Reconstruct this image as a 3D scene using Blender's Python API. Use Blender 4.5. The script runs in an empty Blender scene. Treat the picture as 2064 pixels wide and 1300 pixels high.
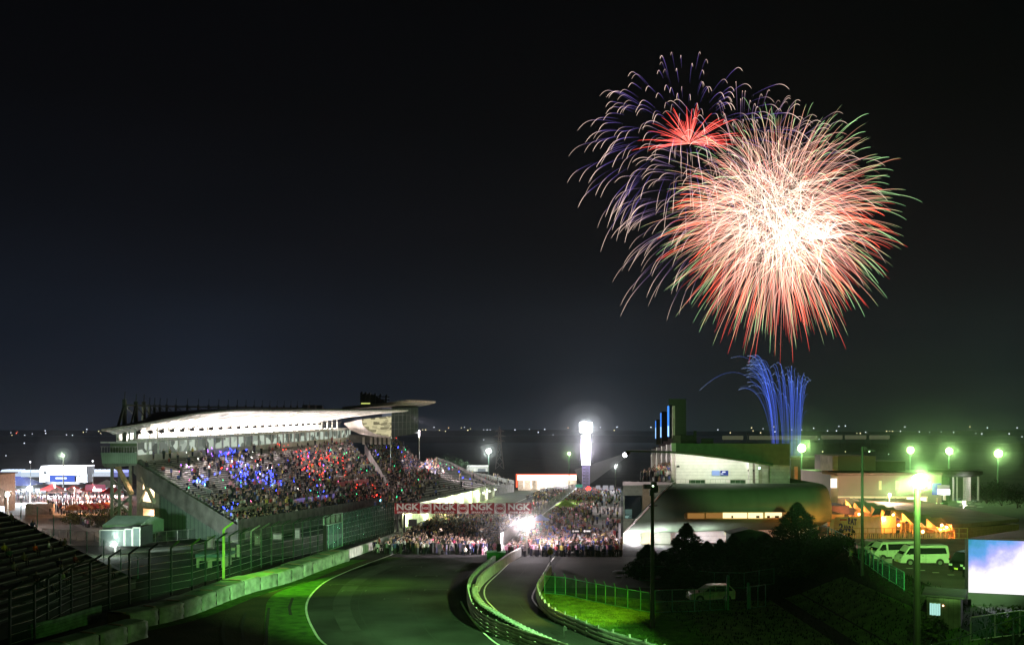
import bpy, math, random
from mathutils import Vector, Matrix
random.seed(11)
R = math.radians
sc = bpy.context.scene
COL = sc.collection
CAMZ = 16.0
F = 2000.0            # focal length in pixels of the 2064 px wide photograph

# ---------------------------------------------------------------- camera
cd = bpy.data.cameras.new('camera')
cd.sensor_width = 36; cd.lens = 36 * F / 2064
cd.shift_y = 218 / 2064
cd.clip_start = .5; cd.clip_end = 60000
cam = bpy.data.objects.new('camera', cd); COL.objects.link(cam)
cam.location = (0, 0, CAMZ); cam.rotation_euler = (R(90), 0, 0)
sc.camera = cam
sc.view_settings.view_transform = 'Standard'; sc.view_settings.look = 'None'
sc.view_settings.exposure = 0; sc.view_settings.gamma = 1
cy = sc.cycles
cy.use_denoising = True
cy.max_bounces = 6; cy.diffuse_bounces = 3; cy.glossy_bounces = 3; cy.transmission_bounces = 4
cy.transparent_max_bounces = 400; cy.volume_bounces = 0
cy.sample_clamp_indirect = 4
cy.use_light_tree = True

# ---------------------------------------------------------------- night sky
wd = bpy.data.worlds.new('World'); sc.world = wd; wd.use_nodes = True
nt = wd.node_tree; N = nt.nodes; L = nt.links; N.clear()
wo = N.new('ShaderNodeOutputWorld'); bg = N.new('ShaderNodeBackground'); L.new(bg.outputs[0], wo.inputs[0])
tc = N.new('ShaderNodeTexCoord'); sp = N.new('ShaderNodeSeparateXYZ'); L.new(tc.outputs['Generated'], sp.inputs[0])
def ramp(nodes, stops, interp='LINEAR'):
    r = nodes.new('ShaderNodeValToRGB'); cr = r.color_ramp; cr.interpolation = interp
    while len(cr.elements) < len(stops): cr.elements.new(.5)
    for e, (p, c) in zip(cr.elements, stops):
        e.position = p; e.color = (*c, 1) if len(c) == 3 else c
    return r
def s2l(r, g, b):
    f = lambda c: (c / 255) / 12.92 if c / 255 <= .04045 else ((c / 255 + .055) / 1.055) ** 2.4
    return (f(r), f(g), f(b))
mr = N.new('ShaderNodeMapRange'); mr.inputs[1].default_value = -.02; mr.inputs[2].default_value = .44
L.new(sp.outputs['Z'], mr.inputs[0])
e = [0, .06, .12, .22, .45, .7, 1]
left = ramp(N, list(zip(e, [s2l(33,42,56), s2l(31,39,53), s2l(24,32,46), s2l(18,26,40), s2l(10,14,24), s2l(3,3,8), s2l(0,0,3)])))
mid = ramp(N, list(zip(e, [s2l(48,56,66), s2l(44,50,60), s2l(33,35,44), s2l(27,27,34), s2l(18,15,20), s2l(5,3,7), s2l(0,0,3)])))
rig = ramp(N, list(zip(e, [s2l(42,58,48), s2l(38,50,42), s2l(31,35,34), s2l(28,27,31), s2l(16,13,17), s2l(4,3,5), s2l(0,0,3)])))
for r_ in (left, mid, rig): L.new(mr.outputs[0], r_.inputs[0])
ma = N.new('ShaderNodeMapRange'); ma.inputs[1].default_value = -.42; ma.inputs[2].default_value = .05; L.new(sp.outputs['X'], ma.inputs[0])
mb = N.new('ShaderNodeMapRange'); mb.inputs[1].default_value = .08; mb.inputs[2].default_value = .3; L.new(sp.outputs['X'], mb.inputs[0])
m1 = N.new('ShaderNodeMixRGB'); L.new(ma.outputs[0], m1.inputs[0]); L.new(left.outputs[0], m1.inputs[1]); L.new(mid.outputs[0], m1.inputs[2])
m2 = N.new('ShaderNodeMixRGB'); L.new(mb.outputs[0], m2.inputs[0]); L.new(m1.outputs[0], m2.inputs[1]); L.new(rig.outputs[0], m2.inputs[2])
mp = N.new('ShaderNodeMapping'); mp.inputs['Scale'].default_value = (1.2, 1.2, 7); L.new(tc.outputs['Generated'], mp.inputs[0])
nz = N.new('ShaderNodeTexNoise'); nz.inputs['Scale'].default_value = 2.2; nz.inputs['Detail'].default_value = 3; L.new(mp.outputs[0], nz.inputs[0])
cl = ramp(N, [(.35, (.8, .82, .85)), (.7, (1.3, 1.22, 1.15))]); L.new(nz.outputs[0], cl.inputs[0])
m3 = N.new('ShaderNodeMixRGB'); m3.blend_type = 'MULTIPLY'; m3.inputs[0].default_value = 1; L.new(m2.outputs[0], m3.inputs[1]); L.new(cl.outputs[0], m3.inputs[2])
# the physical sky with the sun far below the horizon adds the last trace of twilight
sky = N.new('ShaderNodeTexSky'); sky.sky_type = 'NISHITA'; sky.sun_disc = False
sky.sun_elevation = R(-8); sky.sun_rotation = R(-60)
m4 = N.new('ShaderNodeMixRGB'); m4.blend_type = 'ADD'; m4.inputs[0].default_value = .01; L.new(m3.outputs[0], m4.inputs[1]); L.new(sky.outputs[0], m4.inputs[2])
L.new(m4.outputs[0], bg.inputs[0]); bg.inputs[1].default_value = .5

# ---------------------------------------------------------------- ground shape and pixel helpers
def base(Y): return 0.0 if Y < 120 else (-.034 * (Y - 120) if Y < 560 else -14.96)
def W(px, py, Y): return Vector(((px - 1032) / F * Y, Y, CAMZ + (868 - py) / F * Y))
def G(px, py, h=0.0):
    Y = F * (CAMZ - h) / (py - 868)
    if Y > 120: Y = F * (11.92 - h) / (py - 936)
    if Y > 560 or Y < 0: Y = F * (CAMZ + 14.96 - h) / (py - 868)
    return Vector(((px - 1032) / F * Y, Y, base(Y)))
def curve(pts, h=0.0):
    """world X as a smooth function of Y through ground points given in the photograph"""
    w = sorted([(G(x, y, h).y, G(x, y, h).x) for x, y in pts])
    n = len(w)
    m = []
    for i in range(n):
        a, b = w[max(0, i - 1)], w[min(n - 1, i + 1)]
        m.append((b[1] - a[1]) / (b[0] - a[0]))
    def f(Y):
        if Y <= w[0][0]: return w[0][1] + m[0] * (Y - w[0][0])
        if Y >= w[-1][0]: return w[-1][1] + m[-1] * (Y - w[-1][0])
        for i in range(n - 1):
            if Y <= w[i + 1][0]:
                d = w[i + 1][0] - w[i][0]; t = (Y - w[i][0]) / d
                return ((2*t**3 - 3*t*t + 1) * w[i][1] + (t**3 - 2*t*t + t) * d * m[i]
                        + (-2*t**3 + 3*t*t) * w[i+1][1] + (t**3 - t*t) * d * m[i+1])
    f.y0, f.y1 = w[0][0], w[-1][0]
    return f

# ---------------------------------------------------------------- materials
MC = {}
def mat(name, col, rough=.7, metal=0.0, var=.18, scale=1.5, bump=0.0, bscale=8.0, spec=.4, col2=None, wave=None):
    if name in MC: return MC[name]
    m = bpy.data.materials.new(name); m.use_nodes = True; MC[name] = m
    n = m.node_tree.nodes; l = m.node_tree.links; b = n['Principled BSDF']
    b.inputs['Roughness'].default_value = rough; b.inputs['Metallic'].default_value = metal
    b.inputs['Specular IOR Level'].default_value = spec
    t = n.new('ShaderNodeTexCoord')
    z = n.new('ShaderNodeTexNoise'); z.inputs['Scale'].default_value = scale; z.inputs['Detail'].default_value = 5
    l.new(t.outputs['Object'], z.inputs[0])
    c2 = col2 or tuple(c * (1 - var * 1.6) for c in col)
    r_ = ramp(n, [(.32, c2), (.68, tuple(min(1, c * (1 + var * .5)) for c in col))]); l.new(z.outputs[0], r_.inputs[0])
    out = r_.outputs[0]
    if wave:                                    # corrugation or joints: (axis, scale, depth)
        wv = n.new('ShaderNodeTexWave'); wv.bands_direction = wave[0]; wv.inputs['Scale'].default_value = wave[1]
        l.new(t.outputs['Object'], wv.inputs[0])
        cr = ramp(n, [(.0, (wave[2],) * 3), (.12, (1, 1, 1))]); l.new(wv.outputs[0], cr.inputs[0])
        mx = n.new('ShaderNodeMixRGB'); mx.blend_type = 'MULTIPLY'; mx.inputs[0].default_value = 1
        l.new(out, mx.inputs[1]); l.new(cr.outputs[0], mx.inputs[2]); out = mx.outputs[0]
    l.new(out, b.inputs['Base Color'])
    if bump:
        z2 = n.new('ShaderNodeTexNoise'); z2.inputs['Scale'].default_value = bscale; z2.inputs['Detail'].default_value = 6
        l.new(t.outputs['Object'], z2.inputs[0])
        bu = n.new('ShaderNodeBump'); bu.inputs['Strength'].default_value = bump; bu.inputs['Distance'].default_value = .1
        l.new(z2.outputs[0], bu.inputs['Height']); l.new(bu.outputs[0], b.inputs['Normal'])
    return m
def em(name, col, s, sample=False):
    if name in MC: return MC[name]
    m = bpy.data.materials.new(name); m.use_nodes = True; MC[name] = m
    n = m.node_tree.nodes; l = m.node_tree.links; n.clear()
    o = n.new('ShaderNodeOutputMaterial'); e_ = n.new('ShaderNodeEmission')
    e_.inputs[0].default_value = (*col, 1); e_.inputs[1].default_value = s; l.new(e_.outputs[0], o.inputs[0])
    if not sample: m.cycles.emission_sampling = 'NONE'
    return m
def lit_room(name, col, s, scale=(1, 1, 1), dark=.25):
    """a lit window: brightness varies with what stands inside the room"""
    if name in MC: return MC[name]
    m = bpy.data.materials.new(name); m.use_nodes = True; MC[name] = m
    n = m.node_tree.nodes; l = m.node_tree.links; n.clear()
    o = n.new('ShaderNodeOutputMaterial'); e_ = n.new('ShaderNodeEmission'); l.new(e_.outputs[0], o.inputs[0])
    t = n.new('ShaderNodeTexCoord'); mpp = n.new('ShaderNodeMapping'); mpp.inputs['Scale'].default_value = scale
    l.new(t.outputs['Object'], mpp.inputs[0])
    v = n.new('ShaderNodeTexVoronoi'); v.distance = 'CHEBYCHEV'; v.inputs['Scale'].default_value = 1; l.new(mpp.outputs[0], v.inputs[0])
    r_ = ramp(n, [(.0, tuple(c * dark for c in col)), (.45, tuple(c * (dark + .35) for c in col)), (.6, col), (1, col)])
    l.new(v.outputs['Color'], r_.inputs[0]); l.new(r_.outputs[0], e_.inputs[0]); e_.inputs[1].default_value = s
    m.cycles.emission_sampling = 'NONE'
    return m
def mesh_mat(name, col, alpha):
    """fine wire mesh, seen from too far away to tell the wires apart"""
    if name in MC: return MC[name]
    m = bpy.data.materials.new(name); m.use_nodes = True; MC[name] = m
    n = m.node_tree.nodes; l = m.node_tree.links; n.clear()
    o = n.new('ShaderNodeOutputMaterial'); mx = n.new('ShaderNodeMixShader'); tr = n.new('ShaderNodeBsdfTransparent')
    d = n.new('ShaderNodeBsdfDiffuse'); d.inputs[0].default_value = (*col, 1)
    t = n.new('ShaderNodeTexCoord'); z = n.new('ShaderNodeTexNoise'); z.inputs['Scale'].default_value = .6; l.new(t.outputs['Object'], z.inputs[0])
    q = n.new('ShaderNodeMapRange'); q.inputs[1].default_value = .3; q.inputs[2].default_value = .7
    q.inputs[3].default_value = alpha * .6; q.inputs[4].default_value = alpha * 1.3; l.new(z.outputs[0], q.inputs[0])
    l.new(q.outputs[0], mx.inputs[0]); l.new(tr.outputs[0], mx.inputs[1]); l.new(d.outputs[0], mx.inputs[2]); l.new(mx.outputs[0], o.inputs[0])
    return m
def attr_mat(name, rough=.8):
    if name in MC: return MC[name]
    m = bpy.data.materials.new(name); m.use_nodes = True; MC[name] = m
    n = m.node_tree.nodes; l = m.node_tree.links; b = n['Principled BSDF']; b.inputs['Roughness'].default_value = rough
    a = n.new('ShaderNodeAttribute'); a.attribute_name = 'tint'; l.new(a.outputs['Color'], b.inputs['Base Color'])
    return m

# ---------------------------------------------------------------- mesh helpers
class MB:
    def __init__(s): s.v = []; s.f = []; s.m = []; s.c = []
    def add(s, vs, fs, mi=0, tint=None):
        o = len(s.v); s.v += [tuple(v) for v in vs]
        for f_ in fs: s.f.append(tuple(i + o for i in f_)); s.m.append(mi)
        if tint is not None: s.c += [tint] * len(vs)
        return s
    def hexa(s, p, mi=0, tint=None):            # 4 bottom points counter-clockwise, 4 top points
        return s.add(p, [(3, 2, 1, 0), (4, 5, 6, 7), (0, 1, 5, 4), (1, 2, 6, 5), (2, 3, 7, 6), (3, 0, 4, 7)], mi, tint)
    def box(s, c, d, rz=0, mi=0, tint=None):
        hx, hy, hz = d[0] / 2, d[1] / 2, d[2] / 2; ca, sa = math.cos(rz), math.sin(rz)
        P = []
        for z in (-hz, hz):
            for x, y in ((-hx, -hy), (hx, -hy), (hx, hy), (-hx, hy)):
                P.append((c[0] + x * ca - y * sa, c[1] + x * sa + y * ca, c[2] + z))
        return s.hexa(P, mi, tint)
    def bar(s, a, b, w, h=None, mi=0, n=4):
        a, b = Vector(a), Vector(b); d = (b - a); 
        if d.length < 1e-6: return s
        d.normalize(); u = d.cross(Vector((0, 0, 1)))
        if u.length < 1e-3: u = Vector((1, 0, 0))
        u.normalize(); v = u.cross(d); h = h or w; P = []
        if n == 4: k = [(-w/2, -h/2), (w/2, -h/2), (w/2, h/2), (-w/2, h/2)]
        else: k = [(w/2 * math.cos(2*math.pi*i/n), h/2 * math.sin(2*math.pi*i/n)) for i in range(n)]
        for q in (a, b):
            for x, y in k: P.append(q + u * x + v * y)
        return s.add(P, [tuple(range(n))[::-1], tuple(range(n, 2*n))] + [(i, (i+1) % n, (i+1) % n + n, i + n) for i in range(n)], mi)
    def tube(s, pts, rad, n=8, mi=0, cap=True):
        pts = [Vector(p) for p in pts]; P = []
        for i, p in enumerate(pts):
            d = (pts[min(i+1, len(pts)-1)] - pts[max(0, i-1)])
            d = d.normalized() if d.length > 1e-9 else Vector((0, 0, 1))
            u = d.cross(Vector((.13, .9, .21))).normalized(); v = u.cross(d)
            r_ = rad[i] if isinstance(rad, (list, tuple)) else rad
            P += [p + (u * math.cos(2*math.pi*k/n) + v * math.sin(2*math.pi*k/n)) * r_ for k in range(n)]
        fs = [(i*n+k, i*n+(k+1) % n, (i+1)*n+(k+1) % n, (i+1)*n+k) for i in range(len(pts)-1) for k in range(n)]
        if cap: fs += [tuple(range(n))[::-1], tuple(range((len(pts)-1)*n, len(pts)*n))]
        return s.add(P, fs, mi)
    def grid(s, rows, mi=0):
        n = len(rows[0]); P = [p for r_ in rows for p in r_]
        return s.add(P, [(i*n+j, i*n+j+1, (i+1)*n+j+1, (i+1)*n+j) for i in range(len(rows)-1) for j in range(n-1)], mi)
    def slab(s, rows, d, mi=0):                 # a grid with thickness d (vector)
        d = Vector(d); n = len(rows[0]); m_ = len(rows)
        s.grid(rows, mi); s.grid([[Vector(p) + d for p in r_][::-1] for r_ in rows], mi)
        e_ = [rows[0][j] for j in range(n)] + [rows[i][-1] for i in range(1, m_)] + [rows[-1][j] for j in range(n-2, -1, -1)] + [rows[i][0] for i in range(m_-2, -1, -1)]
        return s.grid([[Vector(p) + d for p in e_], [Vector(p) for p in e_]], mi)
    def prism(s, poly, d, mi=0):                # polygon (3-D points) pushed along d
        d = Vector(d); n = len(poly); P = [Vector(p) for p in poly] + [Vector(p) + d for p in poly]
        return s.add(P, [tuple(range(n))[::-1], tuple(range(n, 2*n))] + [(i, (i+1) % n, (i+1) % n + n, i + n) for i in range(n)], mi)
    def ball(s, c, r_, n=10, mi=0, sz=1.0, tint=None):
        P = [(c[0], c[1], c[2] + r_*sz)]; h = n // 2
        for i in range(1, h):
            a = math.pi * i / h
            for k in range(n): P.append((c[0] + r_*math.sin(a)*math.cos(2*math.pi*k/n), c[1] + r_*math.sin(a)*math.sin(2*math.pi*k/n), c[2] + r_*sz*math.cos(a)))
        P.append((c[0], c[1], c[2] - r_*sz)); l_ = len(P) - 1
        fs = [(0, 1+k, 1+(k+1) % n) for k in range(n)]
        for i in range(h-2): fs += [(1+i*n+k, 1+(i+1)*n+k, 1+(i+1)*n+(k+1) % n, 1+i*n+(k+1) % n) for k in range(n)]
        fs += [(l_, 1+(h-2)*n+(k+1) % n, 1+(h-2)*n+k) for k in range(n)]
        return s.add(P, fs, mi, tint)
    def build(s, name, mats, parent=None, smooth=False, loc=(0, 0, 0), rz=0):
        me = bpy.data.meshes.new(name); me.from_pydata(s.v, [], s.f)
        if not isinstance(mats, (list, tuple)): mats = [mats]
        for m in mats: me.materials.append(m)
        me.polygons.foreach_set('material_index', s.m)
        if smooth: me.polygons.foreach_set('use_smooth', [True] * len(s.f))
        if s.c:
            a = me.color_attributes.new('tint', 'FLOAT_COLOR', 'POINT')
            a.data.foreach_set('color', [x for c in s.c for x in (*c, 1.0)])
        me.update()
        o = bpy.data.objects.new(name, me); COL.objects.link(o); o.location = loc; o.rotation_euler = (0, 0, rz)
        if parent: o.parent = parent
        return o
ORD = ['first', 'second', 'third', 'fourth', 'fifth', 'sixth', 'seventh', 'eighth', 'ninth', 'tenth', 'eleventh', 'twelfth', 'thirteenth', 'fourteenth', 'fifteenth', 'sixteenth']
def tag(o, label=None, cat=None, group=None, kind=None):
    if label: o['label'] = label
    if cat: o['category'] = cat
    if group: o['group'] = group
    if kind: o['kind'] = kind
    return o
def thing(name, label, cat, loc=(0, 0, 0), rz=0, group=None):
    o = bpy.data.objects.new(name, None); COL.objects.link(o); o.location = loc; o.rotation_euler = (0, 0, rz)
    o.empty_display_size = .5
    return tag(o, label, cat, group)
KIDS = {}
def copy_thing(root, loc, rz=0, label=None, group=None):
    def cp(o, par):
        c = o.copy(); COL.objects.link(c)
        if par: c.parent = par
        for k in KIDS.get(o.name, []): cp(k, c)
        return c
    r_ = cp(root, None); r_.location = loc; r_.rotation_euler = (0, 0, rz)
    if label: r_['label'] = label
    if group: r_['group'] = group
    return r_
def note_kids(root):
    for o in bpy.data.objects:
        if o.parent: KIDS.setdefault(o.parent.name, [])
        if o.parent and o not in KIDS[o.parent.name]: KIDS[o.parent.name].append(o)
def text(name, s, size, m, parent, loc, rot=(R(90), 0, 0), bold=.0, ext=.01, align='CENTER', sx=1):
    c = bpy.data.curves.new(name, 'FONT'); c.body = s; c.size = size; c.offset = bold; c.extrude = ext
    c.align_x = align; c.align_y = 'CENTER'; c.materials.append(m)
    o = bpy.data.objects.new(name, c); COL.objects.link(o); o.location = loc; o.rotation_euler = rot; o.scale = (sx, 1, 1)
    bpy.context.view_layer.update()
    me = bpy.data.meshes.new_from_object(o.evaluated_get(bpy.context.evaluated_depsgraph_get())); bpy.data.objects.remove(o)
    o = bpy.data.objects.new(name, me); COL.objects.link(o); o.location = loc; o.rotation_euler = rot; o.scale = (sx, 1, 1)
    if parent: o.parent = parent
    return o
def light(name, kind, loc, power, col=(1, 1, 1), size=.3, target=None, angle=60, blend=.6, parent=None):
    d = bpy.data.lights.new(name, kind); d.energy = power; d.color = col
    if kind in ('POINT', 'SPOT'): d.shadow_soft_size = size
    if kind == 'SPOT': d.spot_size = R(angle); d.spot_blend = blend
    if kind == 'AREA': d.size = size
    o = bpy.data.objects.new(name, d); COL.objects.link(o); o.location = loc
    if target is not None:
        o.rotation_euler = (Vector(target) - Vector(loc)).to_track_quat('-Z', 'Y').to_euler()
    if parent: o.parent = parent
    return o
GREEN = (.45, 1.0, .22)
# ================================================================ LAMPS OF THE CIRCUIT (their lamp heads are built here with them)
GLOW = 1.25
def mist(t, c, rad, power, g_=1.0):  # added haze balls that imitate the glare around a lamp
    for ra_, fa_ in ((2.0, 1.0), (3.6, .42), (6.5, .16), (12, .055), (21, .016)):
        mm = bpy.data.materials.new('lamp_mist'); mm.use_nodes = True; q = mm.node_tree.nodes; q.clear(); oo = q.new('ShaderNodeOutputMaterial'); vv = q.new('ShaderNodeVolumePrincipled')
        vv.inputs['Color'].default_value = (.9, .9, .9, 1); vv.inputs['Density'].default_value = min(.06, g_ * GLOW * fa_ * 150 * rad / power); mm.node_tree.links.new(vv.outputs[0], oo.inputs['Volume'])
        b = MB(); b.ball(c, rad * ra_, 20); o_ = b.build('mist', mm, t, smooth=True); o_['kind'] = 'stuff'
def globe_lamp(name, label, pos, rad, col, s, power, *a_, **k_):
    return globe_lamp_(name, label, pos, rad * .72, col, s * 1.6, power, *a_, **k_)
def globe_lamp_(name, label, pos, rad, col, s, power, pole_z=None, cat_='floodlight', pole_r=.15, pm=None, head='disc', lcol=None, group=None, lsize=None, tiltface=True):
    pos = Vector(pos); zb = hgt(pos.x, pos.y) if pole_z is None else pole_z
    t = thing(name, label, cat_, (pos.x, pos.y, zb), 0, group); h = pos.z - zb
    b = MB(); b.tube([(0, .25, -.3), (0, .25, h * .5), (0, .25, h + .1)], [pole_r * 1.2, pole_r, pole_r * .8], 10); b.build('pole', pm or M_steel, t)
    if head == 'disc':
        b = MB(); b.bar((0, .25, h), (0, .0, h), .12); b.tube([(0, .2, h), (0, .0, h), (0, -.05, h)], [rad * .5, rad * 1.05, rad * 1.1], 12); b.build('housing', M_steel, t)
        b = MB(); b.ball((0, -.06, h), rad, 14, sz=1); b.build('lamp', em('lamp_' + name + str(col) + str(s), col, s), t, smooth=True)
    else:
        b = MB(); b.ball((0, -.06, h), rad, 12); b.build('lamp', em('lamp_' + name + str(col) + str(s), col, s), t, smooth=True)
    if power: mist(t, (0, -.1, h), rad, power)
    if power: light('light', 'POINT', (0, -.1 - rad * 1.2, h), power, lcol or col, lsize or rad, parent=t)
    return t
# ================================================================ GROUND
def sm(t): t = max(0, min(1, t)); return t * t * (3 - 2 * t)
def hgt(X, Y):
    z = base(Y)
    if X > 22 and Y < 140: z += 2.8 * sm((X - 24) / 10) * (1 - sm((Y - 122) / 14))
    if X < -38 and Y < 118: z += max(0, (-40 - X) * .42) * (1 - sm((Y - 103) / 10)) * .96
    return z
M_asph = mat('asphalt', (.05, .05, .052), .9, var=.5, scale=.13, bump=.25, bscale=30, spec=.15)
M_asph2 = mat('asphalt_worn', (.055, .053, .05), .9, var=.35, scale=.12, bump=.2, bscale=30)
M_land = mat('field_soil', (.022, .03, .017), .95, var=.5, scale=.05, spec=.1)
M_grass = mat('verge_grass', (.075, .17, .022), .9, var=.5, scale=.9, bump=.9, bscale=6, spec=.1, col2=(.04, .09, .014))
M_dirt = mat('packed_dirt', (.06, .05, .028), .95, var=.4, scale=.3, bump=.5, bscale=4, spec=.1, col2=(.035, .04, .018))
M_rough = mat('slope_grass', (.01, .024, .007), .95, var=.5, scale=.9, spec=.1)  # grass darkened in colour so the slope reads as unlit
M_white = mat('line_paint', (.75, .75, .72), .6, var=.15, scale=.8)
M_conc = mat('concrete', (.36, .35, .33), .85, var=.3, scale=.6, bump=.2)
M_concd = mat('concrete_dark', (.17, .17, .16), .85, var=.3, scale=.6, bump=.2)
M_sheet = mat('white_tarpaulin', (.4, .42, .4), .55, var=.35, scale=.9, bump=1.0, bscale=1.6)
M_steel = mat('galvanised_steel', (.42, .41, .38), .45, .6, var=.3, scale=1)
M_rail = mat('worn_rail_steel', (.36, .3, .26), .5, .4, var=.4, scale=.7)
M_green = mat('green_paint', (.03, .22, .13), .5, var=.3, scale=1)
M_post = mat('dark_green_post', (.02, .045, .03), .6, var=.3, scale=1)
M_black = mat('black_paint', (.012, .012, .013), .6, var=.2)
M_mesh = mesh_mat('green_wire_mesh', (.05, .16, .1), .28)
M_mesh2 = mesh_mat('catch_fence_mesh', (.02, .055, .038), .32)

xs = sorted(set([-9000, -4000, -2000, -1000, -600, -400, -300, -220, -170] + list(range(-140, 141, 2)) + [170, 220, 300, 400, 600, 1000, 2000, 4000, 9000]))
ys = sorted(set([-60, -20, 0] + list(range(14, 150, 2)) + list(range(150, 640, 10)) + [560, 700, 800, 1000, 1400, 2000, 3000, 5000, 9000, 16000, 30000] + [120]))
g = MB(); g.grid([[(x * (1 if y < 9000 else 4), y, hgt(x, y)) for x in xs] for y in ys])
tag(g.build('terrain', M_land), kind='structure')

def strip(name, fa, fb, y0, y1, m, dz=.03, step=1.5, za=None):
    b = MB(); n = max(2, int((y1 - y0) / step)); Y = sorted(set([y0 + (y1 - y0) * i / n for i in range(n + 1)] + ([120.0] if y0 < 120 < y1 else [])))
    b.grid([[(fa(y), y, hgt(fa(y), y) + dz), ((fa(y) + fb(y)) / 2, y, hgt((fa(y) + fb(y)) / 2, y) + dz), (fb(y), y, hgt(fb(y), y) + dz)] for y in Y])
    return b.build(name, m)
TL = curve([(740, 1345), (654, 1300), (628, 1267), (615, 1232), (619, 1209), (634, 1189), (657, 1171), (700, 1151), (744, 1134), (797, 1115)])
TR = curve([(1095, 1340), (1013, 1300), (968, 1260), (944, 1228), (934, 1207), (932, 1185), (938, 1165), (955, 1148), (985, 1130), (1008, 1118)])
B1 = curve([(987, 1125), (966, 1141), (949, 1159), (942, 1176), (946, 1202), (956, 1222), (981, 1242), (1022, 1260), (1082, 1280), (1133, 1296), (1200, 1320)], 1.2)
B2 = curve([(1017, 1124), (989, 1144), (971, 1161), (965, 1176), (964, 1194), (979, 1214), (1007, 1232), (1044, 1252), (1085, 1272), (1140, 1296), (1190, 1316)], 1.1)
B3 = curve([(1109, 1137), (1092, 1161), (1082, 1179), (1083, 1191), (1092, 1209), (1112, 1227), (1158, 1247), (1208, 1267), (1258, 1282), (1300, 1295), (1380, 1318)], 1.0)
PL = curve([(1056, 1113), (1007, 1154), (981, 1179), (976, 1194), (981, 1210), (1000, 1230)])
PR = curve([(1122, 1118), (1107, 1136), (1083, 1180), (1073, 1202), (1077, 1214), (1095, 1232), (1133, 1252), (1183, 1272), (1246, 1296), (1310, 1318)])
LB = curve([(245, 1275), (366, 1247), (497, 1198), (584, 1174), (645, 1151), (712, 1129)])
DG = curve([(530, 1320), (533, 1260), (535, 1232), (541, 1209), (564, 1192), (625, 1172), (712, 1150)])
SD = .095
pw = lambda Y: -1.3 + SD * (Y - 132)              # pit wall, straight part
tl = lambda Y: TL(Y) if Y < 133 else TL(133) + SD * (Y - 133) - .0
tr = lambda Y: TR(Y) if Y < 131 else pw(Y) - .6
b1 = lambda Y: B1(Y) if Y < B1.y1 else pw(Y)
tag(strip('race_track', tl, tr, 58, 560, M_asph), kind='structure')
tag(strip('track_apron', tr, b1, 58, 131, M_asph2, .026), kind='structure')
tag(strip('verge', DG, tl, 58, 128, M_grass), kind='structure')
tag(strip('dirt_shoulder', lambda y: LB(y) - 1 if y > 79 else -33, DG, 58, 124, M_dirt, .02), kind='structure')
tag(strip('barrier_foot_grass', lambda y: (LB(y) if y > 79 else -33) - .4, lambda y: (LB(y) if y > 79 else -31) + 1.6, 58, 124, M_grass, .035), kind='structure')
tag(strip('pit_lane', lambda y: B2(y) if y < B2.y1 else pw(y) + .5, lambda y: B3(y) if y < 118 else (B3(118) + (y - 118) * .9 if y < 128 else pw(y) + 19 + (y-128)*.004), 58, 560, M_asph, .03), kind='structure')
tag(strip('pit_apron', lambda y: pw(y) + 6.5, lambda y: .11 * y, 133, 520, mat('pit_concrete', (.24, .22, .21), .85, var=.3, scale=.3), .05), kind='structure')  # pale sheet stands in for the light falling on the pavement
tag(strip('paddock_road', lambda y: B3(y) + (.4 if y < 112 else 0), lambda y: 24, 101, 128, M_asph2, .036), kind='structure')
FG = lambda x: 97.5 - .62 * (x - 2.6) if x < 9 else 93.5 - .62 * 0        # green fence line as Y of X
gr = MB()
for i in range(40):
    pass
rows = []
for i in range(50):
    x = -8 + i * .8
    y1 = 99 if x < 4 else 99 - (x - 4) * .55 if x < 14 else 93.5
    rows.append([(max(x, B3(y) + .3) if x < 24 else x, y, hgt(x, y) + .03) for y in [58 + (y1 - 58) * j / 24 for j in range(25)]])
gr = MB(); gr.grid(rows); tag(gr.build('infield_grass', M_grass), kind='structure')
def ribbon(name, f, y0, y1, w, m=M_white, dz=.045):
    return tag(strip(name, lambda y: f(y) - w / 2, lambda y: f(y) + w / 2, y0, y1, m, dz, 1.0), kind='structure')
ribbon('track_edge_line', lambda y: tl(y) + .1, 58, 420, .2)
ribbon('track_edge_line', lambda y: tr(y) - .3, 58, 93, .18)
ribbon('pit_lane_line', PL, 86, 128, .14); ribbon('pit_lane_line', lambda y: PR(y), 60, 128, .16)
ribbon('pit_lane_line', lambda y: pw(y) + 5.5, 131, 430, .16)
mk = MB()
for (px, py) in [(800, 1206), (715, 1190), (690, 1178), (860, 1160), (880, 1188), (940, 1150), (830, 1142)]:
    p = G(px, py); w_ = 2.4
    mk.box((p.x, p.y, base(p.y) + .046), (w_, .09, .003)); mk.box((p.x - w_/2 + .045, p.y - .4, base(p.y) + .046), (.09, .7, .003)); mk.box((p.x + w_/2 - .045, p.y - .4, base(p.y) + .046), (.09, .7, .003))
for k_ in (4.7, 9.4): ribbon('asphalt_seam', lambda y: tl(y) + k_ * (tr(y) - tl(y)) / 14.2, 58, 300, .07, mat('seam_tar', (.015, .015, .015), .8), .04)
ribbon('rubbered_line', lambda y: tl(y) + 3.2 * (tr(y) - tl(y)) / 14.2, 58, 300, 1.6, mat('rubbered_asphalt', (.036, .036, .037), .85, var=.4, scale=.4), .034)
ribbon('asphalt_seam', lambda y: (PL(y) if y > 92 else B2(y) + 1.2) + 2.6, 60, 126, .07, mat('seam_tar', (0, 0, 0)), .045)
tag(mk.build('grid_marking', mat('worn_paint', (.13, .13, .125), .8, var=.5, scale=3)), kind='structure')
sk = MB()                                          # tyre marks on the asphalt
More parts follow.
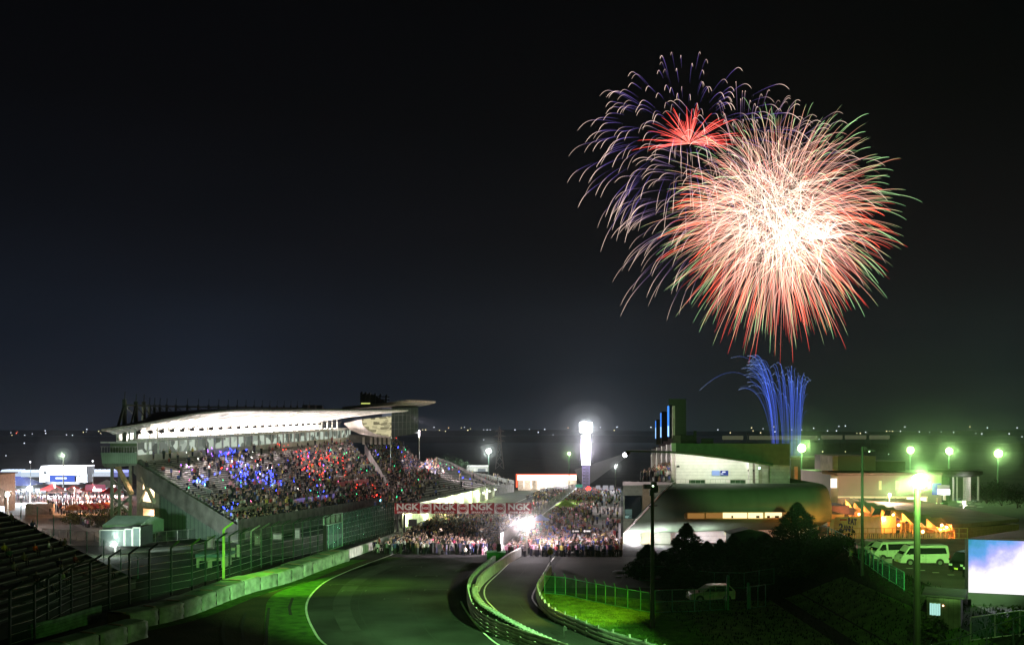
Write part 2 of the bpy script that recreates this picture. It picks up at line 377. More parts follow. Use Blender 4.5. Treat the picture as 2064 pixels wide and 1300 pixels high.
for (pts) in [[(915, 1249), (940, 1256), (960, 1262)], [(935, 1262), (955, 1268), (975, 1272)], [(640, 1178), (700, 1179), (810, 1181)]]:
    ps = [G(*q) for q in pts]
    for a, b_ in zip(ps, ps[1:]): sk.add([(a.x, a.y-.1, .05), (b_.x, b_.y-.1, .05), (b_.x, b_.y+.1, .05), (a.x, a.y+.1, .05)], [(0, 1, 2, 3)])
tag(sk.build('tyre_marks', M_black), kind='structure')
gm = MB()                                          # mower and wheel tracks worn into the verge
for pts in [[(455, 1300), (448, 1275), (452, 1250)], [(490, 1290), (487, 1262), (495, 1235)], [(586, 1240), (583, 1225), (590, 1205)], [(536, 1300), (538, 1260), (542, 1225)]]:
    ps = [G(*q) for q in pts]
    for a, b_ in zip(ps, ps[1:]): gm.add([(a.x-.15, a.y, .05), (a.x+.15, a.y, .05), (b_.x+.12, b_.y, .05), (b_.x-.12, b_.y, .05)], [(0, 1, 2, 3)])
tag(gm.build('wheel_ruts', mat('bare_soil', (.02, .02, .01), .95)), kind='structure')

# ================================================================ BARRIERS
def along(f, y0, y1, step):
    """points spaced evenly along the line X=f(Y)"""
    out = [Vector((f(y0), y0, hgt(f(y0), y0)))]; acc = 0; y = y0; px = f(y0)
    while y < y1:
        y2 = y + .05; x2 = f(y2); acc += math.hypot(x2 - px, .05); y, px = y2, x2
        if acc >= step: acc -= step; out.append(Vector((px, y, hgt(px, y))))
    return out
def nrm(ps, i):
    a, b_ = ps[max(0, i - 1)], ps[min(len(ps) - 1, i + 1)]; d = (b_ - a); d.z = 0; d.normalize(); return Vector((-d.y, d.x, 0))   # to the left
def wall(name, ps, h, th, m, parent=None, z0=-.3, lean=0):
    rows = []
    for i, p in enumerate(ps):
        n = nrm(ps, i)
        rows.append([p + Vector((0, 0, z0)), p + n * lean + Vector((0, 0, h)), p + n * (th - lean) + Vector((0, 0, h)), p + n * th + Vector((0, 0, z0))])
    b = MB(); b.grid(rows); b.add(rows[0], [(0, 1, 2, 3)]); b.add(rows[-1], [(3, 2, 1, 0)])
    return b.build(name, m, parent)
up_ = Vector((0, 0, 1))
# long tyre wall wrapped in white sheet
def sheeted(ps, th, h, label):
    t = thing('tyre_barrier', label, 'barrier', ps[0])
    o = -ps[0]; k = 0; seam = 6
    for s_ in range(0, len(ps) - 1, seam):
        seg = ps[s_:s_ + seam + 1]
        if len(seg) < 2: break
        seg = [seg[0], seg[0].lerp(seg[1], .16)] + seg[1:-1] + [seg[-2].lerp(seg[-1], .84), seg[-1]]
        b = MB(); rows = []; hh = h + random.uniform(-.05, .05)
        for i, p in enumerate(seg):
            n = nrm(seg, i); e_ = .24 if i in (0, len(seg) - 1) else random.uniform(-.07, .05)
            r_ = []
            for j in range(6):
                z = hh * j / 5; r_.append(p + n * (e_ + .05 * math.sin(j * 2.1 + s_)) + o + Vector((0, 0, z)))
            r_.append(p + n * (.35 + e_) + o + Vector((0, 0, hh + .06)))
            rows.append(r_)
        b.grid(rows); b.build('sheet', M_sheet, t, smooth=True)
        b = MB(); rows = [[p + nrm(seg, i) * a + o + Vector((0, 0, hh + z)) for a, z in ((.34, .05), (1.1, .1), (1.9, .08), (th, .02), (th, -h))] for i, p in enumerate(seg)]
        b.grid(rows); b.build('top_cover', mat('faded_green_cover', (.2, .3, .2), .8, var=.3, scale=.6, bump=.6, bscale=3), t)
        b = MB(); i = 0; n = nrm(seg, 0); p = seg[0] + o; d = Vector((n.y, -n.x, 0)); j_ = MB(); j_.hexa([p + n*.14, p + n*.14 + d*.07, p - n*.0 + d*.07 + n*.02, p + n*.02, p + n*.14 + up_*hh, p + n*.14 + d*.07 + up_*hh, p + n*.02 + d*.07 + up_*hh, p + n*.02 + up_*hh]); j_.build('joint', M_black, t)
        b.hexa([p + n*.34 + Vector((0,0,hh+.11)), p + n*.34 - d*.28 + Vector((0,0,hh+.11)), p + n*1.5 - d*.28 + Vector((0,0,hh+.14)), p + n*1.5 + Vector((0,0,hh+.14)),
                p + n*.34 + Vector((0,0,hh+.17)), p + n*.34 - d*.28 + Vector((0,0,hh+.17)), p + n*1.5 - d*.28 + Vector((0,0,hh+.2)), p + n*1.5 + Vector((0,0,hh+.2))])
        b.build('strap', mat('brown_strap', (.3, .2, .14), .8), t)
    e_ = MB(); n = nrm(ps, 0); p = Vector((0, 0, 0))
    e_.hexa([p, p + Vector((.25, -.3, 0)), p + Vector((.25, -.3, 0)) + n * th, p + n * th, p + Vector((0, 0, h)), p + Vector((.2, -.3, h)), p + Vector((.2, -.3, h)) + n * th, p + Vector((0, 0, h)) + n * th])
    e_.build('end_board', mat('brown_board', (.28, .14, .09), .8), t)
    return t
ps = along(lambda y: LB(y), 79.3, 122.6, .5)
sheeted(ps, 2.6, 1.32, 'long curving tyre barrier wrapped in white sheeting along the grass verge')
LN = curve([(240, 1263), (180, 1280), (110, 1300), (20, 1330)], 1.3)
ps = along(lambda y: LN(y) + .5, 60, 77, .5)
sheeted(ps, 2.2, 1.25, 'short sheet-covered tyre barrier with a brown end in the bottom corner')
# green boards behind it
ps = [G(60, 1293, 0), G(112, 1280, 0), G(165, 1262, 0), G(205, 1250, 0)]
ps = [Vector((p.x, p.y, 0)) for p in ps]
o = wall('board_wall', ps, 1.3, .2, mat('pale_green_boards', (.16, .3, .17), .7, var=.3, wave=('Z', 1.2, .5)))
tag(o, 'pale green board wall behind the short tyre barrier', 'wall')
# concrete wall from the tyre barrier to the gantry
ps = [G(700, 1127), G(730, 1115), G(765, 1102), G(806, 1087)] + [Vector((TL(133) - 2.6 + .075 * (y - 150) , y, base(y))) for y in (170, 185)]
ps = [G(700, 1127), G(730, 1116), G(765, 1103), G(808, 1085)]
o = wall('concrete_wall', ps, 1.15, .35, mat('white_painted_concrete', (.6, .6, .57), .8, var=.2, wave=('Y', .25, .6)))
tag(o, 'white concrete wall between the tyre barrier and the sponsor gantry', 'wall')

# steel barriers of the pit exit
def rails(name, f, y0, y1, hs, label, m=M_rail, side=1, posth=1.25, panel=None):
    t = thing(name, label, 'guardrail'); ps = along(f, y0, y1, 1.0)
    for h in hs:
        rows = []
        for i, p in enumerate(ps):
            n = nrm(ps, i) * side
            rows.append([p + n * a + Vector((0, 0, h + b_)) for a, b_ in ((0, -.13), (.07, -.09), (.01, 0), (.07, .09), (0, .13))])
        b = MB(); b.grid(rows); b.build('rail', m, t, smooth=True)
    for i in range(0, len(ps), 2):
        n = nrm(ps, i) * side; b = MB(); b.box(ps[i] - n * .1 + Vector((0, 0, posth / 2 - .1)), (.12, .12, posth + .2), math.atan2(n.y, n.x))
        if i < 190: b.build('post', M_steel, t)
    return t, ps
t, ps = rails('guardrail', lambda y: B1(y), 60, 96, (.25, .56, .87, 1.14), 'brown stacked steel guardrail along the right edge of the track curve')
t2, ps2 = rails('guardrail', lambda y: B3(y), 60, 101, (.3, .62, .92), 'steel guardrail with bolt holes between the pit exit and the infield grass', M_steel)
b = MB(); rows = [[p + nrm(ps2, i) * -.14 + Vector((0, 0, 0)), p + nrm(ps2, i) * -.14 + Vector((0, 0, 1.0)), p + nrm(ps2, i) * -.3 + Vector((0, 0, 1.02)), p + nrm(ps2, i) * -.3] for i, p in enumerate(ps2)]
b.grid(rows); b.build('backing_board', mat('grey_green_board', (.2, .24, .2), .7, var=.3), t2)
ps = along(lambda y: B1(y), 95.8, 118.5, 1.0); o = wall('barrier_wall', ps, 1.2, -.3, mat('pale_green_wall', (.3, .4, .32), .7, var=.2, wave=('Y', .4, .6)))
tag(o, 'pale painted wall at the inside of the track curve', 'wall')
ps = along(lambda y: B3(y), 101, B3.y1 - .2, 1.0); o = wall('barrier_wall', ps, 1.0, -.25, M_conc)
tag(o, 'grey concrete wall end beside the yellow marshal post', 'wall')
ps = along(lambda y: B2(y), 95, 129, 1.0); o = wall('barrier_wall', ps, 1.15, .3, mat('whitish_concrete', (.55, .55, .53), .75, var=.2, wave=('Y', .5, .6)))
tag(o, 'white concrete wall running beside the pit exit lane', 'wall')
ps = along(lambda y: B2(y) + .2, 60, 95, .8); o = wall('barrier_wall', ps, .7, .9, mat('kerb_wall_concrete', (.07, .065, .06), .9))
tag(o, 'low dark concrete kerb wall carrying the stacked tyres', 'wall')
# stacked tyres along it
tyre_m = MB()
nu, nv = 14, 8
P = [((.24 + .1 * math.cos(2*math.pi*j/nv)) * math.cos(2*math.pi*i/nu), (.24 + .1 * math.cos(2*math.pi*j/nv)) * math.sin(2*math.pi*i/nu), .1 + .1 * math.sin(2*math.pi*j/nv)) for i in range(nu) for j in range(nv)]
tyre_m.add(P, [(i*nv+j, ((i+1) % nu)*nv+j, ((i+1) % nu)*nv+(j+1) % nv, i*nv+(j+1) % nv) for i in range(nu) for j in range(nv)])
M_tyre = mat('tyre_rubber', (.03, .03, .03), .8); M_tyrew = mat('white_tyre_paint', (.3, .31, .3), .7)
LT = 'white topped stack of tyres standing on the kerb wall beside the pit exit'; GT = 'tyre stacks along the pit exit'
st = thing('tyre_stack', LT, 'tyres', (0, 0, 0), 0, GT)
for k in range(2):
    tyre_m.build('tyre', [M_tyre, M_tyrew][k], st, smooth=True, loc=(0, 0, .2 * k))
note_kids(st)
tp = along(lambda y: B2(y) - .3, 66, 97, .78)
for i, p in enumerate(tp):
    if i == 0: st.location = p + Vector((0, 0, .7))
    else: copy_thing(st, p + Vector((0, 0, .7)), random.random() * 6)
# green box closing the gap, and the tall white wall panels
c = G(1000, 1133); t = thing('equipment_box', 'green box closing the gap between the two curving walls', 'box', (c.x, c.y, 0))
b = MB(); b.box((0, 0, .6), (2.2, 2.0, 1.2)); b.build('body', mat('green_foam', (.05, .3, .08), .7), t)
b = MB(); b.box((0, 0, 1.25), (2.3, 2.1, .1)); b.build('lid', mat('green_foam_lid', (.08, .4, .12), .7), t)
b = MB(); b.box((.35, .3, 1.75), (.5, .4, .9)); b.build('cabinet', M_black, t)
t = thing('pit_wall', 'long white pit wall with tall slatted panels at its near end', 'wall')
ps = [Vector((pw(y), y, base(y))) for y in [131, 140, 155, 175, 200, 240, 300, 400, 500]]
o = wall('wall', ps, 1.15, -.35, mat('pit_wall_paint', (.6, .6, .6), .7, var=.2, wave=('Y', .3, .5)), t)
for i in range(12):
    y = 132 + i * 2.1; b = MB(); b.box((pw(y) - .1, y, base(y) + 2.0), (.12, 1.9, 1.7), SD * -1); b.build('panel', mat('white_slatted_panel', (.7, .7, .7), .5, wave=('Z', 2, .3)), t)
for i in range(60):
    y = 158 + i * 5; b = MB(); b.box((pw(y) - .15, y, base(y) + 2.2), (.1, .1, 2.2)); b.build('post', M_steel, t)
b = MB(); b.grid([[Vector((pw(y) - .15, y, base(y) + 1.15)), Vector((pw(y) - .15, y, base(y) + 3.2))] for y in range(158, 460, 10)]); b.build('mesh_panel', mesh_mat('pit_wall_mesh', (.5, .55, .6), .25), t)

# ================================================================ CATCH FENCE on the left
def catch_fence(pts, heights, label, step=2.75, arm=1.1, mm=M_mesh2, pm=M_post, cat_='fence', lit=None):
    """pts: world base points; posts with bent tops leaning towards the track, cables and mesh"""
    t = thing('catch_fence', label, cat_, pts[0]); o = -pts[0]
    L_ = [0]
    for a, b_ in zip(pts, pts[1:]): L_.append(L_[-1] + (b_ - a).length)
    def at(s):
        for i in range(len(pts) - 1):
            if s <= L_[i+1] + 1e-6:
                k = (s - L_[i]) / (L_[i+1] - L_[i]); return pts[i].lerp(pts[i+1], k), heights[i] * (1-k) + heights[i+1] * k, (pts[i+1] - pts[i]).normalized()
        return pts[-1], heights[-1], (pts[-1] - pts[-2]).normalized()
    n = int(L_[-1] / step); S = [at(L_[-1] * i / n) for i in range(n + 1)]
    for i, (p, h, d) in enumerate(S):
        q = p + o; nn = Vector((d.y, -d.x, 0)); b = MB()
        top = q + Vector((0, 0, h)); tip = top + nn * arm + Vector((0, 0, arm * .62))
        b.bar(q + Vector((0, 0, -.3)), top + Vector((0, 0, .05)), .16, .16); b.bar(top, tip, .14, .14); b.build('post', pm, t)
    b = MB(); b.grid([[p + o, p + o + Vector((0, 0, h)), p + o + Vector((d.y, -d.x, 0)) * arm + Vector((0, 0, h + arm * .62))] for p, h, d in S]); b.build('mesh_panel', mm, t)
    b = MB()
    for fz in (.1, .25, .4, .55, .7, .85, 1.0):
        b2 = [(p + o + Vector((0, 0, h * fz))) for p, h, d in S]
        for a, c_ in zip(b2, b2[1:]): b.bar(a, c_, .03, .03)
    b.build('cable', M_steel, t)
    return t
fl = [(20, 1310), (64, 1297), (147, 1250), (230, 1225), (300, 1208), (390, 1190), (468, 1164), (541, 1140), (600, 1127), (655, 1113)]
wp = [G(*q) for q in fl]
catch_fence(wp, [4.4, 4.4, 4.5, 4.7, 4.7, 4.6, 4.6, 4.6, 4.6, 4.6], 'tall catch fence with bent dark posts between the tyre barrier and the stands')
wp = [G(690, 1100), G(740, 1088), G(793, 1074)]
catch_fence(wp, [4.6, 5.0, 5.2], 'closely wired green catch fence next to the sponsor gantry', 1.3, .4, mesh_mat('dense_green_mesh', (.07, .2, .13), .45), M_post)
# green gate between the two
a = G(652, 1114); t = thing('fence_gate', 'pale green braced gate frame between the two catch fences', 'gate', a)
v = G(690, 1101) - a
b = MB()
for k in range(0, 5): b.bar(v * (k/4), v * (k/4) + Vector((0, 0, 4.9)), .12 if k % 4 == 0 else .06)
for z in (.1, 3.6, 4.9): b.bar(Vector((0, 0, z)), v + Vector((0, 0, z)), .12)
b.build('gate_frame', mat('pale_green_steel', (.25, .42, .3), .5), t)
b = MB()
for k in range(8):
    cc = v * ((k + .5) / 8) + Vector((0, 0, 4.25)); b.tube([cc + v.normalized() * .28 * math.cos(x) + Vector((0, 0, .5 * math.sin(x))) for x in [i * math.pi / 6 for i in range(13)]], .035, 4, cap=False)
b.build('hoop', mat('pale_green_steel', (0, 0, 0)), t)
b = MB(); b.grid([[v * (k/4) + Vector((0, 0, .1)), v * (k/4) + Vector((0, 0, 3.6))] for k in range(5)]); b.build('mesh_panel', mesh_mat('gate_mesh', (.1, .3, .2), .5), t)
b = MB(); b.box((.2, 0, 1.9), (.5, .3, 3.6)); b.build('gate_post', M_black, t)

# ================================================================ GREEN FENCES on the right
def low_fence(name, pts, h, label, step=1.6, arms=True, mm=M_mesh, pm=M_green, mid=False):
    t = thing(name, label, 'fence', pts[0]); o = -pts[0]
    for a, b_ in zip(pts, pts[1:]):
        n = max(1, round((b_ - a).length / step)); d = (b_ - a).normalized(); nn = Vector((d.y, -d.x, 0))
        for i in range(n + (1 if b_ is pts[-1] else 0)):
            q = a.lerp(b_, i / n) + o; b = MB(); b.bar(q + Vector((0, 0, -.2)), q + Vector((0, 0, h)), .07)
            if arms: b.bar(q + Vector((0, 0, h)), q + Vector((0, 0, h + .42)) + nn * .3 + d * .12, .05)
            b.build('post', pm, t)
        b = MB()
        for z in ([.08, h] + ([h * .5] if mid else [])): b.bar(a + o + Vector((0, 0, z)), b_ + o + Vector((0, 0, z)), .06)
        b.build('rail', pm, t)
        if mm: b = MB(); b.grid([[a + o, b_ + o], [a + o + Vector((0, 0, h)), b_ + o + Vector((0, 0, h))]]); b.build('mesh_panel', mm, t)
    return t
gz = lambda p: Vector((p.x, p.y, hgt(p.x, p.y)))
M_dmesh = mesh_mat('dark_green_netting', (.008, .06, .035), .6)
low_fence('wire_fence', [gz(G(x, y)) for x, y in [(1098, 1196), (1140, 1200), (1183, 1210), (1240, 1222), (1318, 1236)]], 1.75, 'green netting fence with barbed wire arms behind the lit infield grass', 1.5, True, M_dmesh)
low_fence('pipe_fence', [gz(G(x, y)) for x, y in [(1320, 1236), (1355, 1234), (1400, 1233), (1462, 1229)]], 2.0, 'green pipe fence panels standing in front of the parked estate car', 1.9, False, mesh_mat('thin_green_net', (.03, .2, .12), .15), M_green, True)
for (x, y, h, l) in [(1467, 1229, 3.0, 'tall green gate post right behind the parked estate car'), (1508, 1228, 2.3, 'green gate post beside the open gate leaf')]:
    p = gz(G(x, y)); b = MB(); b.box((0, 0, h/2), (.2, .2, h)); b.ball((0, 0, h), .14, 8); tag(b.build('gate_post', M_green, loc=p), l, 'post')
low_fence('gate_leaf', [gz(G(1512, 1227)), gz(G(1543, 1222))], 2.0, 'open green gate leaf beside the dark slope', .9, False, None)
low_fence('wire_fence', [gz(G(x, y)) for x, y in [(1290, 1170), (1340, 1172), (1380, 1178), (1440, 1185), (1500, 1186), (1560, 1186)]], 1.6, 'dim green wire fence in front of the dark conifers', 1.9, False, mesh_mat('dim_net', (.03, .15, .1), .12))
# fence climbing the slope beside the car park
pp = [Vector((38.5, 121, 0)), Vector((37.4, 112, 0)), Vector((36, 104, 0)), Vector((34.6, 96, 0)), Vector((33.6, 90, 0)), Vector((32.8, 83, 0))]
low_fence('wire_fence', [gz(p) for p in pp], 1.5, 'green wire fence down the edge of the car park', 2.2, False, mesh_mat('slope_net', (.05, .2, .13), .4))
low_fence('wire_fence', [gz(Vector(p)) for p in [(30.5, 66, 0), (33, 64.5, 0), (37, 62, 0), (42, 59, 0)]], 1.6, 'dark wire fence with a pale top rail below the big screen', 2.0, False, mesh_mat('screen_net', (.04, .12, .09), .3), M_steel)
low_fence('wire_fence', [gz(Vector((x, 62, 0))) for x in (9, 14, 19, 24, 28, 33)], 2.1, 'thin dark wire fence at the bottom edge of the slope', 1.9, True, None, mat('dark_fence_steel', (.03, .05, .045), .6))
# ================================================================ PEOPLE
PAL_DARK = [(.02,.02,.03), (.03,.025,.03), (.015,.02,.05), (.05,.04,.04), (.02,.03,.03), (.06,.05,.05), (.03,.03,.07)]
PAL_MID = [(.2,.17,.16), (.3,.26,.25), (.12,.1,.14), (.35,.08,.07), (.08,.1,.3), (.25,.2,.1), (.1,.2,.12)]
PAL_BRIGHT = [(.7,.68,.68), (.75,.6,.6), (.6,.1,.12), (.8,.35,.5), (.15,.2,.55), (.65,.55,.15), (.8,.78,.8)]
SKIN = [(.45,.3,.22), (.5,.34,.25), (.4,.26,.19)]
def cname(c):
    r_, g_, b_ = c; m_ = max(c)
    if m_ < .09: return 'black' if b_ < .05 else 'dark blue'
    if min(c) > .55: return 'white'
    if m_ - min(c) < .12: return 'grey'
    if r_ >= m_ - .01: return 'yellow' if g_ > .7 * r_ else 'pink' if b_ > .4 * r_ and g_ > .25 else 'orange' if g_ > .25 * r_ and b_ < .15 else 'red'
    return 'green' if g_ >= m_ - .01 else 'blue'
def pick(wd_, wm, wb):
    r_ = random.random() * (wd_ + wm + wb)
    return random.choice(PAL_DARK if r_ < wd_ else PAL_MID if r_ < wd_ + wm else PAL_BRIGHT)
def small_person(b, p, seated, top, rz=None, s=1.0):
    """one of the thousands in the crowd"""
    rz = random.uniform(-.6, .6) if rz is None else rz; x, y, z = p; ca, sa = math.cos(rz), math.sin(rz)
    def ring(cx, cz, w_, d_, cy_=0): return [(x + (cx+a)*ca - (cy_+b_)*sa, y + (cx+a)*sa + (cy_+b_)*ca, z + cz) for a, b_ in ((-w_, -d_), (w_, -d_), (w_, d_), (-w_, d_))]
    legs = random.choice(PAL_DARK); sk = random.choice(SKIN); hair = (.015, .012, .01)
    if seated: hip = .0; b.hexa(ring(0, 0, .18*s, .12, -.3) + ring(0, .16*s, .2*s, .25, -.15), 0, legs); zz = .05
    else: b.hexa(ring(0, 0, .13*s, .09) + ring(0, .85*s, .18*s, .12), 0, legs); zz = .84 * s
    b.hexa(ring(0, zz, .19*s, .13) + ring(0, zz + .56*s, .24*s, .13), 0, top)
    hx = (x, y, z + zz + .72*s); o = len(b.c); b.ball(hx, .125*s, 6, sz=1.15, tint=sk); b.c[o] = hair
    for k in range(1, 4): b.c[o + k + 2] = hair
M_crowd = attr_mat('crowd_clothes')

def skin_person(name, joints, bones, rad, head, mats_z):
    me = bpy.data.meshes.new(name); me.from_pydata(joints, bones, [])
    o = bpy.data.objects.new(name, me); COL.objects.link(o)
    md = o.modifiers.new('skin', 'SKIN'); md.use_smooth_shade = True
    sv = me.skin_vertices[0].data
    for i, r_ in enumerate(rad): sv[i].radius = (r_, r_ * .85)
    sv[0].use_root = True
    sd = o.modifiers.new('sub', 'SUBSURF'); sd.levels = 1; sd.render_levels = 1
    dg = bpy.context.evaluated_depsgraph_get(); ev = o.evaluated_get(dg); m2 = bpy.data.meshes.new_from_object(ev)
    bpy.data.objects.remove(o); m2.materials.clear()
    for k in range(4): m2.materials.append(None)
    waist, sleeve = mats_z
    hx, hy, hz = head
    for p in m2.polygons:
        c = p.center
        d = math.sqrt((c.x-hx)**2 + (c.y-hy)**2 + (c.z-hz)**2)
        if d < .17: p.material_index = 3 if (c.z > hz + .045 or c.y > hy + .03) else 0
        elif sleeve(c): p.material_index = 0
        elif waist(c): p.material_index = 2
        else: p.material_index = 1
    return m2
# joints: 0 pelvis 1 chest 2 neck 3 head 4 crown | 5 shoulderL 6 elbowL 7 handL | 8.. R | 11 hipL 12 kneeL 13 ankleL 14 toeL | 15.. R
BONES = [(0,1),(1,2),(2,3),(3,4),(1,5),(5,6),(6,7),(1,8),(8,9),(9,10),(0,11),(11,12),(12,13),(13,14),(0,15),(15,16),(16,17),(17,18)]
RAD = [.14,.155,.06,.1,.085,.065,.05,.035,.065,.05,.035,.095,.065,.045,.04,.095,.065,.045,.04]
def pose(kind):
    P = [(0,0,.95),(0,.01,1.3),(0,0,1.5),(0,-.01,1.62),(0,-.005,1.7),(-.2,0,1.42),(-.27,.02,1.13),(-.26,-.06,.86),(.2,0,1.42),(.27,.02,1.13),(.26,-.06,.86),
         (-.1,0,.9),(-.12,-.02,.5),(-.13,.02,.09),(-.14,-.14,.05),(.1,0,.9),(.12,-.02,.5),(.13,.02,.09),(.14,-.14,.05)]
    P = [list(p) for p in P]
    if kind == 'wave': P[9] = [.3,-.1,1.6]; P[10] = [.27,-.16,1.88]
    if kind == 'photo': P[6] = [-.24,-.16,1.25]; P[7] = [-.08,-.35,1.5]; P[9] = [.24,-.16,1.25]; P[10] = [.08,-.35,1.5]
    if kind == 'walk': P[12] = [-.1,-.2,.52]; P[13] = [-.1,-.28,.12]; P[14] = [-.1,-.44,.08]; P[16] = [.1,.08,.5]; P[17] = [.1,.34,.14]; P[18] = [.1,.2,.05]; P[7] = [-.24,.2,.9]; P[10] = [.24,-.26,.92]
    if kind == 'crouch':
        for i in range(0, 11): P[i][2] -= .52; P[i][1] += .02
        P[11] = [-.1,.1,.42]; P[12] = [-.16,-.32,.5]; P[13] = [-.15,-.08,.1]; P[14] = [-.15,-.24,.05]; P[15] = [.1,.1,.42]; P[16] = [.16,-.32,.5]; P[17] = [.15,-.08,.1]; P[18] = [.15,-.24,.05]; P[7] = [-.1,-.4,.65]; P[10] = [.1,-.4,.65]
    if kind == 'sit':
        for i in range(0, 11): P[i][2] -= .83
        P[11] = [-.1,-.05,.1]; P[12] = [-.13,-.42,.12]; P[13] = [-.13,-.45,-.3]; P[14] = [-.13,-.6,-.35]; P[15] = [.1,-.05,.1]; P[16] = [.13,-.42,.12]; P[17] = [.13,-.45,-.3]; P[18] = [.13,-.6,-.35]; P[7] = [-.12,-.32,.22]; P[10] = [.12,-.32,.22]; P[6] = [-.26,-.04,.32]; P[9] = [.26,-.04,.32]
    return P
PM = {}
for k in ('stand', 'wave', 'photo', 'walk', 'crouch', 'sit'):
    P = pose(k); hd = P[3]; wz = P[0][2] + .05
    PM[k] = skin_person('person', P, BONES, RAD, (hd[0], hd[1], hd[2] + .03), ((lambda c, wz=wz: c.z < wz), (lambda c, P=P: min((c - Vector(P[7])).length, (c - Vector(P[10])).length) < .13 or (P[2][2]-.02 < c.z and c.z < P[3][2] and abs(c.x) < .08))))
def cm(c): return mat('cloth_%02d_%02d_%02d' % tuple(int(x * 99) for x in c), c, .85, var=.25, scale=4, spec=.1)
M_skin = mat('skin', (.5, .33, .25), .6, var=.1); M_hair = mat('hair', (.012, .01, .01), .5)
NP = [0]
def person(p, kind, rz, top, bottom, label, group=None):
    o = bpy.data.objects.new('person', PM[kind]); COL.objects.link(o); o.location = p; o.rotation_euler = (0, 0, rz)
    s = random.uniform(.93, 1.06); o.scale = (s, s, s)
    for i, m in enumerate((M_skin, cm(top), cm(bottom), M_hair)): o.material_slots[i].link = 'OBJECT'; o.material_slots[i].material = m
    NP[0] += 1
    return tag(o, label, 'person', group)

# ================================================================ GRANDSTANDS
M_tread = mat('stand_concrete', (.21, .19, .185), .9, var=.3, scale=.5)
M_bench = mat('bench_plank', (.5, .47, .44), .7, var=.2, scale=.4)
M_benchd = mat('weathered_bench', (.3, .28, .26), .8, var=.3, scale=.4)
M_pinkw = mat('parapet_paint', (.62, .57, .53), .7, var=.15, scale=.4)
M_gable = mat('gable_concrete', (.2, .22, .18), .85, var=.3, scale=.25, wave=('X', .16, .72))
M_corr = mat('corrugated_wall', (.16, .22, .18), .7, var=.2, scale=.2, wave=('X', .35, .55))
def bil(Q, u, v):
    F0, F1, B0, B1 = Q; return F0.lerp(F1, u).lerp(B0.lerp(B1, u), v)
def tier(Q, n, parent, bench, seg=8, gaps=(), drop=3.0, bw=.34):
    b = MB(); s = MB(); nu = 10
    for i in range(n):
        v0, v1 = i / n, (i + 1) / n; lo = [bil(Q, u/nu, v0) for u in range(nu+1)]; hi = []
        for u in range(nu+1):
            q = bil(Q, u/nu, v1); hi.append(Vector((q.x, q.y, lo[u].z)))
        nx = [bil(Q, u/nu, v1) for u in range(nu+1)]
        b.grid([lo, hi, nx])
        L_ = (bil(Q, 1, v0) - bil(Q, 0, v0)).length; k = max(1, int(L_ / seg))
        for j in range(k):
            ua, ub = (j + .07) / k, (j + .93) / k
            if any(a < (ua+ub)/2 < c and d < v0 < e_ for a, c, d, e_ in gaps): continue
            pa = bil(Q, ua, v0 + .62 / n); pb = bil(Q, ub, v0 + .62 / n); za = bil(Q, ua, v0).z + .42; zb = bil(Q, ub, v0).z + .42
            s.bar((pa.x, pa.y, za), (pb.x, pb.y, zb), bw, .07)
    F0, F1, B0, B1 = Q
    for a, c in ((F0, F1), (F1, B1), (B1, B0), (B0, F0)):
        b.add([a, c, c - Vector((0, 0, drop)), a - Vector((0, 0, drop))], [(0, 1, 2, 3)])
    b.build('terrace', M_tread, parent); s.build('bench_rows', bench, parent)
def seat_at(Q, n, u, i): 
    q = bil(Q, u, (i + .6) / n); return Vector((q.x, q.y, bil(Q, u, i / n).z + .45))

QA = (Vector((-41.25, 150, 1.6)), Vector((-31.2, 269, -2.4)), W(275, 932, 172), W(703, 889, 300)); NA = 34
QB = (W(800, 1003, 270), W(868, 958, 360), W(735, 893, 303), W(802, 889, 345)); NB = 26
QC = (W(845, 1013, 225), W(995, 981, 355), W(879, 929, 345), W(907, 938, 365)); NC = 18
QE = (Vector((-29, 206, -1.2)), W(845, 1013, 225), Vector((-30, 345, 4.5)), W(879, 929, 345)); NE = 18
QD = (W(968, 986, 365), W(1036, 976, 430), W(935, 952, 385), W(1000, 963, 435)); ND = 9

GS = thing('grandstand', 'big main grandstand with a brightly lit sweeping roof over crowded seats', 'grandstand', (0, 0, 0))
tier(QA, NA, GS, M_bench, 9, [(.35, .62, .0, .33)])
# front parapet and walkway rails
def band(Q, u0, u1, v, z0, z1, th, m, name, parent, n=12, dv=0):
    b = MB(); rows = []
    for i in range(n + 1):
        u = u0 + (u1 - u0) * i / n; p = bil(Q, u, v); q = bil(Q, u, v + .02); d = Vector((q.x - p.x, q.y - p.y, 0)).normalized()
        p = p + d * dv
        rows.append([p + Vector((0, 0, z0)), p + Vector((0, 0, z1)), p + d * th + Vector((0, 0, z1)), p + d * th + Vector((0, 0, z0))])
    b.grid(rows); b.add(rows[0], [(0, 1, 2, 3)]); b.add(rows[-1], [(3, 2, 1, 0)])
    return b.build(name, m, parent)
band(QA, -.01, 1, 0, -4.5, 1.0, .2, M_concd, 'front_wall', GS, dv=-.5)
band(QA, 0, .32, .13, .0, 1.0, .1, M_benchd, 'walkway_rail', GS); band(QA, .52, .98, .36, .2, 1.2, .1, M_benchd, 'walkway_rail', GS)
M_pb = em('purple_lit_banner', (.32, .25, .62), .45); M_rb = mat('red_banner', (.5, .03, .03), .6)  # purple banner emission stands in for light on the cloth
for u0, u1 in ((.26, .385), (.4, .52)): band(QA, u0, u1, .115, .5, 1.5, .06, M_pb, 'banner', GS)
band(QA, .62, .86, .26, .5, 1.6, .06, M_rb, 'banner', GS); band(QA, .9, 1.0, .5, .4, 1.4, .1, M_pinkw, 'short_wall', GS)
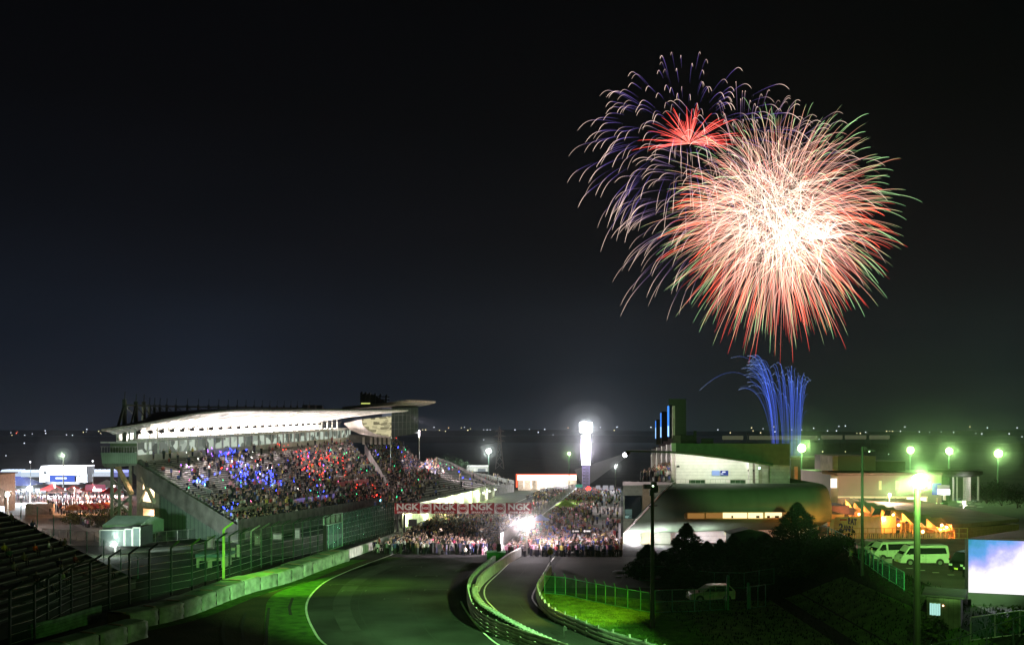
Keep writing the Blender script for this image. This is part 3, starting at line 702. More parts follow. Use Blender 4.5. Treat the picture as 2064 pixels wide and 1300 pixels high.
# stairs between the blocks
for u in (.02, .25, .5, .75, .985):
    b = MB(); P0 = bil(QA, u, 0); 
    for i in range(NA):
        p = bil(QA, u, i / NA); q = bil(QA, u, (i + 1) / NA); b.bar((p.x, p.y, p.z + .12), (q.x, q.y, p.z + .12), 1.1, .2)
    b.build('stairs', M_tread, GS)
# back line of the stand: parapet, glazed lounge, open gallery
band(QA, -.02, 1.02, 1, -.3, 1.25, .3, M_pinkw, 'parapet', GS)
M_lounge = lit_room('lounge_glow', (.52, .6, .5), 1.0, (.35, .35, .5), .05)
band(QA, 0, 1.02, 1, 1.2, 3.5, .1, M_lounge, 'lounge_glass', GS, dv=.6)
for i in range(33):
    b = MB(); p = bil(QA, i / 32, 1); b.box((p.x, p.y, p.z + 2.3), (.28, .4, 2.4), 0); b.build('mullion', mat('gallery_paint', (.6, .6, .56), .6), GS)
b = MB(); p0, p1 = bil(QA, 0, 1), bil(QA, 1.02, 1)
band(QA, -.02, 1.02, 1, 3.4, 4.1, .3, mat('gallery_edge', (.8, .78, .75), .6), 'gallery_edge', GS, dv=.1)
b.grid([[p + Vector((0, 0, 3.5)), p + Vector((-9.5 if p is p1 else -2, 0, 3.5))] for p in (p0, p1)]); b.build('gallery_floor', M_pinkw, GS)
RF = [Vector(x) for x in [(-64.6, 156, 15.9), (-62.3, 166, 16.8), (-60.4, 175, 17.9), (-57.7, 185, 19.1), (-53.9, 197, 19.9), (-50, 212, 20.2), (-45.7, 230, 20.6), (-41.5, 250, 21), (-34.8, 276, 21.5), (-30.4, 291, 21.75)]]
us = [-.06, .05, .14, .26, .38, .5, .62, .75, .9, 1.0]
def dxk(u): return sm((u + .05) / .32)
def bk(u, dx=-9.2): q = bil(QA, u, 1); return Vector((q.x + dx, q.y, q.z))
RB = [bk(u, -9.2 * dxk(u)) + Vector((0, 0, 5.0 + 1.0 * max(0, u))) for u in us]
def cr(P, t):                                    # smooth interpolation through a list
    i = min(int(t), len(P) - 2); f_ = t - i; a = P[max(0, i-1)]; b_ = P[i]; c = P[i+1]; d = P[min(len(P)-1, i+2)]
    return .5 * ((2*b_) + (c - a) * f_ + (2*a - 5*b_ + 4*c - d) * f_**2 + (3*b_ - a - 3*c + d) * f_**3)
M_ceil = mat('ceiling_panels', (.82, .77, .74), .6, var=.04, scale=.3)
ns = 54; under = []; top = []
for k in range(ns + 1):
    t_ = k / ns * (len(RF) - 1); f_ = cr(RF, t_); b_ = cr(RB, t_); row = []; tr_ = []
    for j in range(9):
        w_ = j / 8; p = b_.lerp(f_, w_); p.z += .2 * math.sin(math.pi * w_); row.append(p)
        q = b_.lerp(f_, w_); q.z += .35 + 3.3 * (1 - w_) ** .8 * min(1, .25 + k / 18); tr_.append(q)
    under.append(row); top.append(tr_)
M_roof = mat('roof_sheet', (.05, .06, .05), .6, var=.3, scale=.2)
b = MB(); b.grid(under); b.build('roof_underside', M_ceil, GS, smooth=True)
b = MB(); b.grid(top); b.build('roof', M_roof, GS, smooth=True)
b = MB(); b.grid([[r_[-1] for r_ in under], [r_[-1] for r_ in top]]); b.grid([under[0], top[0]]); b.grid([under[-1], top[-1]]); b.build('roof_edge', mat('roof_edge_paint', (.35, .36, .3), .6), GS)
b = MB()
for k in range(1, ns, 2):
    b = MB(); r_ = under[k]
    for a, c in zip(r_, r_[1:]): b.bar(a - Vector((0, 0, .03)), c - Vector((0, 0, .03)), .3, .12)
    b.build('roof_rib', mat('rib_paint', (.9, .86, .8), .5), GS)
# back wall of the gallery with windows and brackets
rows = []
for k in range(25):
    u = k / 24 * 1.04 - .02; p = bk(u, -2 - 7 * dxk(u)); rows.append([p + Vector((0, 0, 3.5)), p + Vector((0, 0, 5.4 + max(0, u)))])
b = MB(); b.grid(rows); b.build('gallery_wall', mat('gallery_wall_paint', (.85, .8, .75), .6, var=.05), GS)
note = []
for k in range(27):
    u = (k + .3) / 27; p = bk(u, -1 - 1.6 * dxk(u)); z = 4.0
    b = MB(); b.bar(p + Vector((0, 0, 3.5)), p + Vector((0, 0, 6.4 + u)), .22); b.build('gallery_column', mat('gallery_paint', (.8, .78, .72)), GS)
    b = MB(); b.box(p + Vector((.9, -.3, 5.15 + .4*u)), (.8, .7, .55), .5); b.bar(p + Vector((.2, -.1, 5.2)), p + Vector((1.6, -.4, 5.7 + .5*u)), .14); b.bar(p + Vector((.9, -.3, 4.9)), p + Vector((.5, -.2, 4.1)), .12); b.build('loudspeaker', M_black, GS)
    b = MB(); b.bar(p + Vector((-.8, 0, 3.9)), p + Vector((-.8, 1.8, 3.9)), .2, .16); b.build('floodlight', em('gallery_tube', (1, .93, .82), 30), GS)
for k in range(13):
    u = (k + .5) / 13; p = bk(u, -1.5 - 3.7 * dxk(u)); light('gallery_light', 'POINT', p + Vector((0, 0, 4.3)), 4200 if k > 2 else 1800, (1, .9, .8), .5, parent=GS); light('seat_light', 'SPOT', p + Vector((8, -1, 5.2)), 13000, (1, .86, .84), .5, target=p + Vector((18, -7, -15)), angle=86, blend=.3, parent=GS); light('ceiling_light', 'SPOT', p + Vector((6.5, -1, 4.3)), 4600 * (.4 + .12 * min(k, 5)), (1, .92, .88), .6, target=p + Vector((19, -4, 9)), angle=110, blend=.8, parent=GS)  # unseen spots added to brighten the seats and the roof underside
# masts, stays and dark trusses above the roof
M_mast = mat('mast_steel', (.06, .075, .05), .6)
for k in range(24):
    u = -.03 + k / 23 * .95; p = bk(u, -8.5 * dxk(u)); h = (10.6 if k < 3 else 10.1 + .6 * u) + (0 if k else .3)
    b = MB(); b.bar(p + Vector((0, 0, 3.5 if k < 3 else 6)), p + Vector((0, 0, h)), .55 if k < 3 else .4); b.bar(p + Vector((0, 0, h - .2)), p + Vector((.1, 0, h + 1.3)), .12); b.build('mast', M_mast, GS)
b = MB()
pm_ = [bk(-.03 + k / 23 * .95, -8.5 * dxk(-.03 + k / 23 * .95)) for k in range(24)]
for k, (a, c) in enumerate(zip(pm_, pm_[1:])):
    b.bar(a + Vector((0, 0, 9.9)), c + Vector((0, 0, 9.9)), .3); b.bar(a + Vector((0, 0, 9.9)), c + Vector((0, 0, 8.1)), .14)
b.bar(pm_[0] + Vector((0, 0, 10)), W(236, 866, 164), .35); b.bar(pm_[1] + Vector((0, 0, 10)), W(262, 862, 165), .25)
b.build('roof_truss', M_mast, GS)
for i in range(3):
    b = MB(); p = bk(.86 + i * .05, -7); b.box(p + Vector((0, 0, 10.2)), (1.5, 3, 1.2)); b.build('roof_plant_box', mat('plant_box', (.25, .3, .28), .6), GS)
# near end: raking beam, ribbed wall, columns, lit stair hall
F0, B0 = QA[0], QA[2]
def sec(v, z, off=-.45):
    p = F0.lerp(B0, v); n = Vector((B0.y - F0.y, -(B0.x - F0.x), 0)).normalized() * -1; return Vector((p.x, p.y, z)) + n * off
def zt(v): return F0.z + (B0.z - F0.z) * v
nn = (sec(0, 0, 1) - sec(0, 0, 0))
b = MB(); b.prism([sec(-.03, .9), sec(1.06, zt(1.06) + .35), sec(1.06, 8.6), sec(.93, 6.6), sec(.78, zt(.78) - 3.2), sec(.05, .0), sec(-.03, -.4)], nn * -.8); b.build('raking_beam', M_gable, GS)
b = MB(); b.prism([sec(.0, -2.5), sec(.0, .3), sec(.78, zt(.78) - 2.6), sec(.78, -2.5)], nn * -.3); b.build('ribbed_wall', M_corr, GS)
M_col = mat('warm_concrete', (.5, .42, .35), .8, var=.2)
for v in (.8, .99):
    b = MB(); b.prism([sec(v - .035, -2.5), sec(v - .035, zt(v) - 2.6), sec(v + .035, zt(v) - 2.6), sec(v + .035, -2.5)], nn * -2.2); b.build('column', M_col, GS)
b = MB(); b.prism([sec(.8, 2.6), sec(.8, 3.8), sec(1.0, 3.8), sec(1.0, 2.6)], nn * -1.4); b.bar(sec(.82, 3.8, -.2), sec(.95, 8, -.2), .5); b.bar(sec(.98, 3.8, -.2), sec(.88, 7, -.2), .4); b.build('cross_beam', M_col, GS)
b = MB(); b.prism([sec(.55, -2.5, -6), sec(.55, 6, -6), sec(1.2, 9, -6), sec(1.2, -2.5, -6)], (0, .3, 0)); b.build('hall_wall', M_pinkw, GS)
light('hall_light', 'POINT', sec(.9, 6.2, -3), 6000, (1, .75, .5), .4, parent=GS); light('hall_light', 'POINT', sec(.93, 1.0, -2.5), 900, (1, .6, .35), .3, parent=GS)
# balcony and frame at the near top corner
M_balc = mat('balcony_panel', (.22, .3, .22), .7, var=.25, scale=.4, wave=('X', .9, .7))
c0, c1 = W(205, 912, 170), W(276, 912, 173)
b = MB(); b.hexa([W(206, 934, 168), W(276, 934, 168), W(276, 934, 178), W(210, 934, 178), W(203, 912, 168), W(276, 912, 168), W(276, 912, 178), W(203, 912, 178)]); b.build('balcony', M_balc, GS)
b = MB(); b.hexa([W(212, 942, 168), W(272, 938, 168), W(272, 938, 178), W(215, 942, 178), W(204, 934.3, 167.9), W(277, 934.3, 167.9), W(277, 934.3, 178), W(204, 934.3, 178)]); b.build('balcony_soffit', M_gable, GS)
b = MB()
for i in range(13): b.bar(W(205 + i * 5.6, 912, 168), W(205 + i * 5.6, 900, 168), .08)
b.bar(W(203, 900, 168), W(276, 900, 168), .12); b.build('balcony_railing', M_steel, GS)
b = MB(); b.hexa([W(222, 911, 171), W(276, 911, 171), W(276, 911, 178), W(224, 911, 178), W(222, 892, 171), W(276, 890, 171), W(276, 890, 178), W(224, 892, 178)]); b.build('cabin', mat('cabin_green', (.13, .19, .1), .7), GS)
b = MB(); b.bar(W(203, 891.5, 168), W(276, 891.5, 168), .25); b.bar(W(236, 889, 170), W(276, 889, 170), .25)
for x in (238, 261, 272): b.bar(W(x, 889, 170), W(x, 866, 170), .3)
b.build('canopy_frame', mat('gallery_paint', (.5, .5, .45)), GS)
b = MB()
for x in (226, 241, 263): b.bar(W(x, 1062, 172), W(x, 936, 172), .45)
for (x0, y0, x1, y1) in [(226, 1035, 263, 1000), (226, 1000, 263, 965), (226, 965, 263, 1000), (226, 1000, 263, 1035), (226, 1010, 263, 1010), (226, 975, 263, 975), (226, 1040, 263, 1040)]: b.bar(W(x0, y0, 172), W(x1, y1, 172), .3)
b.build('stair_tower', mat('tower_steel', (.22, .2, .19), .6), GS)
b = MB(); b.bar(W(236, 938, 171), W(266, 995, 169), .7, .5); b.build('brace', mat('orange_concrete', (.65, .4, .25), .7), GS)
# far end: curved fascia, lit box, dark glazed block, upper roof blade
M_fasc = mat('fascia_panels', (.62, .55, .53), .6, var=.12, scale=.3, wave=('X', .25, .8))
arc = [(693, 853), (728, 845), (731, 857), (741, 867), (758, 875), (789, 880.5), (789, 883), (757, 880.5), (727, 875), (705, 866)]
b = MB(); b.prism([W(x, y, 296) for x, y in arc], (0, 1.5, 0)); b.build('curved_fascia', M_fasc, GS)
arc2 = [(728, 845), (789, 838), (789, 880.3), (758, 874.8), (741, 866.8), (731, 856.8)]
b = MB(); b.prism([W(x, y, 297) for x, y in arc2], (0, .8, 0)); b.build('lit_box_room', lit_room('box_glow', (.8, .72, .42), .8, (.6, .6, 1.4), .12), GS)
b = MB(); b.hexa([W(789, 881, 296.5), W(843, 873, 300), W(843, 873, 335), W(770, 878, 335), W(789, 822, 296.5), W(843, 820, 300), W(843, 820, 335), W(770, 822, 335)]); b.build('glazed_block', mat('grey_glass_block', (.05, .065, .07), .5, var=.1, wave=('Z', .5, .8)), GS)
b = MB()
for x in (795, 803, 811, 819, 827, 835): b.bar(W(x, 878, 296), W(x, 822, 296.4), .1)
for z in (836, 850, 864): b.bar(W(789, z + 1, 296.3), W(843, z - 1, 299.6), .12)
b.build('glazing_bars', mat('bar_grey', (.12, .14, .15), .5), GS)
b = MB(); b.hexa([W(703, 891, 300), W(792, 895, 300), W(792, 895, 306), W(703, 891, 306), W(703, 876, 300), W(790, 883, 300), W(790, 883, 306), W(703, 874, 306)]); b.build('lower_concourse', M_concd, GS)
b = MB()
for x in (733, 748, 757, 766, 775, 784): b.box(W(x, 888, 299.5), (.7, .5, 2.2))
b.build('concourse_pillars', M_pinkw, GS)
blade = [(690, 824, 292), (760, 818, 290), (822, 809.5, 285), (878, 812, 282), (862, 816, 300), (842, 820, 315), (780, 822, 320), (700, 822, 320)]
b = MB(); b.prism([W(*q) for q in blade], (0, 0, .55)); b.build('upper_roof', mat('upper_roof_paint', (.45, .4, .34), .6), GS)
b = MB(); b.hexa([W(726, 818, 305), W(790, 816, 305), W(790, 816, 315), W(726, 818, 315), W(726, 793, 305), W(750, 794, 305), W(750, 794, 315), W(726, 793, 315)])
for x in (728, 736, 744, 755, 766, 778): b.bar(W(x, 815, 304), W(x, 791 + (x - 728) * .12, 304), .5); b.bar(W(x, 792 + (x-728)*.12, 304), W(x + 3, 792 + (x-728)*.12, 304), .9)
for y in (797, 803, 810): b.bar(W(726, y, 304), W(785, y + 3, 304), .3)
b.build('black_frame_tower', M_black, GS)
b = MB(); b.bar(W(728, 813, 303), W(746, 813, 303), .35); b.build('roof_sign_light', em('yellow_strip', (.7, .8, .2), .9), GS)
light('box_light', 'POINT', W(700, 846, 288), 600, (1, .9, .8), .5, parent=GS); light('blade_light', 'POINT', W(838, 834, 282), 500, (1, .8, .6), .4, parent=GS)
b = MB()
for x, y0, y1 in ((787, 878, 940), (845, 868, 925)): b.bar(W(x, y1, 292), W(x, y0, 292), .25)
b.build('thin_posts', M_steel, GS)

t = thing('lower_stand', 'darker open stand with a crowd between main grandstand and pale benches', 'grandstand', (0, 0, 0)); tier(QB, NB, t, M_benchd, 9)
t = thing('bench_stand', 'open stand of pale pink bench rows, mostly empty, above the white wall', 'grandstand', (0, 0, 0)); tier(QC, NC, t, mat('pale_bench', (.75, .66, .66), .6, var=.1), 5, drop=5, bw=.5)
band(QC, 0, 1, 0, -1, .9, .15, M_concd, 'front_rail', t, dv=-.5)
b = MB(); b.bar(QC[3] + Vector((.3, 0, .8)), QC[1] + Vector((.3, 0, .8)), .4, .9); b.bar(QC[2] + Vector((0, 0, .8)), QC[3] + Vector((0, 0, .8)), .3, 1); b.build('side_rail', M_conc, t)
t = thing('corner_terrace', 'small terrace packed with people left of the pale bench stand', 'grandstand', (0, 0, 0)); tier(QE, NE, t, M_benchd, 5)
t = thing('far_stand', 'small dark stand behind a grey wall at the far end', 'grandstand', (0, 0, 0)); tier(QD, ND, t, M_benchd, 8, drop=6)
b = MB(); b.prism([W(935, 947, 386), W(1036, 968, 432), W(1036, 975, 432), W(935, 953, 386)], (0, .5, 0)); b.build('back_wall', M_conc, t)
light('straight_light', 'SPOT', (-30, 289, 20.5), 600000, (1, .84, .88), .5, target=(18, 262, -5), angle=46, blend=.8); light('straight_light', 'SPOT', (-41, 249, 19.8), 300000, (1, .84, .88), .5, target=(11, 190, -2), angle=38, blend=.8)  # spots without fixtures, added to light the crowd on the straight
light('bench_light', 'SPOT', W(846, 866, 290), 170000, (1, .85, .88), .4, target=W(925, 965, 330), angle=60, blend=.5)  # unseen spot added to brighten the bench rows
# lit white wall under the bench stand
t = thing('panel_wall', 'bright white panelled wall below the pale bench stand', 'wall', (0, 0, 0))
for i in range(30):
    a = i / 30; b_ = (i + 1) / 30; q = lambda k: Vector((-20.5 + 14 * k, 186 + 186 * k, 0)); p0, p1 = q(a), q(b_); z0, z1 = base(p0.y), base(p1.y)
    b = MB(); n = Vector((.3, -.03, 0)); b.hexa([p0 + Vector((0,0,z0-.2)), p1 + Vector((0,0,z1-.2)) , p1 - n + Vector((0,0,z1-.2)), p0 - n + Vector((0,0,z0-.2)), p0 + Vector((0,0,z0+4)), p1 + Vector((0,0,z1+4)), p1 - n + Vector((0,0,z1+4)), p0 - n + Vector((0,0,z0+4))])
    b.build('panel', mat('wall_panel_white' if i % 3 else 'wall_panel_cream', (.75, .78, .7) if i % 3 else (.5, .52, .42), .6, var=.2), t)

for i in range(9):
    k = .03 + i / 9; q = Vector((-20.5 + 14 * k + 1.6, 186 + 186 * k, 0)); q.z = base(q.y) + 2.9; b = MB(); b.box(q, (.5, .5, .25)); b.build('wall_lamp', em('wall_lamp_glow', (.95, 1, .7), 12), t); light('wall_light', 'POINT', q + Vector((.1, 0, -.2)), 7500, (.85, 1, .5), .3, parent=t)
# ================================================================ FOREGROUND STAND on the left
QF = (Vector((-39.6, 56, .9)), Vector((-38.3, 101, .9)), Vector((-68, 56, 12.9)), Vector((-63.5, 107, 11.6))); NF = 26
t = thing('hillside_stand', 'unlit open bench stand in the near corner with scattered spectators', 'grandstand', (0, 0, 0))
M_keep = M_tread; M_tread = mat('night_tread', (.03, .03, .028), .9); tier(QF, NF, t, mat('night_bench', (.24, .24, .22), .7, var=.3), 6, drop=3); M_tread = M_keep  # tread and bench colours darkened in place of real shade on this stand
for i in range(14):
    p = QF[1].lerp(QF[3], i / 13); b = MB(); b.bar(p + Vector((0, .6, 0)), p + Vector((0, .6, 2.2)), .07); b.build('post', M_green, t)
b = MB(); b.grid([[QF[1] + Vector((0, .6, .1)), QF[3] + Vector((0, .6, .1))], [QF[1] + Vector((0, .6, 2.2)), QF[3] + Vector((0, .6, 2.2))]]); b.build('mesh_panel', mesh_mat('stand_net', (.1, .14, .1), .3), t)
t = thing('embankment', 'grass', 'x'); bpy.data.objects.remove(t)

# ---------------------------------------------------------------- spectators
LP = 'spectator in dark clothes on the bench rows of the unlit hillside stand'
cols_ = {'orange': (.8, .15, .03), 'yellow': (.7, .6, .05), 'white': (.7, .7, .7), 'pale green': (.35, .5, .2), 'red': (.5, .05, .05)}
special = [(190, 1095, 'orange'), (250, 1100, 'red'), (302, 1122, 'yellow'), (142, 1130, 'pale green'), (88, 1100, 'white'), (5, 1118, 'orange'), (150, 1080, 'white'), (370, 1140, 'white')]
k = 0; used = set()
for i in range(46):
    u = random.uniform(.55, .99); r_ = random.randint(1, NF - 8); 
    if (int(u * 60), r_) in used: continue
    used.add((int(u * 60), r_)); p = seat_at(QF, NF, u, r_)
    sx = 1032 + F * p.x / p.y
    if sx < 6: continue
    if k < 4 and r_ < 14:
        nm, c = list(cols_.items())[k]; k += 1
        person(p, 'sit', 1.3 + random.uniform(-.4, .4), c, (.03, .03, .04), 'spectator in a %s jacket sitting on the unlit hillside stand' % nm)
    else: person(p, 'sit', 1.3 + random.uniform(-.5, .5), random.choice(PAL_DARK + PAL_MID), (.02, .02, .03), LP, 'spectators in dark clothes on the hillside stand')

def dens(Q, n, parent_cb, N_, f): 
    out = []
    for _ in range(N_):
        u = random.random(); i = int(random.random() * n)
        if random.random() < f(u, i / n): out.append((u, i, seat_at(Q, n, u, i)))
    return out
cr_ = MB()
fA = lambda u, v: .95 if v < .34 else max(.12, .62 - .5 * v + .25 * u * u - (.2 if u < .15 else 0))
A_ = dens(QA, NA, None, 3100, fA)
# the nearest are single persons, the others the mass of the crowd
A_.sort(key=lambda t_: t_[2].y)
ind = A_[:110]
for (u, i, p) in ind:
    c = pick(5, 3, 2)
    person(p, 'sit', 1.2 + random.uniform(-.5, .5), c, random.choice(PAL_DARK), 'spectator in a %s top sitting at the near end of the main grandstand' % cname(c), 'spectators in %s near the gable of the main grandstand' % cname(c))
for (u, i, p) in A_[110:]: small_person(cr_, p - Vector((0, 0, .05)), random.random() < .75, pick(6, 3, 2.2), random.uniform(.6, 1.8), 1.12)
tag(cr_.build('crowd', M_crowd), 'thousands of spectators filling the main grandstand', 'crowd', kind='stuff')
cr_ = MB()
for Q, n, N_, f in ((QB, NB, 1300, lambda u, v: .8), (QE, NE, 650, lambda u, v: .8), (QC, NC, 420, lambda u, v: .8 if u < .2 else .14), (QD, ND, 160, lambda u, v: .6)):
    for (u, i, p) in dens(Q, n, None, N_, f): small_person(cr_, p, random.random() < .7, pick(6, 3, 1.6), random.uniform(.6, 1.8), 1.15)
tag(cr_.build('crowd', M_crowd), 'crowd spread over the open stands beyond the main grandstand', 'crowd', kind='stuff')

# ---------------------------------------------------------------- glow sticks
GM = {c: em('glow_' + c, v, s) for c, v, s in (('blue', (.04, .07, 1), 9), ('red', (1, .05, .03), 6), ('green', (.05, .9, .35), 4), ('cyan', (.2, .7, 1), 10), ('pink', (1, .15, .4), 5), ('white', (1, .95, .9), 5), ('violet', (.4, .15, 1), 6))}
gm_ = {}
def glow(p, c, where, s=1.0):
    if c not in gm_:
        b = MB(); b.tube([(0, 0, -.12), (0, 0, -.08), (0, 0, .3), (0, 0, .36)], [.03, .075, .075, .03], 6); o = b.build('glow_stick', GM[c]); gm_[c] = o
    else: o = gm_[c].copy(); COL.objects.link(o)
    o.location = p; o.rotation_euler = (random.uniform(-.6, .6), random.uniform(-.6, .6), 0); o.scale = (s, s, s)
    return tag(o, 'small %s glow stick held up in the %s' % (c, where), 'glow stick', '%s glow sticks in the %s' % (c, where))
def inv(px, py, Q, n):                          # nearest seat to a point of the photograph
    best = None
    for i in range(n):
        for k in range(41):
            p = seat_at(Q, n, k / 40, i); d = (1032 + F * p.x / p.y - px) ** 2 + (868 - F * (p.z - 16) / p.y - py) ** 2
            if best is None or d < best[0]: best = (d, p)
    return best[1]
clus = [(462, 930, 16, 18, 'blue', 20), (485, 945, 22, 18, 'blue', 20), (535, 975, 30, 12, 'blue', 52), (480, 965, 20, 12, 'blue', 18), (403, 983, 10, 8, 'blue', 10), (404, 988, 5, 4, 'cyan', 3), (463, 1034, 6, 8, 'blue', 8), (553, 985, 12, 6, 'cyan', 5),
        (430, 922, 14, 8, 'violet', 8), (370, 955, 10, 5, 'violet', 5), (610, 935, 20, 16, 'red', 24), (640, 945, 26, 20, 'red', 26), (575, 908, 10, 8, 'red', 7), (665, 925, 14, 10, 'red', 12), (690, 940, 20, 16, 'red', 10), (660, 965, 30, 14, 'red', 9), (740, 985, 20, 8, 'red', 10), (755, 1020, 12, 8, 'red', 8), (640, 990, 60, 16, 'blue', 8),
        (600, 950, 70, 30, 'blue', 14), (700, 960, 60, 30, 'green', 7), (690, 920, 30, 10, 'green', 6), (590, 990, 90, 22, 'pink', 8), (500, 950, 110, 30, 'white', 14), (450, 990, 40, 20, 'green', 4), (480, 940, 60, 20, 'red', 7), (420, 960, 50, 20, 'pink', 5), (650, 1005, 60, 8, 'green', 5)]
for cx, cy_, sx, sy, c, n in clus:
    for _ in range(n):
        p = inv(cx + random.gauss(0, sx * .7), cy_ + random.gauss(0, sy * .7), QA, NA) + Vector((random.uniform(-.6, .6), random.uniform(-1.5, 1.5), random.uniform(.6, 1.3)))
        glow(p, c, 'main grandstand', random.uniform(.5, .95))
for Q, n, c, N_ in ((QB, NB, 'blue', 9), (QB, NB, 'green', 7), (QB, NB, 'red', 5), (QE, NE, 'green', 6), (QE, NE, 'cyan', 4), (QE, NE, 'red', 5), (QC, NC, 'blue', 4), (QC, NC, 'green', 3)):
    for _ in range(N_):
        p = seat_at(Q, n, random.random(), random.randrange(n)); glow(p + Vector((0, 0, 1)), c, 'open stands', random.uniform(.7, 1.4))

# ---------------------------------------------------------------- people on the track
row = []
x = 752
GRP = 'people standing in a line across the track'
kinds = ['stand', 'stand', 'wave', 'walk', 'photo', 'crouch']
while x < 1022:
    dx = random.uniform(2.2, 5.5); x += dx
    if 772 < x < 806 and random.random() < .8: continue
    py = 1112 + random.uniform(-10, 6) + (3 if x < 800 else 0)
    far = x > 850
    c = pick(3, 2, 4) if not far else random.choice([(.8, .3, .42), (.8, .7, .72), (.75, .1, .25), (.6, .6, .65), (.2, .2, .5), (.85, .45, .55), (.03, .03, .04)])
    q = G(x, py)
    if pw(q.y) - q.x < .8 and q.y > 131: continue
    nm = cname(c); kd = random.choice(kinds); KD = {'stand': 'standing', 'wave': 'waving', 'walk': 'walking', 'photo': 'taking a photo', 'crouch': 'crouching'}[kd]
    person(q, kd, random.uniform(-1, 1), c, random.choice(PAL_DARK + PAL_BRIGHT), ('person in %s %s on the track in front of the dark crowd' if far else 'person in %s %s on the track near the grass verge') % (nm, KD), 'people in %s %s across the track' % (nm, KD))
for x, y, k_, c, lb in ((761, 1117, 'stand', (.7, .7, .7), 'person in white standing alone nearest the white concrete wall'), (786, 1113, 'stand', (.03, .03, .04), 'person in black standing beside a crouching one on the verge'), (790, 1116, 'crouch', (.7, .7, .7), 'person in white crouching on the grass verge by the track line'), (897, 1117, 'crouch', (.7, .1, .15), 'person in red crouching before the middle of the costume line'),
        (938, 1118, 'crouch', (.7, .7, .7), 'person in white crouching before the right part of the costume line'), (948, 1119, 'crouch', (.03, .03, .04), 'person in black crouching beside a standing one at the line front'), (955, 1117, 'stand', (.7, .1, .15), 'person in red standing foremost before the right part of the line'), (905, 1117, 'crouch', (.03, .03, .04), 'person in black crouching next to the red one before the line')):
    person(G(x, y), k_, 0, c, (.03, .03, .04), lb)
cr_ = MB()
for _ in range(1250):
    Y = 131 + 95 * random.random() ** 1.15; lo = tl(Y) - .3 if Y > 142 else -9 - (Y - 131) * .3 + 0; lo = -17.5 + .02 * (Y - 131); hi = pw(Y) - .8
    X = random.uniform(lo, hi)
    if Y < 137 and random.random() < .5: continue
    py = 868 + F * (16 - base(Y)) / Y
    small_person(cr_, (X, Y, base(Y)), False, pick(8, 2, .8 if Y < 170 else 2.5), random.uniform(0, 6.28), random.uniform(.93, 1.08))
tag(cr_.build('crowd', M_crowd), 'dense dark crowd standing on the track under the sponsor gantry', 'crowd', kind='stuff')
cr_ = MB()
for _ in range(420):
    Y = random.uniform(226, 430); X = pw(Y) - random.uniform(2, 13)
    if random.random() < .3 or (240 < Y < 330 and X < pw(Y) - 8): continue
    small_person(cr_, (X, Y, base(Y)), False, pick(4, 3, 2), random.uniform(0, 6.28), 1.1)
tag(cr_.build('crowd', M_crowd), 'loose crowd far along the main straight', 'crowd', kind='stuff')
cr_ = MB(); n_i = 0
for _ in range(1700):
    Y = 128 + 330 * random.random() ** 1.5; hi = (1252 - 1032) / F * Y; lo = pw(Y) + .8; X = random.uniform(lo, hi)
    if Y > 165 and X > lo + (hi - lo) * .58 and random.random() < .8: continue
    c = pick(1.4, 3, 3.5); 
    if random.random() < .3: c = random.choice([(.6, .45, .5), (.5, .42, .5), (.45, .35, .38), (.6, .3, .3), (.3, .32, .55)])  # pink and violet light is put into these clothes colours
    if 250 < Y < 300 and X < lo + 6: c = random.choice([(.3, .6, .1), (.5, .7, .1)])
    if Y < 136 and n_i < 62:
        n_i += 1; person((X, Y, base(Y)), random.choice(kinds[:5]), random.uniform(-3, 3), c, random.choice(PAL_DARK), 'person in %s at the near edge of the pit lane crowd' % cname(c), 'people in %s at the near edge of the pit lane crowd' % cname(c))
    elif Y >= 136 or n_i >= 62: small_person(cr_, (X, Y, base(Y)), False, c, random.uniform(0, 6.28), random.uniform(.93, 1.08))
tag(cr_.build('crowd', M_crowd), 'pink and violet lit crowd filling the pit lane', 'crowd', kind='stuff')
# ================================================================ SPONSOR GANTRY
t = thing('sponsor_gantry', 'red and white NGK sponsor gantry spanning the track above the crowd', 'gantry', (0, 165, 0))
zb, zt_ = W(0, 1035, 165).z, W(0, 1013.5, 165).z; x0, x1 = W(795, 0, 165).x, W(1070, 0, 165).x; h = zt_ - zb; zc = (zt_ + zb) / 2
M_red = mat('banner_red', (.36, .012, .02), .6, var=.1); M_bw = mat('banner_white', (.9, .87, .82), .6, var=.05)
b = MB(); b.box(((x0 + x1) / 2, .5, zc), (x1 - x0, .7, h * .92)); b.build('beam', M_concd, t)
for x in (x0 + .5, x0 + 1.6): b = MB(); b.box((x, .5, (zb - 1.6) / 2 - .8 + .3), (.35, .5, zb + 2.2)); b.build('column', M_black, t)
b = MB(); b.box((x1 - .5, .5, (zb - 1.5) / 2), (.4, .5, zb + 1.8)); b.build('column', M_steel, t)
b = MB(); b.box((x0 + 3, .2, zb - 1.5), (1.4, .8, 1.1)); b.build('speaker_box', M_black, t)
xx = x0; seg = []
wp_, wr = (52 / F * 165), (23 / F * 165)
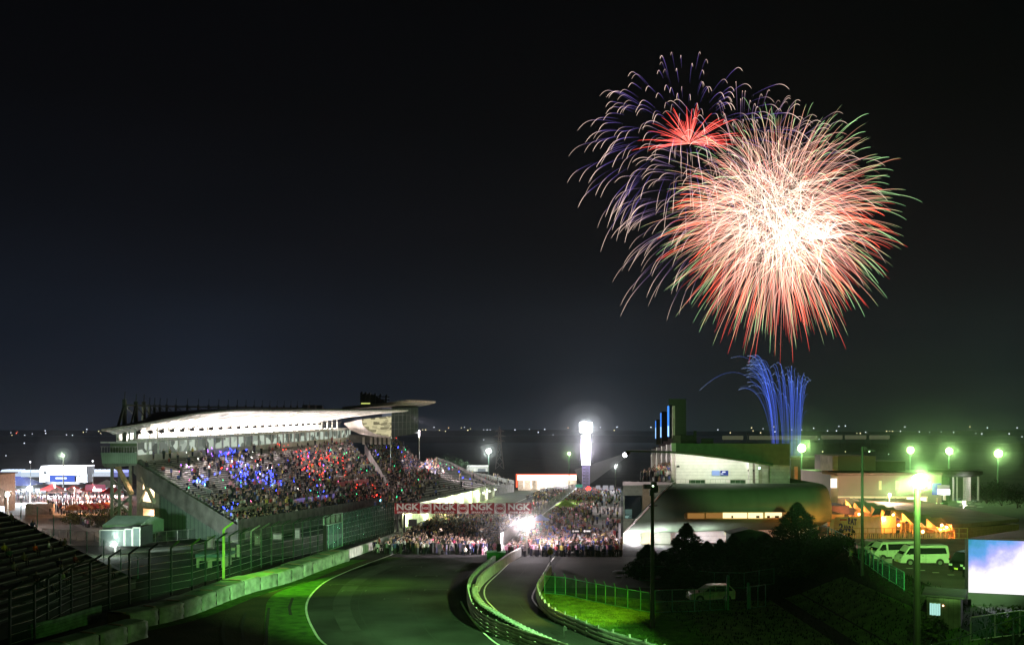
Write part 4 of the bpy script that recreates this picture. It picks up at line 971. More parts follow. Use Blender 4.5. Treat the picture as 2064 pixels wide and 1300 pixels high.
for i in range(4):
    w_ = wp_ if i else wp_ - .05
    b = MB(); b.box((xx + w_ / 2, .1, zc), (w_ - .03, .06, h)); b.build('banner_panel', M_red, t)
    text('lettering', 'NGK', 1.42, M_bw, t, (xx + w_ / 2, .05, zc + .2), bold=.05, sx=1.18)
    text('lettering', 'SPARK PLUGS', .42, M_bw, t, (xx + w_ / 2, .05, zc - .68), bold=.012, sx=1.3)
    light('banner_light', 'SPOT', (xx + w_ / 2, -7, zc - 3.2), 620, (1, .85, .8), .2, target=(xx + w_ / 2, 0, zc), angle=75, parent=t)  # unseen spot added before the gantry to brighten its banner
    xx += w_
    if i < 3:
        b = MB(); b.box((xx + wr / 2, .1, zc), (wr - .02, .06, h)); b.build('banner_panel', M_bw, t)
        b = MB(); b.tube([(xx + wr / 2, .06, zc), (xx + wr / 2, .02, zc)], .8, 24); b.build('roundel', M_red, t)
        b = MB(); b.tube([(xx + wr / 2, .015, zc), (xx + wr / 2, .005, zc)], .7, 24); b.build('roundel_ring', M_bw, t)
        b = MB(); b.tube([(xx + wr / 2, .0, zc), (xx + wr / 2, -.01, zc)], .64, 24); b.build('roundel_field', M_red, t)
        text('lettering', 'NGK', .48, M_bw, t, (xx + wr / 2, -.02, zc + .02), bold=.015, sx=1.1); xx += wr

# small sponsor boards on posts over the pit lane crowd
for px, lb in ((1160, 'left dark sponsor board with white emblem over the pit lane crowd'), (1183, 'right dark sponsor board with white emblem over the pit lane crowd')):
    p = W(px, 1070, 150); t = thing('sponsor_board', lb, 'sign', (p.x, p.y, base(150)))
    b = MB(); b.box((0, 0, p.z - base(150)), (1.45, .1, .75)); b.build('board', M_black, t)
    b = MB(); b.bar((-.6, .05, 0), (-.6, .05, p.z - base(150)), .07); b.bar((.6, .05, 0), (.6, .05, p.z - base(150)), .07); b.build('post', M_steel, t)
    b = MB(); b.tube([(-.35, -.06, p.z - base(150)), (-.35, -.08, p.z - base(150))], .17, 12); b.box((.2, -.07, p.z - base(150)), (.6, .02, .22)); b.build('emblem', M_bw, t)

# ================================================================ PIT BUILDING
PB = thing('pit_building', 'rounded dark green pit building with warm window strip and white upper floor', 'building', (0, 0, 0))
M_shell = mat('green_grey_shell', (.13, .19, .13), .85, var=.15, scale=.15, spec=.1, wave=('X', .08, .93))
prof = [(973.5, 1358, 1650, 10), (975.5, 1355, 1658, 6.5), (981, 1348, 1666, 3.4), (991, 1337, 1671, 1.5), (1005, 1324, 1674, .5), (1022, 1308, 1677, 0), (1040, 1292, 1677, .2), (1052, 1280, 1675, .9), (1061, 1271, 1670, 2.2), (1068, 1264, 1657, 4), (1075, 1258, 1640, 7)]
rows = []
for y, xl, xr, dy in prof:
    r_ = []
    for k in range(25):
        a = k / 24; e_ = max(0, (a - .93) / .07); yy = y + (-(a) * (10 if y > 1060 else 0)) ; 
        r_.append(W(xl + (xr - xl) * a, yy, 142 + dy + 5 * e_ * e_))
    rows.append(r_)
b = MB(); b.grid(rows); b.build('shell', M_shell, PB, smooth=True)
b = MB(); b.grid([[rows[i][0] for i in range(len(rows))], [Vector((rows[i][0].x * (rows[i][0].y + 34) / rows[i][0].y + .3, rows[i][0].y + 34, rows[i][0].z)) for i in range(len(rows))]]); b.build('shell_side', M_shell, PB)
b = MB(); b.grid([[rows[i][-1] for i in range(len(rows))], [rows[i][-1] + Vector((.6, 40, 0)) for i in range(len(rows))]]); b.build('shell_side', M_shell, PB)
# trim line on the sloping left edge
b = MB(); b.tube([r_[0] + Vector((-.05, -.1, .05)) for r_ in rows], .12, 6); b.build('edge_trim', M_pinkw, PB)
# window strip
Yw = 141.9
def pane(x0, y0, x1, y1, name, m, Y=Yw, d=.12, parent=PB):
    b = MB(); b.hexa([W(x0, y1, Y), W(x1, y1, Y), W(x1, y1, Y + d), W(x0, y1, Y + d), W(x0, y0, Y), W(x1, y0, Y), W(x1, y0, Y + d), W(x0, y0, Y + d)]); return b.build(name, m, parent)
b = MB(); pts = [(1380 + 5 - 5 * math.cos(a), 1039.5 - 6.8 * math.sin(a)) for a in [math.pi / 2 - i * math.pi / 8 for i in range(9)]]
pts = [(1386 - 6.5 * math.sin(i * math.pi / 10), 1039.3 - 7.2 * math.cos(i * math.pi / 10)) for i in range(11)] + [(1586, 1045.8), (1586, 1031.3)]
b.prism([W(x, y, 141.75) for x, y in pts], (0, .4, 0)); b.build('window_frame', mat('amber_frame', (.45, .3, .12), .5), PB)
M_dimw = em('dim_amber_room', (.55, .27, .07), .55); M_brw = lit_room('bright_amber_room', (1, .78, .4), 1.7, (.3, 1, 1.1), .55)
pane(1386, 1034, 1420, 1044.5, 'window', M_dimw, 141.6); pane(1423, 1033.5, 1455, 1044, 'window', M_dimw, 141.6)
pane(1457, 1033, 1506, 1044, 'window', M_brw, 141.6); pane(1508, 1033, 1538, 1044, 'window', M_brw, 141.6); pane(1542, 1032.5, 1576, 1043, 'window', M_brw, 141.6); pane(1578, 1032.5, 1585, 1043, 'window', M_dimw, 141.6)
for i, (x0, w_) in enumerate([(1524, 7), (1546, 6), (1562, 8), (1474, 4)]): pane(x0, 1039, x0 + w_, 1043.5, 'window_ledge_items', M_black, 141.5, .08)
# white wall below
b = MB(); b.hexa([W(1246, 1130, 151), W(1650, 1118, 151), W(1650, 1118, 160), W(1246, 1130, 160), W(1258, 1066, 151), W(1650, 1058, 151), W(1650, 1058, 160), W(1258, 1066, 160)]); b.build('lower_wall', mat('white_wall_boards', (.7, .72, .7), .6, var=.08, wave=('Z', .5, .8)), PB)
pane(1460, 1070, 1514, 1077, 'skylight_panel', em('yellow_panel', (.75, .72, .45), .85), 150.6, .3)
light('under_light', 'POINT', W(1278, 1090, 147.5), 1500, (1, .92, .95), .5, parent=PB); light('under_light', 'POINT', W(1330, 1088, 146.0), 1800, (1, .92, .95), .4, parent=PB); light('under_light', 'POINT', W(1420, 1088, 146.0), 700, (1, .92, .95), .4, parent=PB)
b = MB(); b.ball(W(1283, 1086, 148.5), .55, 12); b.build('under_lamp', em('under_lamp_glow', (1, .95, .97), 25), PB)
# left box with dark glass
b = MB(); b.hexa([W(1256, 1120, 149), W(1352, 1120, 149), W(1352, 1120, 190), W(1256, 1120, 190), W(1256, 976, 149), W(1352, 976, 149), W(1352, 976, 190), W(1256, 976, 190)]); b.build('end_block', mat('olive_panels', (.16, .19, .14), .6, var=.15, wave=('Z', .25, .8)), PB)
M_dglass = mat('dark_glass', (.01, .015, .02), .12, spec=.7, var=.3)
pane(1259, 999, 1293, 1045, 'corner_glass', M_dglass, 148.8); pane(1260, 1026, 1274, 1044, 'lit_booth', lit_room('teal_booth', (.3, .5, .45), .6, (1, 1, 1.4), .1), 148.7, .08)
b = MB(); b.hexa([W(1295, 1120, 148.6), W(1312, 1120, 148.6), W(1312, 1120, 149), W(1295, 1120, 149), W(1295, 976, 148.6), W(1312, 976, 148.6), W(1312, 976, 149), W(1295, 976, 149)]); b.build('tan_pilaster', mat('tan_panel', (.2, .17, .1), .7), PB)
# terrace, upper white wall, wing roof
b = MB(); b.hexa([W(1255, 978, 148.5), W(1362, 976, 148.5), W(1362, 976, 190), W(1262, 976, 190), W(1255, 970, 148.5), W(1362, 972, 148.5), W(1362, 972, 190), W(1262, 972, 190)]); b.build('terrace_slab', M_pinkw, PB)
b = MB(); b.hexa([W(1355, 976, 151.5), W(1600, 976, 151.5), W(1600, 976, 190), W(1355, 976, 190), W(1355, 973.6, 151.5), W(1600, 973.6, 151.5), W(1600, 973.6, 190), W(1355, 973.6, 190)]); b.build('terrace_slab', M_pinkw, PB)
M_ww = mat('white_board_wall', (.72, .7, .67), .6, var=.06, wave=('Z', .6, .82))
b = MB(); b.prism([W(x, y, 158) for x, y in [(1362, 976), (1362, 913), (1440, 921), (1514, 931), (1514, 976)]], (0, .5, 0)); b.build('upper_wall', M_ww, PB)
b = MB(); b.hexa([W(1514, 976, 160), W(1550, 976, 160), W(1550, 976, 161), W(1514, 976, 161), W(1514, 932, 160), W(1550, 934, 160), W(1550, 934, 161), W(1514, 932, 161)]); b.build('porch_wall', mat('porch_wall', (.3, .28, .22), .7), PB)
for x in (1513, 1525): b = MB(); b.bar(W(x, 976, 156), W(x, 930, 156), .5); b.build('porch_column', M_ww, PB)
pane(1536, 944, 1549, 974, 'door', mat('door_grey', (.4, .38, .34), .6), 159.6, .2)
b = MB(); b.ball(W(1530.5, 943, 157), .2, 8); b.build('exit_lamp', em('green_lamp', (.5, 1, .7), 5), PB)
b = MB(); b.hexa([W(1551, 976, 157), W(1592, 974, 157), W(1592, 974, 158), W(1551, 976, 158), W(1551, 936, 157), W(1592, 938, 157), W(1592, 938, 158), W(1551, 936, 158)]); b.build('side_wall', mat('grey_board_wall', (.3, .32, .27), .7, wave=('Z', .6, .8)), PB)
top_ = [(1262, 908), (1300, 908.5), (1352, 910.5), (1400, 915), (1450, 921), (1500, 928), (1558, 937)]
b = MB(); M_wing = mat('wing_green', (.09, .17, .07), .6, var=.15)
r0 = [W(x, y + 2.6, 147) for x, y in top_]; r1 = [W(x, y - .5, 147) for x, y in top_]; r2 = [W(x + (3 if x < 1300 else 0), y - 2.2, 164) for x, y in top_]; r3 = [W(x + (3 if x < 1300 else 0), y + 1.5, 164) for x, y in top_]
b.grid([r0, r1, r2, r3, r0]); b.add([r0[0], r1[0], r2[0], r3[0]], [(0, 1, 2, 3)]); b.build('wing_roof', M_wing, PB)
b = MB(); b.hexa([W(1352, 974, 162), W(1592, 974, 162), W(1592, 974, 190), W(1352, 974, 190), W(1352, 893, 162), W(1592, 894, 162), W(1592, 894, 190), W(1352, 893, 190)]); b.build('upper_block', mat('upper_block_green', (.07, .12, .065), .7, var=.12, wave=('X', .1, .9)), PB)
pane(1435, 948, 1450.5, 958, 'screen_left_half', em('pale_blue_screen', (.35, .5, .85), 1.0), 157.6, .2); 
pane(1452, 948, 1468, 958, 'screen_right_half', em('dark_blue_screen', (.05, .08, .3), 1.0), 157.6, .2)
b = MB(); b.box(W(1459, 951, 157.4), (.5, .1, .2)); b.box(W(1455, 954.5, 157.4), (.4, .1, .12)); b.build('screen_picture', em('white_glyphs', (.8, .85, 1), 1.2), PB)
for x0, x1 in ((1389, 1421), (1472, 1503)): pane(x0, 967, x1, 975.5, 'planter', mat('planter_green', (.03, .08, .04), .6), 152.5, .5)
b = MB(); b.bar(W(1362, 966, 152.4), W(1552, 966, 152.4), .05)
for x in range(1362, 1553, 10): b.bar(W(x, 975, 152.4), W(x, 966, 152.4), .04)
b.build('railing', M_steel, PB)
for x in (1367, 1510, 1520): b = MB(); b.box(W(x, 940 + (8 if x > 1400 else 0), 157.3), (.35, .5, .25)); b.bar(W(x, 938 + (8 if x > 1400 else 0), 157.8), W(x, 940 + (8 if x > 1400 else 0), 157.3), .08); b.build('wall_camera', M_black, PB)
for x in (1400, 1470): light('wing_light', 'POINT', W(x, 930, 153), 800, (1, .93, .86), .3, parent=PB)
light('porch_light', 'POINT', W(1519, 937, 157.6), 120, (1, .95, .85), .2, parent=PB)
for x in (1385, 1508): light('terrace_light', 'POINT', W(x, 966, 150.8), 22, (1, .93, .86), .2, parent=PB)
# receding glazed side with white pillars, terrace stand
for i in range(5):
    Y = 160 + i * 13; x = 1357 - i * 10
    b = MB(); b.bar(W(x, 974, Y), W(x, 893 + i * 3, Y), .7, .9); b.build('pillar', M_ww, PB)
    b = MB(); b.hexa([W(x, 973, Y + 2), W(x - 6, 973, Y + 12), W(x - 5, 973, Y + 12), W(x + 1, 973, Y + 2), W(x, 916, Y + 2), W(x - 6, 916, Y + 12), W(x - 5, 916, Y + 12), W(x + 1, 916, Y + 2)]); b.build('side_glass', lit_room('lounge_side', (.6, .5, .45), .5, (1, .4, .8), .1), PB)
b = MB()
for i in range(7): 
    for k in range(1): b.hexa([W(1290 + i * 7, 974, 153 + i*2), W(1352, 974, 153 + i*2), W(1352, 974, 155 + i*2), W(1290 + i * 7, 974, 155 + i*2), W(1290 + i * 7, 970 - i * 3.4, 153 + i*2), W(1352, 970 - i * 3.4, 153 + i*2), W(1352, 970 - i * 3.4, 155 + i*2), W(1290 + i * 7, 970 - i * 3.4, 155 + i*2)])
b.build('terrace_steps', M_tread, PB)
light('side_light', 'POINT', W(1335, 935, 158), 240, (1, .8, .75), .3, parent=PB)
for i in range(5):
    b = MB(); Y = 163 + i * 15; b.hexa([W(1355 - i * 9, 917, Y), W(1372 - i * 9, 917, Y), W(1372 - i * 9, 917, Y + 6), W(1355 - i * 9, 917, Y + 6), W(1355 - i * 9, 877 + i * 6, Y), W(1372 - i * 9, 877 + i * 6, Y), W(1372 - i * 9, 877 + i * 6, Y + 6), W(1355 - i * 9, 877 + i * 6, Y + 6)])
    b.build('roof_plant', mat('purple_grey_plant', (.12, .09, .1), .7), PB)
cr_ = MB()
for _ in range(110):
    i = random.randrange(7); x = random.uniform(1290 + i * 7, 1350); small_person(cr_, W(x, 970 - i * 3.4, 153.6 + i * 2), random.random() < .5, pick(3, 4, 2), random.uniform(0, 6), 1.0)
tag(cr_.build('crowd', M_crowd), 'guests seated on the corner terrace of the pit building', 'crowd', kind='stuff')
# rooftop towers
for (x0, x1, y0, y1, Y, bar_, lb, s_) in [(1348, 1383, 804, 892, 195, 1347, 'tallest black rooftop tower with a glowing blue edge', 2.2), (1333.5, 1346, 829, 894, 235, 1332, 'middle black rooftop tower with a glowing blue edge', 1.6), (1322.5, 1332, 845, 896, 285, 1321.5, 'smallest black rooftop tower with a glowing blue edge', 1.3)]:
    t = thing('roof_tower', lb, 'tower', (0, 0, 0)); b = MB(); 
    b.hexa([W(x0, y1, Y), W(x1, y1, Y), W(x1, y1, Y + 14), W(x0, y1, Y + 14), W(x0, y0, Y), W(x1, y0, Y), W(x1, y0, Y + 14), W(x0, y0, Y + 14)]); b.build('shaft', mat('black_cladding', (.008, .009, .011), .35, spec=.3, wave=('Z', .3, .6)), t)
    b = MB(); b.bar(W(bar_, y0 + (14 if x1 - x0 > 20 else 3), Y - .4), W(bar_, y1 - 12, Y - .4), .14 * s_, .3, mi=0); b.build('light_strip', em('blue_strip', (.06, .28, 1), 1.3), t)
    b = MB(); b.bar(W(bar_, y1 - 34, Y - .6), W(bar_, y1 - 13, Y - .6), .11 * s_, .3); b.build('light_strip', em('blue_strip_hot', (.4, .7, 1), 1.6), t)
t = thing('white_fin', 'slim pale concrete fin in front of the tallest rooftop tower', 'fin', (0, 0, 0)); b = MB(); b.bar(W(1357.5, 893, 190), W(1357.5, 818, 190), .5, .4); b.build('fin', mat('fin_paint', (.5, .46, .38), .7), t); light('fin_light', 'POINT', W(1357, 898, 186), 60, (1, .9, .75), .3, parent=t)
t = thing('roof_equipment', 'dark rooftop plant boxes behind the pit building parapet', 'equipment', (0, 0, 0))
for x0, x1, y0, y1, Y in ((1360, 1402, 877, 894, 185), (1398, 1404, 868, 894, 184), (1413, 1438, 884, 894, 180)):
    b = MB(); b.hexa([W(x0, y1, Y), W(x1, y1, Y), W(x1, y1, Y + 5), W(x0, y1, Y + 5), W(x0, y0, Y), W(x1, y0, Y), W(x1, y0, Y + 5), W(x0, y0, Y + 5)]); b.build('plant_box', mat('dark_plant', (.03, .03, .032), .7), t)
b = MB(); b.bar(W(1506, 894, 175), W(1506, 872, 175), .12); tag(b.build('antenna', M_black), 'thin antenna on the pit building roof', 'antenna')

# ================================================================ SCORE TOWER on the straight
p = W(1181, 985, 450); t = thing('score_tower', 'tall slim score tower glowing white above the main straight', 'tower', (p.x, 450, p.z))
k_ = 450 / F
b = MB()
for sx in (-1, 1):
    for sy in (-1, 1): b.bar((sx * 1.5, sy * 1.5, 0), (sx * 1.5, sy * 1.5, 48 * k_), .35)
for i in range(8):
    z0, z1 = i * 6 * k_, (i + 1) * 6 * k_; b.bar((-1.5, -1.5, z0), (1.5, -1.5, z1), .2); b.bar((1.5, -1.5, z0), (-1.5, -1.5, z1), .2); b.bar((-1.5, -1.5, z1), (1.5, -1.5, z1), .25)
b.build('lattice', mat('violet_steel', (.1, .08, .16), .5), t)
b = MB(); b.box((0, 0, 78 * k_), (17 * k_, 3, 60 * k_)); b.build('display_column', em('display_white', (.95, .93, 1), 7), t)
b = MB(); b.box((0, 0, 80 * k_), (19.5 * k_, 2.4, 44 * k_)); b.build('display_side', em('display_violet', (.8, .7, 1), 3), t)
b = MB(); b.box((0, 0, 110.5 * k_), (12 * k_, 2, 4 * k_)); b.build('neck', M_black, t)
b = MB(); b.tube([(0, 0, 113 * k_), (0, 0, 116 * k_), (0, 0, 131 * k_), (0, 0, 134.5 * k_)], [11 * k_, 12.8 * k_, 12.8 * k_, 11 * k_], 20); b.build('crown_display', em('crown_white', (.93, .96, 1), 12), t, smooth=False)
mist(t, (0, -5, 123 * k_), 2.0, 80000, .5); mist(t, (0, -4, 80 * k_), 1.8, 45000, .4); light('tower_light', 'POINT', (0, -5, 123 * k_), 80000, (.85, .92, 1), 2.5, parent=t); light('tower_light', 'POINT', (0, -4, 80 * k_), 45000, (.9, .8, 1), 2, parent=t)
# far end of the straight
t = thing('lit_pavilion', 'white lit pavilion with a red neon edge at the end of the straight', 'building', (0, 0, 0)); Yp = 455
def bx(x0, y0, x1, y1, Y, d, name, m, par): 
    b = MB(); b.hexa([W(x0, y1, Y), W(x1, y1, Y), W(x1, y1, Y + d), W(x0, y1, Y + d), W(x0, y0, Y), W(x1, y0, Y), W(x1, y0, Y + d), W(x0, y0, Y + d)]); return b.build(name, m, par)
bx(1042, 957, 1162, 968, Yp, 20, 'lit_canopy', em('canopy_glow', (1, .9, .75), 2.2), t); bx(1040, 955, 1162, 957, Yp - 1, 20, 'neon_edge', em('neon_red', (1, .12, .05), 2.0), t); bx(1040, 957, 1043, 982, Yp - 1, 1, 'neon_edge', em('neon_red', (1, .12, .05), 2.0), t)
bx(1044, 968, 1162, 990, Yp + 6, 10, 'wall', mat('pavilion_wall', (.4, .35, .3), .7), t)
for x in (1055, 1070, 1085, 1100, 1112): bx(x, 968, x + 2, 984, Yp - .5, .5, 'column', M_ww, t)
light('canopy_light', 'POINT', W(1090, 973, Yp - 3), 9000, (1, .85, .75), .5, parent=t); light('canopy_light', 'POINT', W(1130, 973, Yp - 3), 9000, (1, .95, .8), .5, parent=t)
t = thing('far_bench_stand', 'dark stepped bench stand in front of the lit pavilion', 'grandstand', (0, 0, 0)); Q = (W(1085, 996, 400), W(1166, 986, 448), W(1088, 986, 425), W(1168, 974, 470)); tier(Q, 9, t, M_benchd, 8, drop=4)
bx(1160, 976, 1174, 982, 430, .3, 'sign', em('green_sign', (.1, .45, .3), .6), thing('exit_sign', 'green sign board beside the score tower foot', 'sign', (0, 0, 0)))
t = thing('start_lights', 'glowing red signal lamp over the straight', 'signal', W(1186, 985, 420)); b = MB(); b.ball((0, 0, 0), 1.0, 12); b.build('lamp', em('signal_red', (1, .03, .02), 8), t); b = MB(); b.bar((0, .5, -3), (0, .5, 0), .3); b.build('post', M_black, t); light('light', 'POINT', (0, -2, 0), 1500, (1, .08, .05), .8, parent=t)
for i, (x, w_) in enumerate(((1201, 9), (1215, 11), (1229, 8))):
    tag(bx(x, 978, x + w_, 987, 425, 1, 'sponsor_board', em('far_board_glow', (.5, .5, .55), .7), None), 'white glowing board at the end of the straight, %s from the red lamp' % ('first', 'second', 'third')[i], 'sign')
# guard booth on the wall etc.
t = thing('pit_wall_tent', 'blue and red canopy on the pit wall', 'canopy', (0, 0, 0)); p = W(1090, 1052, 185)
b = MB(); b.add([p + Vector((-1.6, -1.5, .4)), p + Vector((1.6, -1.5, .4)), p + Vector((1.6, 1.5, .4)), p + Vector((-1.6, 1.5, .4)), p + Vector((0, 0, 1.5))], [(0,1,4),(1,2,4),(2,3,4),(3,0,4),(3,2,1,0)]); b.build('cloth', mat('blue_canopy', (.08, .15, .7), .7), t)
b = MB(); b.box(p + Vector((-.4, -.9, -.5)), (1.6, .3, 1.6)); b.build('side_cloth', mat('red_canopy', (.7, .06, .05), .7), t)
b = MB(); [b.bar(p + Vector((sx, sy, -1.8)), p + Vector((sx, sy, .4)), .07) for sx in (-1.5, 1.5) for sy in (-1.4, 1.4)]; b.build('leg', M_steel, t)
p = W(1140, 1022, 250); t = thing('pit_wall_tent', 'lime green canopy on the pit wall', 'canopy', (0, 0, 0))
b = MB(); b.add([p + Vector((-2.6, -2, .4)), p + Vector((2.6, -2, .4)), p + Vector((2.6, 2, .4)), p + Vector((-2.6, 2, .4)), p + Vector((0, 0, 1.8))], [(0,1,4),(1,2,4),(2,3,4),(3,0,4),(3,2,1,0)]); b.build('cloth', mat('lime_canopy', (.4, .7, .1), .7), t)
b = MB(); [b.bar(p + Vector((sx, sy, -2.4)), p + Vector((sx, sy, .4)), .1) for sx in (-2.4, 2.4) for sy in (-1.9, 1.9)]; b.build('leg', M_steel, t)
# crash barriers and timing tables in front of the pit lane crowd
for i in range(5):
    p = G(1205 + i * 11 - (i > 2) * 0, 1121); t = thing('crowd_barrier', 'low steel crowd barrier at the near edge of the pit lane crowd', 'barrier', p, 0, 'crowd barriers at the near edge of the pit lane crowd')
    b = MB(); b.bar((-.35, 0, 0), (-.35, 0, 1.0), .05); b.bar((.35, 0, 0), (.35, 0, 1.0), .05); b.build('leg', M_steel, t); b = MB(); b.bar((-.37, 0, 1.0), (.37, 0, 1.0), .06); b.bar((-.37, 0, .5), (.37, 0, .5), .05); b.build('rail', M_steel, t)
p = W(1249, 1115, 137); t = thing('white_banner_pole', 'tall white feather banner by the pit building corner', 'banner', p); b = MB(); b.bar((0, 0, 0), (0, 0, 4.2), .3, .1); b.build('cloth', mat('white_cloth', (.75, .73, .76), .7), t)
# yellow marshal post
p = G(1109, 1138); t = thing('marshal_post', 'round yellow marshal disc on top of the pit exit wall end', 'sign', p)
b = MB(); b.bar((0, 0, 0), (0, 0, 1.5), .08); b.build('post', M_black, t); b = MB(); b.tube([(0, -.03, 1.55), (0, .03, 1.55)], .36, 14); b.build('disc', mat('yellow_paint', (.5, .35, .05), .6), t)
p = G(1137, 1287); t = thing('marker_board', 'small dark marker board on a thin post beside the pit exit', 'sign', p)
b = MB(); b.bar((0, 0, 0), (0, 0, 1.0), .05); b.build('post', M_black, t); b = MB(); b.box((.08, -.03, .78), (.28, .04, .3)); b.build('board', M_black, t)
for i, (px, py, w_) in enumerate(((1250, 1154, .9), (1247, 1164, .4))):
    p = G(px, py); b = MB(); b.ball((0, 0, .12), w_, 14, sz=.18); tag(b.build('covered_tyre', mat('white_cover', (.4, .4, .42), .6), loc=p), ('larger' if i == 0 else 'smaller') + ' pale flat cover lying on the paddock road', 'cover')
for (px, py, lb) in ((1187, 1117, 'white gantry post standing in the pit lane crowd'),):
    p = G(px, 1117); b = MB(); b.bar((0, 0, 0), (0, 0, 3.2), .12)
# ================================================================ VEHICLES
def vehicle(name, label, loc, rz, L_, Wd, body, roofz, belt, windows, wheels, wr_, paint, front_lights=True, roofw=.82, group=None, extras=None):
    """side outline (x forward-backward from the front, z) pushed across the width, narrower towards the roof"""
    t = thing(name, label, 'car' if L_ < 4.65 else 'van', loc, rz, group)
    def wd(z): return Wd / 2 * (1 - (1 - roofw) * max(0, (z - belt) / (roofz - belt)) ** 1.2) * (1 if z > .35 else .95)
    b = MB(); n = len(body); rows = []
    for s in (-1, -.9, 0, .9, 1):
        sh = .0 if abs(s) < .95 else .05
        rows.append([(x - L_/2 + (sh if x < L_/2 else -sh), s * wd(z), z - (sh if z > roofz - .15 else 0)) for x, z in body + [body[0]]])
    b.grid(rows)
    for q, fl in ((rows[0], 0), (rows[-1], 1)):
        ids = list(range(n)); b.add(q[:n], [tuple(ids if fl else ids[::-1])])
    b.build('body', paint, t, smooth=False)
    M_win = mat('car_glass', (.012, .016, .018), .15, spec=.6, var=.1)
    for poly in windows:
        for s in (-1, 1):
            b = MB(); b.prism([(x - L_/2, s * (wd(z) + .012), z) for x, z in poly], (0, s * .012, 0)); b.build('side_window', M_win, t)
    for fz in ((0),):
        fr = [p for p in body if p[0] < L_ * .33 and p[1] >= belt - .02]
        fr = sorted(fr, key=lambda p: p[1])
        if len(fr) >= 2:
            a, c = fr[0], fr[-1]; w0, w1 = wd(a[1]) * .86, wd(c[1]) * .86
            q = lambda p, w_, s: (p[0] - L_/2 - .03, s * w_, p[1] + .02)
            b = MB(); b.add([q(a, w0, -1), q(a, w0, 1), q(c, w1, 1), q(c, w1, -1)], [(0, 1, 2, 3)]); b.build('windscreen', M_win, t)
    for x in wheels:
        for s in (-1, 1):
            cx, cy_ = x - L_/2, s * (Wd/2 - .09)
            b = MB(); b.tube([(cx, cy_ - s*.11, wr_), (cx, cy_ - s*.09, wr_), (cx, cy_ + s*.10, wr_), (cx, cy_ + s*.115, wr_)], [wr_ * .9, wr_, wr_, wr_ * .9], 18); w_ = b.build('wheel', M_tyre, t)
            b = MB(); b.tube([(cx, cy_ + s*.11, wr_), (cx, cy_ + s*.125, wr_)], wr_ * .58, 12); b.build('rim', mat('rim_metal', (.45, .45, .45), .35, .7), w_)
            b = MB(); b.prism([(cx + wr_ * 1.18 * math.cos(a), s * (Wd/2 - .02), max(.24, wr_ + wr_ * 1.18 * math.sin(a))) for a in [i * math.pi / 8 - .3 for i in range(11)]], (0, s * .024, 0)); b.build('wheel_arch', M_black, t)
    for s in (-1, 1):
        b = MB(); b.box((-L_/2 - .0, s * Wd * .36, belt * .72), (.08, .3, .18)); b.build('headlight', mat('headlight_lens', (.6, .62, .6), .15, spec=.8), t)
        b = MB(); b.box((L_/2 - .0, s * Wd * .42, belt * .8), (.06, .14, .4)); b.build('tail_light', mat('tail_red', (.35, .02, .02), .3), t)
        b = MB(); b.box((-L_/2 + L_ * .16, s * (Wd/2 + .1), belt + .12), (.1, .16, .2)); b.build('door_mirror', M_black, t)
    b = MB(); b.box((-L_/2 - .02, 0, .42), (.12, Wd * .9, .22)); b.build('bumper', paint, t)
    b = MB(); b.box((-L_/2 - .09, 0, .42), (.02, .34, .16)); b.build('number_plate', mat('plate_yellow', (.6, .55, .1), .5), t)
    b = MB()
    for x in (L_ * .27, L_ * .5):
        for s in (-1, 1): b.box((x - L_/2, s * (Wd/2 * .985 + .006), belt * .62 + .1), (.015, .012, belt * .85))
    for s in (-1, 1): b.box((L_ * .44 - L_/2, s * (Wd/2 + .01), belt * .9), (.16, .03, .03))
    b.build('door_seams', M_black, t)
    return t
VANB = [(0.02, .3), (0, .62), (.06, .95), (.2, 1.08), (.78, 1.86), (1.02, 1.98), (4.45, 2.0), (4.62, 1.9), (4.7, 1.2), (4.7, .3)]
VANW = [[(.42, 1.15), (.86, 1.72), (1.22, 1.74), (1.22, 1.15)], [(1.42, 1.15), (1.42, 1.76), (4.3, 1.76), (4.42, 1.2)]]
M_vw = mat('van_white_paint', (.62, .66, .58), .3, var=.06, spec=.5)
LZ = 2.84
def lotp(px, py): Y = F * (CAMZ - LZ) / (py - 868); return Vector(((px - 1032) / F * Y, Y, LZ))
p = lotp(1859, 1138); vehicle('parked_van', 'white van parked on the lit car park in front of the dark pole', p, 0, 4.75, 1.75, VANB, 2.0, 1.1, VANW, (.85, 3.75), .33, M_vw)
p = lotp(1800, 1129); vehicle('parked_van', 'white van parked behind the scooter rider, second in the row', p, .12, 4.75, 1.75, VANB, 2.0, 1.1, VANW, (.85, 3.75), .33, M_vw)
MPVB = [(0.02, .3), (0, .6), (.1, .85), (.9, 1.02), (1.75, 1.52), (2.1, 1.6), (4.1, 1.62), (4.5, 1.2), (4.6, .9), (4.58, .3)]
MPVW = [[(1.15, 1.06), (1.75, 1.42), (2.15, 1.48), (2.15, 1.06)], [(2.25, 1.06), (2.25, 1.5), (4.05, 1.5), (4.35, 1.1)]]
p = lotp(1757, 1118); vehicle('parked_wagon', 'silver wagon parked furthest back at the orange yard railing', p, .25, 4.6, 1.75, MPVB, 1.62, 1.0, MPVW, (.85, 3.75), .32, mat('silver_paint', (.35, .38, .34), .3, .3))
KEIB = [(0.02, .25), (0, .6), (.08, .9), (.55, 1.05), (.95, 1.72), (1.15, 1.85), (3.2, 1.86), (3.38, 1.7), (3.4, .25)]
KEIW = [[(.75, 1.1), (1.05, 1.65), (1.45, 1.7), (1.45, 1.1)], [(1.55, 1.1), (1.55, 1.7), (3.1, 1.7), (3.2, 1.1)]]
p = lotp(1943, 1151); vehicle('small_car', 'small black boxy car with yellow number plate beside the big screen', p, .75, 3.4, 1.48, KEIB, 1.86, 1.05, KEIW, (.6, 2.8), .29, mat('black_car_paint', (.01, .01, .011), .2, spec=.6))
